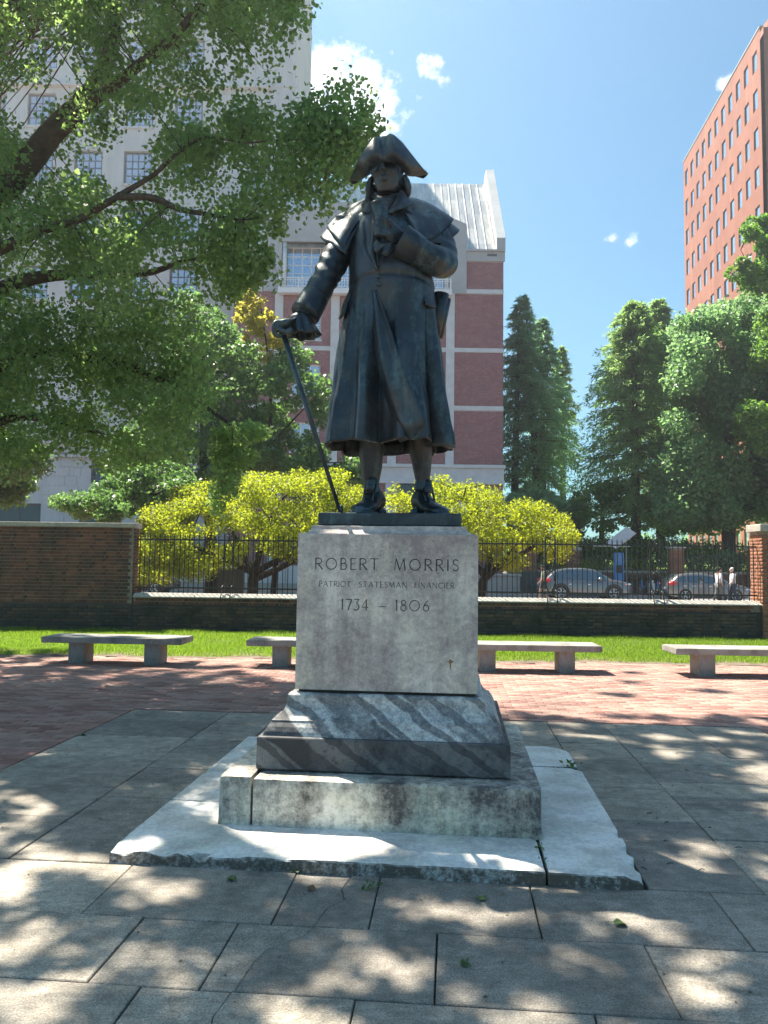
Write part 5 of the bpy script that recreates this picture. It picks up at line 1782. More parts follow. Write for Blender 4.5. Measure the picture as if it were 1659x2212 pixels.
def make_bench(label, seed):
    t = thing('stone_bench', label, 'bench', (0, 0, 0), 0, 'stone benches along the lawn')
    b = bmesh.new(); bmesh.ops.create_cube(b, size=1)
    for v in b.verts: v.co = Vector((v.co.x * 2.28, v.co.y * .66, v.co.z * .095))
    bmesh.ops.bevel(b, geom=b.edges[:], offset=.010, segments=2, affect='EDGES')
    me = bpy.data.meshes.new('seat'); b.to_mesh(me); b.free(); me.materials.append(M_BENCH)
    link('seat', me, t, (0, 0, .383))
    lm = MB().box(-.125, .125, -.20, .20, -.03, .334).mesh('leg', M_BENCH)
    for s in (-1, 1):
        o = link('leg', lm, t, (s * .62, .0, 0)); bv = o.modifiers.new('b', 'BEVEL'); bv.width = .008; bv.segments = 2
    return t


bench0 = make_bench('shaded grey stone bench under the tree beside the tall brick wall', 0)
BSP = [((168, 324), 1433, None), ((605, 770), 1441, 'grey stone bench half hidden behind the left side of the pedestal'),
       ((1054, 1227), 1450, 'grey stone bench in full sun touching the right side of the pedestal in view'),
       ((1529, 1700), 1461, 'grey stone bench cut off by the right edge with its left leg showing')]
for i, ((xa, xb), yb, lab) in enumerate(BSP):
    A = on_ground(xa, yb); B_ = on_ground(xb, yb + (xb - xa) * .022)
    o = bench0 if i == 0 else copy_tree(bench0)
    if lab: o['label'] = lab
    m = (A + B_) / 2
    if i == 3: m = A + Vector((.62, -.02, 0))
    if i == 1: m = A + Vector((.62, -.02, 0))
    o.location = (m.x, m.y + .20, 0)
    o.rotation_euler.z = R(-2.2 + (i - 1) * .4)

# ================================================================ street furniture and park edge beyond the road
def far_pier(px, py_top, Y, w, label, ball=False, lit=None):
    p = at(px, py_top, Y)
    t = thing('gate_pier', label, 'pier', (p.x, Y, .05), R(-3), 'gate piers at the park edge')
    h = p.z - .05
    MB().box(-w / 2 + .02, w / 2 - .02, -w / 2 + .02, w / 2 - .02, 0, h - .22).build('mortar_core', M_WMORT, t)
    V = []; F = []
    brick_field(V, F, -w / 2, w / 2, .02, h - .24, -w / 2 + .02, .203, .0675, .011, .012)
    brick_field(V, F, -w / 2, w / 2, .02, h - .24, -w / 2 + .02, .203, .0675, .011, .012, axis='y')
    link('bricks', np_mesh('bricks', np.concatenate(V), np.concatenate(F), M_PIERB), t)['kind'] = 'stuff'
    MB().box(-w / 2 - .08, w / 2 + .08, -w / 2 - .08, w / 2 + .08, h - .2, h - .06).box(-w / 2 - .02, w / 2 + .02, -w / 2 - .02, w / 2 + .02, h - .058, h).build('cap', M_COPE, t)
    if ball: MB().tube([(0, 0, h), (0, 0, h + .14)], [.16, .10], 12).ell((0, 0, h + .36), (.25, .25, .25), 16, 12).build('ball_finial', M_COPE, t, smooth=True)
    return t


far_pier(1459, 1178, 48.6, .82, 'brick gate pier with flat pale cap behind the rear of the grey hatchback')
far_pier(1632, 1181, 48.4, .80, 'brick gate pier topped by a stone ball behind the hatchback bonnet', ball=True)
p_ = far_pier(1236, 1182, 50.0, .86, 'dark shaded brick gate pier behind the grey sports utility car')


def park_wall(x0, x1, Y, h, label, mat, cap=True, name='park_wall'):
    t = thing(name, label, 'wall', ((x0 + x1) / 2, Y, .05))
    L = (x1 - x0) / 2
    MB().box(-L, L, .02, .4, 0, h - .1).build('mortar_core', M_WMORT, t)
    V = []; F = []; brick_field(V, F, -L, L, .0, h - .1, .02, .203, .0675, .011, .012)
    link('bricks', np_mesh('bricks', np.concatenate(V), np.concatenate(F), mat), t)['kind'] = 'stuff'
    if cap: MB().box(-L - .05, L + .05, -.06, .48, h - .098, h).build('coping', M_COPE, t)
    return t


def fx(px, Y): return at(px, 1240, Y).x


M_PARKB = m_brick('park_brick', [(.16, .07, .055), (.20, .09, .07), (.13, .06, .05)], (.07, .05, .04), .5)
park_wall(fx(1478, 48.9), fx(1614, 48.9), 48.9, 1.42, 'low brick park wall with pale coping between the two brick gate piers', M_PARKB)
park_wall(fx(1256, 49.4), fx(1438, 49.4), 49.4, 1.42, 'low brick park wall behind the parked blue bicycles', M_PARKB)
park_wall(fx(1120, 49.4), fx(1214, 49.4), 49.4, 1.40, 'low brick park wall behind the man in the green shirt', M_PARKB)
park_wall(fx(1195, 62), fx(1300, 62), 62, 3.0, 'raised brick terrace wall with pale top on the park lawn', M_PARKB)


def park_railing(x0, x1, Y, z0, h, label):
    t = thing('park_railing', label, 'fence', ((x0 + x1) / 2, Y, z0))
    L = (x1 - x0) / 2
    for z in (.10, h - .12): MB().box(-L, L, -.015, .015, z - .02, z + .02).build('rail', M_IRON, t)
    bar = MB().box(-.011, .011, -.011, .011, 0, h - .05).ell((0, 0, h), (.035, .035, .05), 6, 4).mesh('bar', M_IRON)
    n = int(2 * L / .16)
    for i in range(n + 1): link('bar', bar, t, (-L + 2 * L * i / n, 0, 0))
    return t


park_railing(fx(1478, 49.1), fx(1614, 49.1), 49.1, 1.47, 1.05, 'black railing with pale knobs on the park wall between the brick piers')
park_railing(fx(1256, 49.6), fx(1438, 49.6), 49.6, 1.47, .85, 'black railing above the wall behind the parked blue bicycles')
park_railing(fx(1120, 49.6), fx(1214, 49.6), 49.6, 1.45, .85, 'black railing above the wall behind the man in the green shirt')

# brick gatehouse wall and pale plinth seen under the right shrub
gw = at(1132, 1240, 47.5)
t = thing('brick_pillar', 'brick pillar with dark stone base on the far pavement beside the golden shrub', 'pillar', (gw.x, 47.5, .05))
MB().box(-.78, .78, .02, .8, 1.3, 3.6).build('mortar_core', M_WMORT, t)
V = []; F = []; brick_field(V, F, -.8, .8, 1.3, 3.6, .02, .203, .0675, .011, .012)
link('bricks', np_mesh('bricks', np.concatenate(V), np.concatenate(F), M_PIERB), t)['kind'] = 'stuff'
MB().box(-.86, .86, -.06, .86, 0, 1.295).build('base', m_plain('dark_stone', (.07, .085, .08), .8, kind='World'), t, bevel=.02)
gw = at(1082, 1250, 46)
t = thing('stone_plinth', 'pale stone plinth block on the far pavement behind the right shrub trunk', 'plinth', (gw.x, 46, .05))
MB().box(-1.3, 1.15, 0, .9, 0, 1.0).build('block', M_CONC, t, bevel=.02)
MB().box(-1.38, 1.22, -.08, .98, 1.003, 1.16).build('ledge', M_CONC, t, bevel=.03)
gw = at(590, 1250, 47)
t = thing('stone_plinth', 'pale panelled stone base of a wall seen through the left shrub branches', 'plinth', (gw.x, 49, .05))
MB().box(-7, 6.5, 0, .6, 0, 1.5).build('block', M_CONC, t, bevel=.02)
for i in range(9): MB().box(-6.8 + 1.47 * i, -6.8 + 1.47 * i + 1.36, -.03, .001, .35, 1.4).build('panel', M_TRIM, t)

# ---- parking kiosk with solar panel
M_BLUE = m_plain('blue_panel', (.07, .22, .50), .4, var=.1)
M_STEEL = m_plain('pale_steel', (.55, .57, .58), .4, metal=.4, var=.08)
M_DARK = m_plain('dark_plastic', (.025, .028, .032), .5)
kp = at(1352, 1283, 44.9)
k = thing('bike_share_kiosk', 'blue bike share kiosk with tilted solar panel on a pole beside the sports utility car', 'kiosk', (kp.x, 44.9, .058))
bl = at(1337, 1250, 44.9).x - kp.x
ztk = at(1340, 1194, 44.9).z - .05; zpp = at(1352, 1146, 44.9).z - .05
MB().box(bl - .27, bl + .27, -.12, .12, .04, ztk).build('totem', M_BLUE, k, bevel=.03)
MB().box(bl - .2, bl + .2, -.128, -.122, 1.3, 1.75).build('screen', M_DARK, k)
MB().box(bl - .2, bl + .2, -.128, -.122, 1.95, 2.25).build('map_panel', m_plain('pale_map', (.10, .26, .50), .4), k)
MB().box(bl - .4, .3, -.3, .3, 0, .04).build('base_plate', M_STEEL, k)
MB().tube([(.08, .05, .04), (.08, .05, zpp - .1)], .045, 10).build('pole', M_STEEL, k, smooth=True)
Mx = Matrix.Translation((-.25, 0, zpp - .45)) @ Matrix.Rotation(R(-38), 4, 'Y') @ Matrix.Rotation(R(28), 4, 'X')
MB().box(-.75, .75, -.52, .52, -.03, .03, Mx).build('solar_panel', m_plain('panel_back', (.42, .40, .42), .5), k, bevel=.01)
MB().box(-1.9, .25, -.05, .05, ztk + .35, ztk + .47).build('sign_bar', M_STEEL, k)

# ---- bikes in their docks
M_TYRE = m_plain('tyre_rubber', (.018, .018, .02), .8, bump=.3)
M_BIKE = m_plain('blue_bike_paint', (.05, .22, .50), .3, var=.08)


def make_bike(label):
    t = thing('share_bike', label, 'bicycle', (0, 0, 0), 0, 'share bikes standing in docks')
    for y, nm in ((-.55, 'wheel'), (.55, 'wheel')):
        w = MB(); n = 20
        w.tube([(0, y + .33 * math.cos(2 * math.pi * i / n), .345 + .33 * math.sin(2 * math.pi * i / n)) for i in range(n + 1)], .024, 6)
        wh = w.build(nm, M_TYRE, t, smooth=True)
        s = MB()
        for i in range(7):
            a = math.pi * i / 7
            s.tube([(0, y - .31 * math.cos(a), .345 - .31 * math.sin(a)), (0, y + .31 * math.cos(a), .345 + .31 * math.sin(a))], .004, 4)
        s.tube([(-.04, y, .345), (.04, y, .345)], .035, 8)
        s.build('spokes', M_STEEL, wh)
        f = MB(); f.tube([(0, y + .37 * math.cos(a), .345 + .37 * math.sin(a)) for a in [math.pi * (.05 + .9 * i / 10) for i in range(11)]], .035, 6, flat=.5); f.build('mudguard', M_BIKE, t, smooth=True)
    fr = MB()
    fr.tube(catmull([(0, -.42, .86), (0, -.25, .55), (0, .05, .42), (0, .30, .50), (0, .42, .80)]), .045, 8)
    fr.tube([(0, .55, .345), (0, .28, .50)], .025, 6); fr.tube([(0, .26, .45), (0, .40, .95)], .024, 6)
    fr.tube([(0, -.55, .345), (0, -.42, .95)], .028, 6)
    fr.build('frame', M_BIKE, t, smooth=True)
    MB().ell((0, .44, .98), (.09, .14, .045), 10, 6).build('saddle', M_DARK, t, smooth=True)
    hb = MB(); hb.tube(catmull([(-.30, -.28, 1.08), (-.2, -.38, 1.10), (0, -.42, 1.04), (.2, -.38, 1.10), (.30, -.28, 1.08)]), .018, 6); hb.build('handlebar', M_DARK, t, smooth=True)
    MB().loft([[(-.13, -.72, .82), (.13, -.72, .82), (.13, -.48, .82), (-.13, -.48, .82)], [(-.21, -.80, 1.06), (.21, -.80, 1.06), (.21, -.46, 1.06), (-.21, -.46, 1.06)]], cap1=False).box(-.23, .23, -.82, -.44, 1.06, 1.10).build('basket', M_DARK, t)
    MB().box(-.16, .16, -1.02, -.84, 0, .72).box(-.11, .11, -.97, -.89, .72, .9).build('dock', M_STEEL, t)
    return t


bk0 = make_bike('blue share bike partly hidden behind the man in the green shirt')
for i, (px, lab) in enumerate(((1166, None), (1301, 'blue share bike beside the front of the sports utility car and the kiosk'), (1392, 'blue share bike seen whole in the gap between the two cars'), (1424, 'blue share bike behind the lyre shaped fence scroll'),
                               (1458, 'blue share bike behind the red tail light of the hatchback'), (1498, 'blue share bike of which only the basket shows above the hatchback roof'), (1540, 'blue share bike furthest right behind the hatchback roof'))):
    o = bk0 if i == 0 else copy_tree(bk0)
    if lab: o['label'] = lab
    o.location = (at(px, 1270, 46.0).x, 46.0, .058); o.rotation_euler.z = R(random.uniform(-14, 8))

# ================================================================ cars
M_CGLASS = m_plain('car_glass', (.10, .16, .20), .05, metal=.55, var=.1, bump=0)
M_RIM = m_plain('alloy_rim', (.55, .56, .58), .3, metal=.8, var=.05)
M_RED = m_plain('tail_lamp_red', (.55, .03, .04), .25)
M_AMBER = m_plain('amber_lens', (.75, .30, .12), .3)
M_CHROME = m_plain('pale_metal', (.7, .72, .74), .2, metal=.8, var=.02)


def car_paint(name, rgb):
    t = NT(name)
    return t.set(rgb, .28, .45, spec=.6, **{'Coat Weight': .8, 'Coat Roughness': .06})


def make_car(name, label, cat, L, W, H, prof, belt, glass_x, paint, wheel_r, wx, clad=False, tail=None, light=None):
    """prof: list of (x, z_top) along the length (rear to front); belt: list of (x, z) window line"""
    t = thing(name, label, cat)
    xs = np.linspace(0, L, 64); px, pz = zip(*prof); bx, bzs = zip(*belt)
    rings = []
    for x in xs:
        zt = float(np.interp(x, px, pz)); zb_ = float(np.interp(x, bx, bzs))
        end = min(1, min(x, L - x) / .55); rd = 1 - (1 - end) ** 2.2
        hw = W / 2 * (.74 + .26 * rd)
        zlow = .20 + .14 * (1 - rd)
        zb_ = min(zb_, zt - .02)
        up = (zt - zb_) / max(.05, H - .9)
        top = hw * (1 - .24 * min(1, up))
        half = [(hw * .90, zlow), (hw * .985, zlow + .12), (hw, zlow + .32), (hw * .985, (zlow + zb_) / 2 + .12), (hw * .955, zb_ - .03), (hw * .93, zb_), (top + (hw * .93 - top) * .25, zb_ + (zt - zb_) * .72), (top * .94, zb_ + (zt - zb_) * .93), (top * .75, zt)]
        r = [(x, -y, z) for y, z in half] + [(x, y, z) for y, z in reversed(half)]
        rings.append(r)
    body = MB().loft(rings)
    bo_ = body.build('body', paint, t, smooth=True)
    m = bo_.modifiers.new('e', 'EDGE_SPLIT'); m.split_angle = R(38)
    # wheel arches: dark liners
    for s in (-1, 1):
        for x in wx:
            a = MB(); n = 18
            ro, ri = wheel_r + (.13 if clad else .075), wheel_r + .02
            ang = [math.pi * (-.06 + 1.12 * i / n) for i in range(n + 1)]
            ys = (s * (W / 2 + .018), s * (W / 2 - .05))
            v = []
            for q in ang:
                for rr in (ro, ri):
                    for y in ys: v.append((x + rr * math.cos(q), y, wheel_r + rr * math.sin(q)))
            f = []
            for i in range(n):
                b0 = 4 * i
                for (p, q) in ((0, 1), (1, 3), (3, 2), (2, 0)): f.append((b0 + p, b0 + q, b0 + 4 + q, b0 + 4 + p))
            a.add(v, f)
            a.build('wheel_arch', M_DARK if clad else paint, t)
            d = MB(); d.tube([(x, s * (W / 2 - .2), wheel_r), (x, s * (W / 2 + .004), wheel_r)], wheel_r + .03, 24); d.build('arch_liner', M_DARK, t)
            tw_ = MB(); n = 28
            tw_.loft([[(x + rr * math.cos(2 * math.pi * i / n), s * y, wheel_r + rr * math.sin(2 * math.pi * i / n)) for i in range(n)] for rr, y in ((wheel_r * .70, W / 2 - .18), (wheel_r * .98, W / 2 - .18), (wheel_r, W / 2 - .14), (wheel_r, W / 2 - .02), (wheel_r * .95, W / 2 + .018), (wheel_r * .70, W / 2 + .022))], cap0=False, cap1=False)
            wh = tw_.build('wheel', M_TYRE, t, smooth=True)
            rim = MB()
            rim.loft([[(x + rr * math.cos(2 * math.pi * i / n), s * y, wheel_r + rr * math.sin(2 * math.pi * i / n)) for i in range(n)] for rr, y in ((wheel_r * .71, W / 2 + .02), (wheel_r * .66, W / 2 + .026), (wheel_r * .62, W / 2 - .03))], cap0=False, cap1=False)
            for kk in range(5):
                a0 = 2 * math.pi * kk / 5 + .3
                for da in (-.16, .16):
                    rim.tube([(x + wheel_r * .08 * math.cos(a0 + da), s * (W / 2 + .012), wheel_r + wheel_r * .08 * math.sin(a0 + da)), (x + wheel_r * .66 * math.cos(a0 + da), s * (W / 2 + .016), wheel_r + wheel_r * .66 * math.sin(a0 + da))], wheel_r * .065, 5)
            rim.tube([(x, s * (W / 2 - .02), wheel_r), (x, s * (W / 2 + .03), wheel_r)], wheel_r * .16, 10)
            rim.build('rim', M_RIM, wh, smooth=True)
    # side glass, split by pillars; windscreens
    def side_y(x, z):
        zt = float(np.interp(x, px, pz)); zb_ = min(float(np.interp(x, bx, bzs)), zt - .02)
        end = min(1, min(x, L - x) / .55); rd = 1 - (1 - end) ** 2.2
        hw = W / 2 * (.74 + .26 * rd); up = (zt - zb_) / max(.05, H - .9); top = hw * (1 - .24 * min(1, up))
        k_ = (z - zb_) / max(.01, zt - zb_)
        return hw * .93 + (top + (hw * .93 - top) * .25 - hw * .93) * min(1, k_ / .72)
    for (a, c) in glass_x_list(glass_x):
        n = 8
        for s in (-1, 1):
            lo = []; hi = []
            for i in range(n + 1):
                x = a + (c - a) * i / n
                zt = float(np.interp(x, px, pz)); zb_ = float(np.interp(x, bx, bzs))
                z0_, z1_ = zb_ + .02, max(zb_ + .025, zb_ + (zt - zb_) * .80 - .02)
                if z1_ < z0_ + .02: z1_ = z0_ + .02
                lo.append((x, s * (side_y(x, z0_) + .012), z0_)); hi.append((x, s * (side_y(x, z1_) + .012), z1_))
            MB().loft([lo, hi], closed=False).build('side_window', M_CGLASS, t, smooth=True)
    # door seams, handles, sill, mirror
    for s in (-1, 1):
        for (a, c) in glass_x_list(glass_x)[:3]:
            xh = a + .18
            MB().box(xh, xh + .20, s * (W / 2 - .012) - .02, s * (W / 2 - .012) + .03, .80, .83).build('door_handle', M_CHROME, t)
            MB().box(a - .045, a - .037, s * (W / 2 + .0015) - .006, s * (W / 2 + .0015) + .006, .34, .90).build('door_seam', M_DARK, t)
        MB().box(wx[0] + .42, wx[1] - .42, s * (W / 2 - .03) - .05, s * (W / 2 - .03) + .05, .19, .33).build('sill', M_DARK, t, bevel=.02)
        mx = glass_x_list(glass_x)[-1][1] - .32
        MB().ell((mx, s * (W / 2 + .09), float(np.interp(mx, bx, bzs)) + .09), (.13, .10, .085), 12, 8).build('mirror', paint, t, smooth=True)
        MB().ell((L - .30, s * (W / 2 - .14), light), (.26, .12, .075), 12, 8).build('headlight', M_CHROME, t, smooth=True)
        MB().ell((L - .42, s * (W / 2 - .075), light - .02), (.08, .07, .045), 10, 6).build('indicator', M_AMBER, t, smooth=True)
        MB().ell((.20, s * (W / 2 - .16), tail), (.26, .14, .12), 12, 8).build('tail_light', M_RED, t, smooth=True)
    MB().box(L - .12, L + .02, -W / 2 + .35, W / 2 - .35, .30, .52).build('grille', M_DARK, t, bevel=.02)
    MB().box(-.03, .12, -W / 2 + .3, W / 2 - .3, .26, .50).build('rear_bumper', M_DARK, t, bevel=.03)
    MB().box(-.012, .0, -.26, .26, .62, .74).build('number_plate', M_WHITE, t)
    return t


def glass_x_list(g): return g if isinstance(g[0], (tuple, list)) else [g]


suv_prof = [(0, .95), (.10, 1.08), (.45, 1.40), (.75, 1.58), (1.3, 1.665), (2.1, 1.68), (2.7, 1.62), (3.1, 1.42), (3.55, 1.12), (3.75, 1.06), (4.3, .98), (4.62, .86), (4.72, .66)]
suv_belt = [(0, .94), (1.0, 1.06), (3.4, 1.00), (3.75, .98), (4.72, .8)]
suv = make_car('sport_utility_car', 'grey sports utility car with dark wheel arches parked behind the man in green', 'car', 4.72, 1.86, 1.68, suv_prof, suv_belt,
                [(.62, 1.05), (1.12, 2.0), (2.08, 3.28)], car_paint('grey_car_paint', (.17, .185, .20)), .36, (.88, 3.68), clad=True, tail=1.0, light=.84)
c0 = on_ground(1340, 1297)
suv.location = (at(1366, 1280, 41.0).x - 4.70, 41.8, -.058)
hat_prof = [(0, .92), (.06, 1.02), (.35, 1.26), (.62, 1.42), (1.2, 1.485), (1.9, 1.48), (2.45, 1.38), (2.9, 1.16), (3.2, .99), (3.45, .94), (4.0, .82), (4.28, .70), (4.36, .58)]
hat_belt = [(0, .98), (.9, 1.00), (3.1, .90), (3.45, .86), (4.36, .7)]
hb_ = make_car('hatchback_car', 'grey hatchback with red tail light parked at the right behind the fence', 'car', 4.36, 1.82, 1.485, hat_prof, hat_belt,
                [(.50, .86), (.94, 1.72), (1.80, 2.90)], car_paint('warm_grey_car_paint', (.20, .20, .205)), .325, (.78, 3.42), tail=.93, light=.66)
hb_.location = (at(1446, 1280, 40.2).x + .05, 41.1, -.058)
dk = make_car('dark_car', 'dark car parked at the left half hidden by golden shrub leaves', 'car', 4.36, 1.82, 1.485, hat_prof, hat_belt,
               [(.50, .86), (.94, 1.72), (1.80, 2.90)], car_paint('black_car_paint', (.02, .02, .025)), .325, (.78, 3.42), tail=.93, light=.66)
dk.location = (at(372, 1270, 40.5).x - 4.3, 41.3, -.058)

# ================================================================ people
M_SKIN = m_plain('skin', (.36, .20, .13), .55, var=.1, bump=.05)
M_SKIN2 = m_plain('pale_skin', (.50, .32, .25), .55, var=.1, bump=.05)


def person(label, loc, rz, skin, top_m, leg_m, hair_m, cap_m=None, stride=.22, long_leg=True):
    """a walking figure facing local +x, one continuous body with clothing and hair as parts"""
    t = thing('person', label, 'person', loc, rz)

    def skin_mesh(name, pts, edges, rad, mat, sub=2):
        me = bpy.data.meshes.new(name); me.from_pydata(pts, edges, []); me.update()
        o = link(name, me, t)
        sk = o.modifiers.new('skin', 'SKIN'); sk.use_smooth_shade = True
        for v, r in zip(me.skin_vertices[0].data, rad): v.radius = r if isinstance(r, tuple) else (r, r)
        me.skin_vertices[0].data[0].use_root = True
        s = o.modifiers.new('s', 'SUBSURF'); s.levels = sub; s.render_levels = sub
        apply_mods(o); o.data.materials.clear(); o.data.materials.append(mat); shade_smooth(o)
        return o
    s = stride
    P = [(0, 0, .92), (0, 0, 1.15), (.01, 0, 1.42), (.02, 0, 1.52), (.04, 0, 1.60), (.045, 0, 1.72),
         (0, -.10, .90), (s * .7, -.11, .50), (s * .75, -.11, .09), (s * .75 + .17, -.12, .04), (0, .10, .90), (-s * .3, .11, .48), (-s * 1.1, .11, .12), (-s * 1.1 + .16, .12, .05),
         (.0, -.20, 1.40), (-.10, -.25, 1.14), (.04, -.25, .92), (.08, -.245, .83), (.0, .20, 1.40), (.06, .25, 1.13), (.22, .24, .97), (.28, .235, .91)]
    E = [(0, 1), (1, 2), (2, 3), (3, 4), (4, 5), (0, 6), (6, 7), (7, 8), (8, 9), (0, 10), (10, 11), (11, 12), (12, 13), (2, 14), (14, 15), (15, 16), (16, 17), (2, 18), (18, 19), (19, 20), (20, 21)]
    rad = [(.13, .16), (.11, .15), (.11, .17), .06, .082, .075, .085, .06, .042, .03, .085, .06, .042, .03, .06, .042, .032, .03, .06, .042, .032, .03]
    skin_mesh('body', P, E, rad, skin)
    MB().ell((.052, 0, 1.665), (.098, .078, .118), 14, 10).ell((.152, 0, 1.65), (.018, .012, .022), 8, 6).ell((.04, -.08, 1.655), (.02, .012, .03), 8, 6).ell((.04, .08, 1.655), (.02, .012, .03), 8, 6).build('head', skin, t, smooth=True)
    for hx, hy, hz in ((.095, -.245, .80), (.295, .235, .885)):
        h = MB(); h.ell((hx, hy, hz), (.032, .02, .045), 8, 6)
        for kf in range(4): h.tube([(hx - .022 + .015 * kf, hy, hz - .03), (hx - .018 + .015 * kf, hy, hz - .075), (hx - .005 + .013 * kf, hy, hz - .10)], [.0085, .0085, .007], 5)
        h.tube([(hx + .025, hy, hz), (hx + .045, hy, hz - .04)], [.01, .008], 5)
        h.build('hand', skin, t, smooth=True)
    skin_mesh('shirt', [(0, 0, .88), (0, 0, 1.12), (.01, 0, 1.36), (.012, 0, 1.46), (0, -.205, 1.405), (-.085, -.25, 1.17), (0, .205, 1.405), (.05, .25, 1.16)], [(0, 1), (1, 2), (2, 3), (2, 4), (4, 5), (2, 6), (6, 7)],
              [(.155, .185), (.145, .18), (.14, .19), (.075, .09), .085, .068, .085, .068], top_m)
    lo = .10 if long_leg else .55
    k1 = lambda a, b, q: tuple(a[i] + (b[i] - a[i]) * q for i in range(3))
    qa, qb = ((P[8], P[12]) if long_leg else (k1(P[6], P[7], .85), k1(P[10], P[11], .85)))
    skin_mesh('trousers', [(0, 0, .94), (0, -.10, .86), P[7] if long_leg else k1(P[6], P[7], .5), qa, (0, .10, .86), P[11] if long_leg else k1(P[10], P[11], .5), qb], [(0, 1), (1, 2), (2, 3), (0, 4), (4, 5), (5, 6)],
              [(.145, .175), .11, .085, .07, .11, .085, .07], leg_m)
    for p, q in ((P[8], P[9]), (P[12], P[13])):
        MB().ell(((p[0] * .45 + q[0] * .55) + .0, p[1], .052), (.145, .052, .052), 12, 8).build('shoe', M_DARK, t, smooth=True)
    if cap_m:
        MB().ell((.045, 0, 1.725), (.112, .092, .075), 14, 8).loft([oval((.13, 0, 1.722), .09, .08, 14), oval((.13, 0, 1.735), .09, .08, 14)]).build('cap', cap_m, t, smooth=True)
    MB().ell((.02, 0, 1.70), (.105, .088, .105), 14, 8).build('hair', hair_m, t, smooth=True)
    return t


M_TEE = m_plain('sage_tee', (.19, .25, .19), .9, var=.12, scale=12); M_BLK = m_plain('black_cloth', (.018, .02, .024), .85); M_WSH = m_plain('white_shirt', (.68, .70, .74), .85, var=.06)
M_JACK = m_plain('navy_jacket', (.03, .045, .08), .8); M_BHAIR = m_plain('black_hair', (.012, .011, .011), .6); M_GHAIR = m_plain('grey_hair', (.52, .52, .53), .8)
q = at(1174, 1290, 39.0)
person('man in sage green shirt and black cap walking past the rear of the grey car', (q.x, 39.0, -.05), R(178), M_SKIN, M_TEE, M_BLK, M_BHAIR, cap_m=M_BLK, long_leg=False)
q = at(1556, 1290, 40.0)
person('person in white shirt and dark cap walking in front of the hatchback', (at(1553, 1270, 39.2).x, 39.2, -.05), R(8), M_SKIN, M_WSH, m_plain('grey_trousers', (.12, .12, .125), .85), M_BHAIR, cap_m=M_BLK)
person('grey haired person in white shirt beside the hatchback bonnet', (at(1583, 1270, 39.4).x, 39.4, -.05), R(175), M_SKIN2, M_WSH, M_JACK, M_GHAIR)

# ---- bollard, dark utility box at left; post at right
q = on_ground(464, 1282); t = thing('bollard', 'short dark bollard on the far pavement left of the shrub trunk', 'bollard', (at(462, 1270, 36).x, 36, 0))
MB().tube([(0, 0, 0), (0, 0, .12), (0, 0, .13), (0, 0, .80), (0, 0, .86), (0, 0, .95), (0, 0, 1.02)], [.16, .15, .11, .10, .13, .11, .03], 14).build('post', M_IRON, t, smooth=True)
t = thing('utility_box', 'dark green street cabinet behind the fence scroll at the left', 'cabinet', (at(503, 1270, 37).x, 36.4, 0))
MB().box(-.62, .62, -.3, .3, .05, 1.35).build('cabinet', m_plain('dark_green_paint', (.02, .035, .03), .5), t, bevel=.03)
MB().box(-.66, .66, -.34, .34, 1.353, 1.40).box(-.66, .66, -.34, .34, 0, .048).build('lid', m_plain('dark_green_lid', (.025, .04, .035), .5), t)
MB().box(-.01, .01, -.312, -.303, .1, 1.3).build('door_seam', M_DARK, t)
t = thing('meter_post', 'slim grey parking post by the brick gate pier at the right', 'post', (at(1641, 1250, 40).x - .25, 40.2, 0))
MB().tube([(0, 0, 0), (0, 0, 1.15)], .04, 10).box(-.10, .10, -.07, .07, 1.15, 1.6).ell((0, 0, 1.6), (.10, .07, .08), 10, 6).build('meter', M_STEEL, t)

# ================================================================ trees
M_BARK = m_plain('bark', (.075, .058, .045), .95, var=.45, scale=9, kind='World', bump=.9)
M_BARKD = m_plain('dark_bark', (.035, .028, .024), .95, var=.4, scale=9, kind='World', bump=.8)


def leaf_arrays(P, size, rng, kind='kite', droop=.3, up=.5, asp=.42):
    """one folded leaf per point -> verts, faces"""
    n = len(P)
    d = rng.normal(size=(n, 3)); d[:, 2] -= droop * 1.8; d /= np.linalg.norm(d, axis=1)[:, None]
    m = rng.normal(size=(n, 3)); m[:, 2] += up * 2.2
    s = np.cross(d, m); s /= (np.linalg.norm(s, axis=1)[:, None] + 1e-6)
    nn = np.cross(s, d)
    L = size * (.5 + 1.0 * rng.random(n))[:, None]; w = L * asp
    if kind == 'fan':
        a = P; b = P + d * L * .62 - s * L * .50 + nn * L * .05; c = P + d * L * .92 - s * L * .24
        e = P + d * L * .92 + s * L * .24; f = P + d * L * .62 + s * L * .50 + nn * L * .05
        V = np.stack([a, b, c, e, f], 1).reshape(-1, 3); k = 5
    else:
        a = P; b = P + d * L * .45 - s * w + nn * w * .25; c = P + d * L; e = P + d * L * .45 + s * w + nn * w * .25
        V = np.stack([a, b, c, e], 1).reshape(-1, 3); k = 4
    return V, np.arange(n * k).reshape(-1, k)


def clump_points(cl, rng, shell=.5):
    """cl rows: x y z rx ry rz n"""
    out = []
    for (x, y, z, rx, ry, rz, n) in cl:
        n = int(n)
        u = rng.normal(size=(n, 3)); u /= np.linalg.norm(u, axis=1)[:, None]
        r = rng.random(n) ** (1 / 3.0); r = shell + (1 - shell) * r if shell else r
        r = r * (.75 + .5 * rng.random(n))
        out.append(np.array([x, y, z]) + u * r[:, None] * np.array([rx, ry, rz]))
    return np.concatenate(out)


def crown_mesh(name, parent, P, size, mat, seed, kind='kite', off=(0, 0, 0), **kw):
    rng = np.random.default_rng(seed)
    V, F = leaf_arrays(P - np.array(off), size, rng, kind, **kw)
    return link(name, np_mesh(name, V, F, mat), parent)


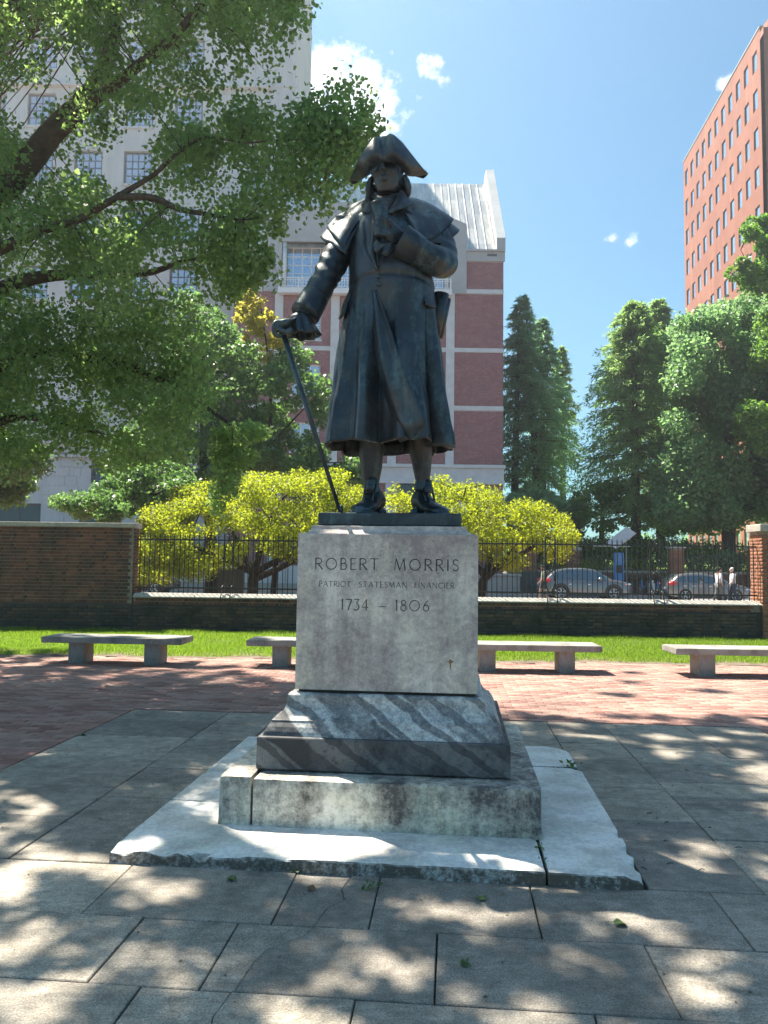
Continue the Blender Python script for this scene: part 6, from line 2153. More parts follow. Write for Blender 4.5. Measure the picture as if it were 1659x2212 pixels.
L_GINK = m_leaf('ginkgo_leaf', [(.060, .110, .062), (.072, .130, .066), (.088, .150, .068), (.12, .185, .07)], (.38, .60, .17), .5)
L_MID = m_leaf('mid_green_leaf', [(.045, .10, .045), (.055, .115, .048), (.07, .13, .05), (.10, .155, .06)], (.22, .42, .10), .40, .42, .5)
L_GOLD = m_leaf('golden_leaf', [(.075, .13, .02), (.10, .155, .018), (.14, .18, .018), (.055, .115, .022)], (.50, .58, .03), .5)
L_AUT = m_leaf('autumn_leaf', [(.30, .24, .04), (.26, .27, .05), (.20, .25, .05), (.34, .20, .05), (.30, .28, .06)], (.60, .56, .08), .5)
L_CON = m_leaf('conifer_spray', [(.07, .165, .105), (.085, .185, .11), (.11, .205, .11), (.15, .23, .105)], (.34, .62, .32), .5, .6)
L_CONY = m_leaf('light_conifer_spray', [(.07, .145, .06), (.09, .165, .06), (.115, .19, .06), (.15, .21, .075)], (.38, .60, .18), .5, .6)
L_RT = m_leaf('right_tree_leaf', [(.065, .15, .08), (.08, .17, .085), (.105, .195, .09), (.15, .22, .10)], (.34, .60, .22), .46, .4, .5)
L_BRT = m_leaf('bright_green_leaf', [(.06, .14, .03), (.08, .17, .035), (.10, .19, .04)], (.24, .46, .06), .42, .45)

# ---------------------------------------------------------------- the big ginkgo at left, spreading over the square
GT = Vector((-7.3, 10.6, 0))
gk = thing('ginkgo_tree', 'large leafy ginkgo tree overhanging from the left with fan shaped leaves and dark limbs', 'tree', GT)
tk = MB()
tk.tube(catmull([GT + Vector((0, 0, -.1)), GT + Vector((.05, 0, 1.2)), GT + Vector((.15, -.05, 3.0)), GT + Vector((.35, -.2, 5.2)), GT + Vector((.3, -.3, 8)), GT + Vector((.7, -.4, 11.5)), GT + Vector((.9, -.6, 15))], 4),
        [lerp_list([0, 4, 12, 24], [.52, .42, .33, .10], i) for i in range(25)], 12)
tk.build('trunk', M_BARK, gk, smooth=True, off=GT)
limbs = [
    ([GT + Vector((.3, -.2, 4.6)), at(-60, 470, 10.3), at(40, 375, 10.1), at(130, 270, 10.0), at(200, 190, 10.0), at(240, 90, 10.0), at(262, -60, 10.1), at(330, -260, 10.3)], [.22, .20, .18, .15, .125, .10, .075, .04]),
    ([at(110, 300, 10.1), at(200, 220, 9.6), at(330, 120, 9.2), at(420, 20, 9.0), at(520, -120, 8.8)], [.10, .08, .06, .045, .03]),
    ([GT + Vector((.3, -.2, 4.9)), at(40, 520, 9.4), at(160, 480, 9.1), at(250, 425, 9.0), at(320, 380, 8.9), at(390, 322, 8.8), at(470, 300, 8.7), at(600, 300, 8.6), at(700, 300, 8.6)], [.10, .07, .048, .036, .028, .021, .013, .009, .006]),
    ([at(250, 425, 9.0), at(330, 430, 8.9), at(420, 460, 8.8), at(520, 480, 8.8)], [.05, .04, .03, .015]),
    ([GT + Vector((.25, -.2, 4.2)), at(0, 620, 10.5), at(150, 600, 10.6), at(300, 590, 10.8), at(430, 560, 11)], [.13, .10, .075, .05, .025]),
    ([GT + Vector((.2, -.1, 3.4)), at(-40, 800, 10.8), at(120, 760, 11.0), at(260, 790, 11.2), at(400, 850, 11.4), at(500, 925, 11.5)], [.12, .10, .08, .06, .04, .02]),
    ([GT + Vector((.2, 0, 3.0)), at(-60, 930, 11.2), at(60, 900, 11.4), at(200, 930, 11.6)], [.10, .08, .05, .02]),
    ([GT + Vector((.3, -.3, 7.5)), (-5.0, 8.4, 9.6), (-2.8, 7.0, 10.6), (-.9, 6.4, 11.2)], [.20, .15, .10, .04]),
    ([GT + Vector((.5, -.3, 9.5)), (-4.8, 10.6, 12.2), (-2.4, 11.2, 13.4), (-.3, 11.8, 14)], [.18, .13, .09, .04]),
    ([GT + Vector((.3, -.3, 6.4)), (-6.2, 8.0, 8.2), (-4.8, 6.2, 9.0), (-3.0, 5.0, 9.4)], [.18, .13, .09, .04]),
    ([GT + Vector((.4, -.3, 8.6)), (-5.6, 12.2, 11), (-4.4, 14, 12.6)], [.15, .10, .05])]
lp_pts = []
for path, rad in limbs:
    P = catmull(path, 5); n = len(P) - 1
    P = [p + Vector((mnoise.noise(p * 1.7), mnoise.noise(p * 1.7 + Vector((3, 0, 0))), mnoise.noise(p * 1.7 + Vector((0, 5, 0))))) * .07 for p in P]
    r = [lerp_list(np.linspace(0, 1, len(rad)), rad, i / n) for i in range(n + 1)]
    MB().tube(P, r, 10).build('limb', M_BARK, gk, smooth=True, off=GT)
    lp_pts.append(np.array([tuple(p) for p in P]))
lp_low, lp_up = np.concatenate(lp_pts[:7]), np.concatenate(lp_pts[7:])
rg = np.random.default_rng(21)


def poly_in(x, y, poly):
    c = False; j = len(poly) - 1
    for i in range(len(poly)):
        xi, yi = poly[i]; xj, yj = poly[j]
        if (yi > y) != (yj > y) and x < (xj - xi) * (y - yi) / (yj - yi) + xi: c = not c
        j = i
    return c


main_poly = [(-120, -150), (650, -150), (640, 20), (565, 100), (588, 185), (640, 240), (790, 255), (805, 290), (755, 355), (735, 430), (690, 440), (640, 415), (575, 440), (575, 500), (560, 590), (480, 640), (420, 680), (440, 780), (450, 860), (400, 940), (330, 1010), (250, 1010), (150, 985), (-120, 990)]
gaps = [(48, 228, 38), (160, 170, 38), (455, 110, 45), (265, 395, 30), (395, 430, 36), (310, 315, 26), (520, 390, 40), (610, 190, 50), (545, 140, 45), (395, 610, 42), (300, 600, 25), (150, 640, 22), (590, 340, 24), (500, 200, 35), (355, 240, 26), (100, 100, 30), (230, 320, 22), (60, 320, 22), (280, 140, 24), (440, 240, 24)]
cl = []
while len(cl) < 415:
    x, y = rg.uniform(-120, 810), rg.uniform(-150, 990)
    if not poly_in(x, y, main_poly): continue
    if any(math.hypot(x - a, y - b) < r + 22 for a, b, r in gaps): continue
    Y = rg.uniform(8.4, 12.0) if y < 640 else rg.uniform(10.0, 12.3)
    if x > 560: Y = rg.uniform(8.2, 9.2)
    p = at(x, y, Y)
    if p.z < 2.5: continue
    r = rg.uniform(.18, .46)
    cl.append((p.x, p.y, p.z, r, r, r * rg.uniform(.7, 1.5), 175 * (r / .28) ** 2))
for (x, y, Y, rx, rz, n) in ((705, 400, 8.7, .10, .22, 80), (700, 455, 8.7, .07, .14, 40), (604, 480, 8.8, .10, .22, 70), (570, 560, 9, .14, .2, 110), (540, 590, 9, .2, .2, 150), (500, 620, 9.2, .16, .22, 120), (480, 540, 9.0, .2, .25, 130),
                             (780, 280, 8.5, .2, .15, 130), (740, 330, 8.6, .22, .22, 160), (680, 330, 8.6, .28, .25, 240), (640, 280, 8.6, .28, .2, 220), (720, 270, 8.6, .25, .16, 200), (620, 370, 8.7, .2, .25, 150), (660, 60, 9.0, .0, .0, 0),
                             (520, 60, 9.2, .3, .3, 160), (570, 150, 9.0, .25, .25, 120), (500, 120, 9.2, .25, .3, 120), (540, 250, 8.8, .3, .3, 170), (500, 300, 8.8, .3, .3, 170), (580, 300, 8.7, .25, .3, 150), (560, 380, 8.8, .25, .3, 150), (530, 470, 9.0, .25, .35, 150), (580, 470, 8.9, .12, .3, 90), (610, 20, 9.0, .3, .3, 220), (585, 90, 9.0, .18, .2, 90), (240, 770, 11.6, .34, .5, 330), (270, 830, 11.6, .3, .4, 260), (210, 720, 11.6, .3, .35, 230),
                             (520, 935, 11.6, .42, .16, 260), (480, 960, 11.6, .22, .3, 240), (555, 930, 11.6, .26, .12, 130), (490, 1020, 11.7, .24, .42, 330), (470, 1075, 11.8, .16, .26, 140), (530, 985, 11.6, .2, .2, 130),
                             (430, 870, 11.5, .3, .3, 220), (380, 830, 11.4, .3, .3, 220), (330, 790, 11.3, .35, .35, 260), (420, 800, 11.4, .3, .25, 190)):
    if n:
        p = at(x, y, Y); q_ = 1.35 if x > 560 and y < 480 else 1.0; cl.append((p.x, p.y, p.z, rx * q_, rx * q_, rz * q_, n * (.95 if q_ > 1 else 1.9)))
vis_cl = list(cl)
sun_np = np.array(SUN_DIR)
# overhead crown, out of the picture, whose shade dapples the square
shade = []


def dens(x, y):
    if y < 4.05: return .72 if x < 1.5 else .62
    if y < 6.6:
        if x < -1.3: return .55
        return .38 if x > 1.3 else .30
    if y < 8.8: return .58 if x < -.9 else (.80 if x > .9 else .4)
    return .78 if x < -1.5 else (.05 if x > 1.0 else .4)


for c in vis_cl:          # unseen boughs added up-sun to shade much of the visible crown
    q = project(c[:3])
    if rg.random() < (.6 if (q[0] > 300 and q[1] < 520) else .10):
        p = np.array(c[:3]) + sun_np * rg.uniform(3.6, 6.5); q = project(p)
        if q is None or q[1] < -90 or q[0] < -110:
            r = rg.uniform(.28, .45); shade.append((p[0], p[1], p[2], r, r, r * .7, 210 * (r / .36) ** 2))
gy = 2.2
while gy < 14:
    gx = -8.0
    while gx < 4.6:
        x, y = gx + rg.uniform(-.2, .2), gy + rg.uniform(-.2, .2)
        if rg.random() < dens(x, y):
            h = rg.uniform(8.5, 12.5)
            for _ in range(10):
                p = Vector((x - .4082 * h, y + .4082 * h, h)); q = project(p)
                if q is None or q[1] < -110 or q[0] < -120: break
                h += .9
            q = project(p)
            if h < 19 and (q is None or q[1] < -100 or q[0] < -110):
                r = rg.uniform(.13, .25)
                shade.append((p.x, p.y, p.z, r, r, r * .7, 88 * (r / .19) ** 2))
        gx += .30
    gy += .30
allc = np.array(vis_cl + shade)
tw_ = MB()
for ci, c in enumerate(allc):
    lpn = lp_low if ci < len(vis_cl) else lp_up
    d2 = ((lpn - c[:3]) ** 2).sum(1); j = int(d2.argmin())
    a = Vector(lpn[j]); b = Vector(c[:3]); L = (b - a).length
    if ci < len(vis_cl) and L > 1.25: continue
    m = a.lerp(b, .5) + Vector((0, 0, .10 * L)) + Vector(rg.normal(size=3)) * .05 * L
    tw_.tube([a, m, b], [.005 + .004 * min(L, 3), .004 + .0025 * min(L, 3), .0025], 5, cap=False)
tw_.build('branches', M_BARK, gk, smooth=True, off=GT, fixn=False)['kind'] = 'stuff'
Pv = clump_points(vis_cl, rg, .15)
crown = crown_mesh('crown', gk, Pv, .052, L_GINK, 5, 'fan', off=GT, droop=.45, up=.35)
crown['kind'] = 'stuff'
Ps = clump_points(shade, rg, .0)
crown2 = crown_mesh('upper_crown', gk, Ps, .105, L_GINK, 6, 'fan', off=GT, droop=.3, up=.6)
crown2['kind'] = 'stuff'
# the nearest leaves, one by one
lf_me = []
for k in range(4):
    V, F = leaf_arrays(np.zeros((1, 3)), .058, np.random.default_rng(50 + k), 'fan', droop=.6, up=.35)
    lf_me.append(np_mesh('leaf', V, F, L_GINK))
cand = [p for p in clump_points([c for c in vis_cl if c[1] < 9.6], rg, .5) if in_view(p, -5)]
rg.shuffle(cand)
for i, p in enumerate(cand[:290]):
    o = link('leaf', lf_me[i % 4], gk, Vector(p) - GT)
    o.rotation_euler = (rg.uniform(-.5, .5), rg.uniform(-.5, .5), rg.uniform(0, 6.28))


# ---------------------------------------------------------------- other trees
def tree(name, label, base, trunk, limbs_, clumps, leaf_m, size, seed, kind='kite', group=None, bark=M_BARKD, shell=.35, extra=(), **kw):
    """trunk, limbs: (path, radii) in world space; clumps world rows"""
    t = thing(name, label, 'tree', base, 0, group)
    P = catmull(trunk[0], 4); n = len(P) - 1
    r = [lerp_list(np.linspace(0, 1, len(trunk[1])), trunk[1], i / n) for i in range(n + 1)]
    tr_ = MB().tube(P, r, 9).build('trunk', bark, t, smooth=True, off=base)
    pts = list(P)
    for path, rad in limbs_:
        Q = catmull(path, 4); m = len(Q) - 1
        MB().tube(Q, [lerp_list(np.linspace(0, 1, len(rad)), rad, i / m) for i in range(m + 1)], 7).build('limb', bark, t, smooth=True, off=base)
        pts += Q
    A = np.array([tuple(p) for p in pts]); rng = np.random.default_rng(seed)
    b = MB(); step = max(1, len(clumps) // 60)
    for c in clumps[::step]:
        j = int(((A - np.array(c[:3])) ** 2).sum(1).argmin()); a = Vector(A[j]); e = Vector(c[:3]); L = (e - a).length
        b.tube([a, a.lerp(e, .5) + Vector((0, 0, .06 * L)), e], [.012 + .008 * min(L, 4), .01 + .005 * min(L, 4), .006], 4, cap=False)
    b.build('branches', bark, t, smooth=True, off=base, fixn=False)['kind'] = 'stuff'
    crown_mesh('crown', t, clump_points(clumps, rng, shell), size, leaf_m, seed, kind, off=base, **kw)['kind'] = 'stuff'
    for nm, cl2, m2, s2 in extra:
        crown_mesh(nm, t, clump_points(cl2, rng, shell), s2, m2, seed + 1, kind, off=base, **kw)['kind'] = 'stuff'
    return t


def fill(poly, Y0, Y1, r0, r1, n, per, rng, flat=.8, gaps_=()):
    """clumps spread through a solid seen as poly, between the distances Y0 and Y1"""
    xs = [p[0] for p in poly]; ys = [p[1] for p in poly]; out = []; k = 0
    while len(out) < n and k < 20000:
        k += 1
        x, y = rng.uniform(min(xs), max(xs)), rng.uniform(min(ys), max(ys))
        if not poly_in(x, y, poly) or any(math.hypot(x - a, y - b) < r for a, b, r in gaps_): continue
        Y = rng.uniform(Y0, Y1); p = at(x, y, Y); r = rng.uniform(r0, r1)
        if p.z < .3: continue
        out.append((p.x, p.y, p.z, r, r, r * flat, per * (r / ((r0 + r1) / 2)) ** 2))
    return out


rt = np.random.default_rng(77)
# golden shrubs beyond the fence
def shrub(label, cx, Y, poly, stems, n, seed, gaps_=()):
    b = at(cx, 1270, Y); base = Vector((b.x, Y, 0))
    c = fill(poly, Y - 2.2, Y + 2.2, .30, .55, n, 280, rt, .62, gaps_)
    for q in c[::4]:            # stray shoots break the outline
        u = rt.normal(size=3); u[2] = abs(u[2]) * .7; u /= np.linalg.norm(u)
        k_ = rt.uniform(.5, .85); r_ = rt.uniform(.08, .2)
        c = c + [(q[0] + u[0] * k_, q[1] + u[1] * k_, q[2] + u[2] * k_, r_, r_, r_ * 1.2, 45)]
    lm = []
    for st in stems: lm.append(([at(x, y, Y + dy) for x, y, dy in st], [.13, .095, .06, .025][:len(st)] if len(st) <= 4 else [.13, .10, .08, .05, .02]))
    tr = ([base + Vector((0, 0, -.05)), base + Vector((0, 0, .5)), at(stems[0][0][0], stems[0][0][1], Y)], [.26, .20, .15])
    return tree('golden_shrub', label, base, tr, lm, c, L_GOLD, .075, seed, group='golden shrubs beyond the fence', shell=.2, droop=.1, up=.5, asp=.38)


shrub('large golden green shrub tree with forked dark trunk beyond the fence left of the pedestal', 545, 26.0,
      [(285, 1165), (300, 1120), (345, 1085), (400, 1062), (470, 1045), (520, 1035), (600, 1018), (680, 1028), (740, 1022), (785, 1058), (800, 1120), (800, 1215), (700, 1218), (640, 1215), (590, 1190), (530, 1190), (490, 1215), (430, 1245), (380, 1250), (330, 1255), (285, 1255)],
      [[(548, 1238, 0), (500, 1215, -.3), (440, 1190, -.6), (380, 1170, -.8)], [(550, 1238, 0), (520, 1190, .4), (500, 1140, .6), (480, 1090, .8)], [(552, 1236, 0), (600, 1210, 0), (650, 1190, 0), (720, 1160, 0)], [(552, 1250, 0), (610, 1225, -.5), (660, 1200, -.8), (720, 1195, -1)], [(550, 1238, 0), (570, 1160, .3), (600, 1090, .5), (640, 1050, .7)]],
      215, 31, ((645, 1225, 18), (560, 1215, 20)))
shrub('golden green shrub tree with leaning dark trunk beyond the fence right of the pedestal', 1035, 26.0,
      [(832, 1078), (865, 1060), (900, 1092), (935, 1035), (975, 1040), (1010, 1055), (1050, 1062), (1100, 1075), (1160, 1090), (1215, 1118), (1248, 1140), (1240, 1165), (1215, 1200), (1170, 1225), (1120, 1215), (1085, 1225), (1040, 1200), (960, 1180), (860, 1130)],
      [[(1045, 1252, 0), (1075, 1225, 0), (1100, 1195, 0), (1130, 1150, 0)], [(1045, 1252, 0), (1060, 1190, .3), (1040, 1130, .5), (1000, 1080, .6)], [(1070, 1228, 0), (1120, 1200, -.4), (1170, 1170, -.6), (1220, 1140, -.6)], [(1045, 1240, 0), (980, 1180, .3), (920, 1120, .5), (880, 1090, .6)]],
      140, 33, ((985, 1105, 15), (880, 1120, 22)))

# mid-green trees in front of the buildings at left
b = Vector((at(455, 1240, 33).x, 33, 0))
c = fill([(420, 690), (405, 640), (440, 655), (470, 700), (520, 720), (540, 790), (560, 860), (590, 930), (600, 1010), (560, 1060), (420, 1085), (330, 1110), (250, 1080), (260, 960), (330, 880), (370, 780)], 31, 35.5, .5, .95, 135, 470, rt, .8, ((575, 800, 25),))
tree('green_street_tree', 'dense mid green street tree standing before the pale building left of the statue', b, ([b, b + Vector((0, 0, 2.5)), at(440, 1000, 33), at(440, 800, 33), at(425, 680, 33)], [.28, .24, .18, .10, .03]),
     [([at(445, 1050, 33), at(520, 960, 33), at(560, 900, 32.5)], [.12, .07, .02]), ([at(445, 1050, 33), at(370, 980, 33), at(320, 930, 33.4)], [.12, .07, .02])], c, L_MID, .15, 41, droop=.3, up=.5)
b = Vector((at(590, 1240, 31).x, 31, 0))
c = fill([(555, 800), (600, 740), (650, 740), (670, 790), (700, 830), (715, 850), (700, 900), (690, 960), (720, 985), (760, 990), (780, 1020), (760, 1070), (600, 1060), (560, 960), (545, 880)], 29.5, 32.5, .28, .55, 78, 170, rt, .8, ((640, 900, 22), (690, 930, 24), (680, 810, 16), (605, 870, 14)))
ca = fill([(505, 700), (520, 645), (548, 615), (568, 635), (565, 690), (590, 655), (625, 690), (615, 745), (580, 760), (570, 720), (550, 740), (520, 720)], 30.3, 31.7, .16, .30, 34, 95, rt, 1.0)
ca += fill([(560, 740), (600, 740), (590, 800), (565, 790)], 30.5, 31.5, .15, .25, 6, 40, rt)
tree('maple_sapling', 'slender young maple with yellow and orange top leaves beside the statue cane', b, ([b, b + Vector((.1, 0, 3)), at(585, 950, 31), at(582, 800, 31), at(560, 640, 31)], [.13, .10, .075, .05, .015]),
     [([at(585, 960, 31), at(640, 900, 31), at(690, 850, 31)], [.05, .035, .012]), ([at(583, 840, 31), at(610, 740, 31), at(615, 700, 31)], [.04, .025, .01]), ([at(585, 1010, 31), at(700, 1000, 31), at(770, 1000, 31)], [.05, .03, .01])], c, L_MID, .14, 43,
     extra=(('autumn_crown', ca, L_AUT, .14),), droop=.3, up=.4)
b = Vector((at(-70, 1240, 30).x, 30, 0))
c = fill([(-120, 930), (0, 935), (60, 960), (95, 985), (80, 1010), (50, 1050), (30, 1085), (0, 1100), (-120, 1110)], 28, 31.5, .4, .8, 50, 380, rt, .7)
tree('green_street_tree', 'dark green tree with drooping branches at the far left above the brick wall', b, ([b, b + Vector((0, 0, 3)), at(-60, 960, 30)], [.25, .2, .1]), [([at(-60, 1010, 30), at(20, 1000, 29.6), at(120, 1020, 29.2)], [.08, .05, .015])], c, L_MID, .15, 45, droop=.4)
b = Vector((at(300, 1240, 27).x, 27, 0))
c = fill([(118, 1090), (190, 1060), (260, 1030), (340, 1000), (420, 1010), (430, 1070), (330, 1095), (230, 1118), (150, 1110)], 25.5, 28.5, .28, .5, 52, 300, rt, .6)
tree('green_street_tree', 'low spreading green tree with sunlit leaf tips just above the brick wall coping', b, ([b, b + Vector((0, 0, 2)), at(330, 1060, 27)], [.14, .11, .06]), [([at(330, 1080, 27), at(240, 1078, 26.6), at(150, 1090, 26.3)], [.05, .035, .012]), ([at(330, 1070, 27), at(400, 1040, 27)], [.05, .02])], c, L_MID, .11, 47, droop=.25, up=.5)


# conifers at right: tiers of feathery sprays
def conifer(label, px, Y, ytop, ybase, hw, n, leaf_m, seed, trunks=((0, 0),), size=.55, top_pow=.85, gaps_=0.0, lean=0):
    rng = np.random.default_rng(seed)
    base = Vector((at(px, 1240, Y).x, Y, 0)); zt = at(px, ytop, Y).z; zb_ = at(px, ybase, Y).z
    t = thing('conifer_tree', label, 'tree', base, 0, 'dawn redwoods beside the brick building')
    sc = Y / FPX
    for dx, dy in trunks:
        MB().tube([(dx, dy, -.1), (dx, dy, zt * .4), (dx * .6, dy, zt * .75), (dx * .3 + lean, dy, zt - .3)], [.42, .30, .16, .03], 9).build('trunk', M_BARKD, t, smooth=True)
    P = []; D = []; bm_ = MB()
    nb = n
    for i in range(nb):
        u = rng.random() ** .8; ti = rng.integers(len(trunks)); tr = trunks[ti]
        zt_ = zb_ + (zt - zb_) * (1 - .16 * ti); z = zb_ + (zt_ - zb_) * u
        a = rng.uniform(0, 6.283)
        R_ = hw * sc * ((1 - u) ** top_pow * (1 - .25 * max(0, .25 - u) / .25)) * rng.uniform(.55, 1.15) + .12
        k = 74
        s = rng.random(k) ** .7
        dirx, diry = math.cos(a), math.sin(a)
        droop = .10 + .25 * (1 - u)
        x = tr[0] * (1 - u) + lean * u + dirx * R_ * s; y = tr[1] + diry * R_ * s
        zz = z + R_ * (.25 * s - (droop + .25) * s ** 2)
        off = rng.normal(size=(k, 3)) * np.array([.20, .20, .07]) * (.35 + R_ * .12)
        P.append(np.stack([x, y, zz], 1) + off)
        dd = rng.normal(size=(k, 3)) * .55 + np.array([dirx * .9, diry * .9, -.45]); D.append(dd)
        if i % 5 == 0:
            bm_.tube([(tr[0] * (1 - u) + lean * u, tr[1], z), (tr[0] * (1 - u) + dirx * R_ * .8, tr[1] + diry * R_ * .8, z - R_ * .1)], [.05, .015], 4, cap=False)
    bm_.build('branches', M_BARKD, t, smooth=True, fixn=False)['kind'] = 'stuff'
    P = np.concatenate(P); D = np.concatenate(D)
    D /= np.linalg.norm(D, axis=1)[:, None]
    m = rng.normal(size=D.shape) * .5 + np.array([0, 0, 1.0]); S_ = np.cross(D, m); S_ /= np.linalg.norm(S_, axis=1)[:, None] + 1e-6; N_ = np.cross(S_, D)
    L = size * (.6 + .8 * rng.random(len(P)))[:, None]; w = L * .13
    V = np.stack([P, P + D * L * .4 - S_ * w - N_ * w * .4, P + D * L - N_ * L * .15, P + D * L * .4 + S_ * w - N_ * w * .4], 1).reshape(-1, 3)
    link('crown', np_mesh('crown', V, np.arange(len(P) * 4).reshape(-1, 4), leaf_m), t)['kind'] = 'stuff'
    return t


conifer('tall dark dawn redwood standing right against the corner of the brick building', 1128, 62, 640, 1085, 125, 620, L_CON, 51, trunks=((-.6, 0), (1.2, .5)), size=.32, top_pow=.72)
conifer('second dark dawn redwood leaning out to the right of the tallest one', 1172, 64, 690, 1100, 105, 380, L_CON, 52, size=.32, top_pow=.72)
conifer('pale feathery dawn redwood seen thinly against the sky in the gap', 1216, 72, 750, 1010, 58, 150, L_CONY, 53, size=.34)
conifer('broad light green dawn redwood with bare dark trunk in front of the red building', 1374, 55, 655, 1120, 150, 720, L_CONY, 54, size=.34, top_pow=.5)
conifer('shorter dawn redwood with spiky double top behind the broad light green one', 1428, 60, 648, 1080, 100, 420, L_CONY, 55, size=.34, top_pow=.58)
# broad-leaved trees at right
b = Vector((at(1570, 1240, 53).x, 53, 0))
c = fill([(1450, 690), (1500, 668), (1560, 672), (1610, 640), (1680, 640), (1760, 700), (1780, 1140), (1600, 1120), (1520, 1150), (1450, 1140), (1430, 1040), (1440, 900), (1470, 800)], 50, 57, .8, 1.5, 175, 620, rt, .85, ((1560, 870, 22), (1585, 960, 20), (1540, 1000, 16)))
tree('broadleaf_tree', 'massive dark green broadleaf tree filling the right edge below the red building', b, ([b, b + Vector((.2, 0, 4)), at(1575, 950, 53), at(1590, 780, 53)], [.55, .45, .3, .1]),
     [([at(1572, 1060, 53), at(1640, 960, 52), at(1680, 880, 52)], [.25, .15, .05]), ([at(1572, 1060, 53), at(1500, 960, 52.5), at(1470, 860, 52)], [.22, .14, .04])], c, L_RT, .24, 61, droop=.3, up=.5)
b = Vector((at(1690, 1240, 49).x, 49, 0))
c = fill([(1580, 590), (1610, 540), (1595, 500), (1625, 470), (1660, 480), (1740, 480), (1760, 660), (1660, 650), (1610, 640)], 47.5, 50.5, .35, .7, 62, 260, rt, .8)
c += fill([(1640, 690), (1760, 690), (1760, 1000), (1640, 960), (1600, 930)], 47.5, 50, .5, .9, 40, 380, rt, .8)
tree('broadleaf_tree', 'ragged topped tree reaching in from the right edge across the red building windows', b, ([b, b + Vector((0, 0, 6)), at(1690, 800, 49), at(1670, 520, 49)], [.4, .35, .2, .05]), [([at(1685, 640, 49), at(1630, 590, 49), at(1600, 540, 49)], [.1, .05, .015])], c, L_BRT, .20, 63, droop=.15, up=.4)
b = Vector((at(1300, 1240, 58).x, 58, 0))
c = fill([(1235, 1075), (1290, 1040), (1360, 1050), (1440, 1080), (1500, 1060), (1520, 1140), (1450, 1155), (1380, 1135), (1300, 1160), (1240, 1150)], 55, 60, .5, 1.0, 60, 280, rt, .6)
tree('understory_tree', 'light green understory tree below the conifers behind the park wall', b, ([b, at(1300, 1130, 58), at(1310, 1090, 58)], [.25, .18, .08]), [([at(1300, 1130, 58), at(1420, 1100, 58)], [.15, .04])], c, L_BRT, .20, 65, droop=.2, up=.6)
b = Vector((at(1180, 1240, 56).x, 56, 0))
c = fill([(1095, 1060), (1250, 1080), (1270, 1140), (1180, 1190), (1095, 1170)], 55, 60, .5, 1.0, 34, 150, rt, .7)
tree('understory_tree', 'dark low tree behind the golden shrub at the foot of the conifers', b, ([b, at(1180, 1130, 56), at(1180, 1090, 56)], [.2, .15, .06]), [], c, L_CON, .34, 66, droop=.3, up=.5)
# yellow flowering bushes on the park bank
for i, (px, Y, lab, m_) in enumerate(((1352, 52, 'bright yellow green bush on the lawn beside the blue kiosk', L_GOLD), (1270, 54, 'small yellow green bush on the lawn before the terrace wall', L_GOLD), (1590, 50.4, 'dark green hedge bush behind the park railing at the right', L_RT),
                                 (1300, 56, 'light green bush under the conifers left of the kiosk panel', L_BRT), (1408, 55, 'light green bush under the conifers right of the kiosk pole', L_BRT), (1520, 57, 'light green bush at the foot of the broadleaf tree', L_BRT), (1225, 57, 'mid green bush beyond the dark gate pier', L_RT))):
    p = at(px, 1210, Y); t = thing('park_bush', lab, 'bush', (p.x, Y, 1.2))
    cc = [(rt.normal() * .9, rt.normal() * .4, .45 + rt.random() * .5, .45, .45, .4, 150) for _ in range(9 if i < 2 else 22)]
    if i > 2: cc = [(q[0] * 2.2, q[1] * 1.5, q[2] * 2.4, .7, .6, .7, 210) for q in cc]
    if i == 2: cc = [(q[0] * 2.0, q[1], q[2] + .3, .6, .5, .7, 160) for q in cc]
    crown_mesh('foliage', t, clump_points(cc, rt, .3), .16, m_, 70 + i)['kind'] = 'stuff'
    MB().tube([(0, 0, -.3), (0, 0, .5)], [.05, .03], 6).build('stem', M_BARKD, t)
# far wood closing the view at the horizon
c = []
for i in range(260):
    x = rt.uniform(-90, 160); y = rt.uniform(118, 135)
    c.append((x, y, rt.uniform(1, 6.5) + 2 * math.sin(x * .13), 2.6, 2.0, 2.2, 130))
V, F = leaf_arrays(clump_points(c, rt, .3), .75, rt)
tag(link('far_wood', np_mesh('far_wood', V, F, L_RT)), 'distant belt of green trees along the horizon beyond the park', 'wood', kind='stuff')

# ================================================================ small things on the ground
LEAFG = m_leaf('fallen_green_leaf', [(.11, .18, .06), (.15, .21, .08)], (.18, .28, .06), .3)
LEAFB = m_leaf('fallen_brown_leaf', [(.16, .10, .05), (.22, .15, .08)], (.2, .12, .04), .2)


def fallen(px, py, z, label, mat, size, rz, name='fallen_leaf'):
    p = on_ground(px, py, z); t = MB(); n = 9
    pts = [(0, 0)] + [(size * (.75 + .25 * math.cos(q * 3.0)) * math.cos(q), size * (.75 + .25 * math.cos(q * 3)) * math.sin(q)) for q in [R(-62 + 124 * i / n) for i in range(n + 1)]]
    cx = size * .45
    v = [(x - cx, y, .010 + .010 * math.sin(x * 60 + y * 40)) for x, y in pts]; top = len(v)
    v += [(a, b_, c_ - .0015) for a, b_, c_ in v]
    f = [(0, i, i + 1) for i in range(1, top - 1)] + [(top, top + i + 1, top + i) for i in range(1, top - 1)]
    t.add(v, f); t.tube([(-cx, 0, .010), (-cx - size * .6, .006, .004)], .0016, 4)
    o = t.build(name, mat, None, loc=(p.x, p.y, z), fixn=False)
    o.rotation_euler = (0, 0, rz)
    return tag(o, label, 'leaf', 'leaves fallen on the paving')


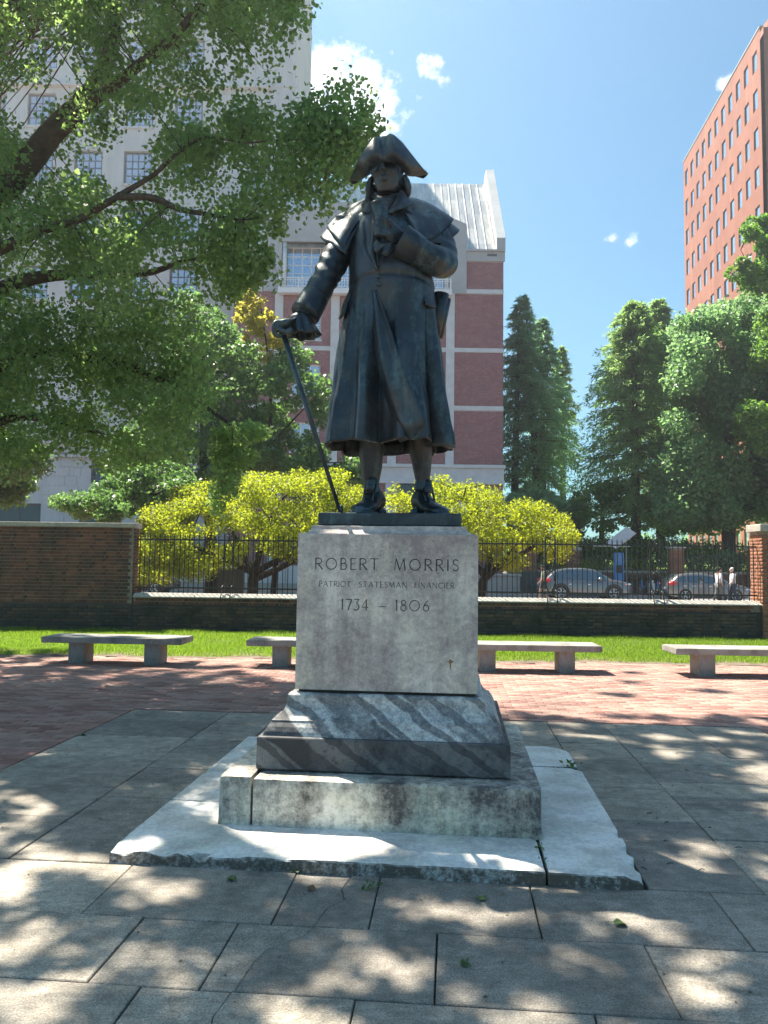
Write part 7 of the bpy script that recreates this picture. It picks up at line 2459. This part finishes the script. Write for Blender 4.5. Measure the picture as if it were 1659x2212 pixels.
fallen(500, 1902, .0, 'fallen green leaf on the paving left in front of the white slab', LEAFG, .055, 2.4)
fallen(1338, 1998, .0, 'bright green fallen fan leaf on the paving at the right foreground', LEAFG, .062, -.3)
fallen(968, 1888 - 4, .0, 'green fallen leaf tucked against the front edge of the slab', LEAFG, .05, .6) if False else fallen(645, 1884, .0, 'green fallen leaf tucked under the front edge of the slab', LEAFG, .055, .4)
fallen(1040, 1943, .0, 'yellow green leaf with narrow lobes in a sun patch', LEAFG, .06, 1.2)
fallen(672, 1923, .0, 'curled brown leaf on the paving in front of the slab', LEAFB, .05, 2.0)
fallen(1199, 1905, .0, 'small yellowish leaf beside the front right corner of the slab', LEAFG, .04, .2)
fallen(1183, 1850, .0, 'pale leaf lying in the statue shadow on the right paving', LEAFG, .045, 2.9)
fallen(178, 1588, .0, 'green leaf on the paving near the brick border at the left', LEAFG, .08, .2)
TW = [(1060, 692), (1112, 712), (1105, 813), (963, 720), (990, 917), (1130, 937), (1300, 970), (1220, 432), (990, 962), (1345, 742), (1500, 850), (1020, 665)]
TL = ['dark twig in the sun between slab and far right joint, upper of a pair', 'dark twig lower of the pair on the sunlit right paving', 'short twig nearest the statue shadow edge in full sun', 'tiny bark bit just right of the slab edge in the sun',
      'bark bit in the statue shadow close to the slab corner', 'longer twig lying in the statue shadow on the right paving', 'twig on the shadow edge at the lower right paving', 'thin twig in tree shade beside the rear slab weed',
      'twig touching the chipped right edge of the slab', 'pale bark bit by the long right paving joint', 'twig beyond the long paving joint at the right edge', 'faint small twig highest on the sunlit right paving']
for i, (zx, zy) in enumerate(TW):
    p = on_ground((1500 + zx * .6028) * .6636, (2250 + zy * .6028) * .6636)
    b = MB(); a = random.uniform(0, 3.14); L = random.uniform(.010, .024)
    b.tube([(-L * math.cos(a), -L * math.sin(a), .006), (0, .004, .009), (L * math.cos(a), L * math.sin(a), .006)], [.0022, .003, .0018], 5)
    o = b.build('twig', M_BARKD, None, loc=(p.x, p.y, .0))
    tag(o, TL[i], 'twig', 'twigs scattered on the right paving')
rb_ = np.random.default_rng(5)
V = []; F = []
k = 0
for i in range(420):
    x = rb_.uniform(-3.3, 3.6); y = rb_.uniform(2.7, 8.6)
    d = pv(0, 0); lx = (x - PED_C.x) * math.cos(PED_YAW) + (y - PED_C.y) * math.sin(PED_YAW); ly = -(x - PED_C.x) * math.sin(PED_YAW) + (y - PED_C.y) * math.cos(PED_YAW)
    if abs(lx) < 1.46 and abs(ly) < 1.46: continue
    s = rb_.uniform(.003, .010)
    a = rb_.uniform(0, 6.28, 3)
    q = np.array([(-s, -s * .5, 0), (s, -s * .4, 0), (s * .7, s * .5, 0), (-s * .6, s * .6, 0), (0, 0, s * .8)])
    c_, s_ = math.cos(a[0]), math.sin(a[0])
    q = np.stack([q[:, 0] * c_ - q[:, 1] * s_ + x, q[:, 0] * s_ + q[:, 1] * c_ + y, q[:, 2] + .001], 1)
    V.append(q); F.append(np.array([(0, 1, 4), (1, 2, 4), (2, 3, 4), (3, 0, 4)]) + 5 * k); k += 1
tag(link('crumbs', np_mesh('crumbs', np.concatenate(V), np.concatenate(F), M_SOIL)), 'bits of bark and grit littered over the paving', 'litter', kind='stuff')


def weed(p, label, n, h, seed):
    rng = np.random.default_rng(seed)
    P = np.stack([rng.normal(size=n) * h * .5, rng.normal(size=n) * h * .4, rng.random(n) * h * .7 + .005], 1)
    V, F = leaf_arrays(P, h * .8, rng, droop=-.2, up=.6, asp=.22)
    o = link('weed', np_mesh('weed', V, F, LEAFG)); o.location = p
    return tag(o, label, 'weed', 'weeds growing in the joints')


weed(M4 @ Vector((.93, -1.12, .07)), 'small weed growing in the joint of the front slab', 14, .03, 1)
weed(M4 @ Vector((.935, -1.30, .07)), 'dry weed tuft in the same slab joint nearer the edge', 10, .025, 2)
weed(M4 @ Vector((1.36, .71, .07)), 'green weed growing from the joint at the right side of the slab', 26, .045, 3)
weed(on_ground(800, 1921), 'flat green weed with narrow leaves on the paving below the slab edge', 22, .035, 4)
weed(on_ground(1005, 2087), 'clump of dry moss on the paving in the foreground', 60, .02, 5)

# ================================================================ the air: thin summer haze round everything
hm = bpy.data.materials.new('summer_haze'); hm.use_nodes = True
hn = hm.node_tree.nodes; hn.clear()
ho = hn.new('ShaderNodeOutputMaterial'); hv = hn.new('ShaderNodeVolumePrincipled')
hv.inputs['Density'].default_value = .0008; hv.inputs['Color'].default_value = (.86, .93, 1.0, 1); hv.inputs['Anisotropy'].default_value = .6
hm.node_tree.links.new(hv.outputs[0], ho.inputs['Volume'])
tag(MB().box(-330, 330, -70, 410, -1.07, 93).build('haze', hm), 'thin pale summer haze filling the air over the whole square', 'haze', kind='stuff')
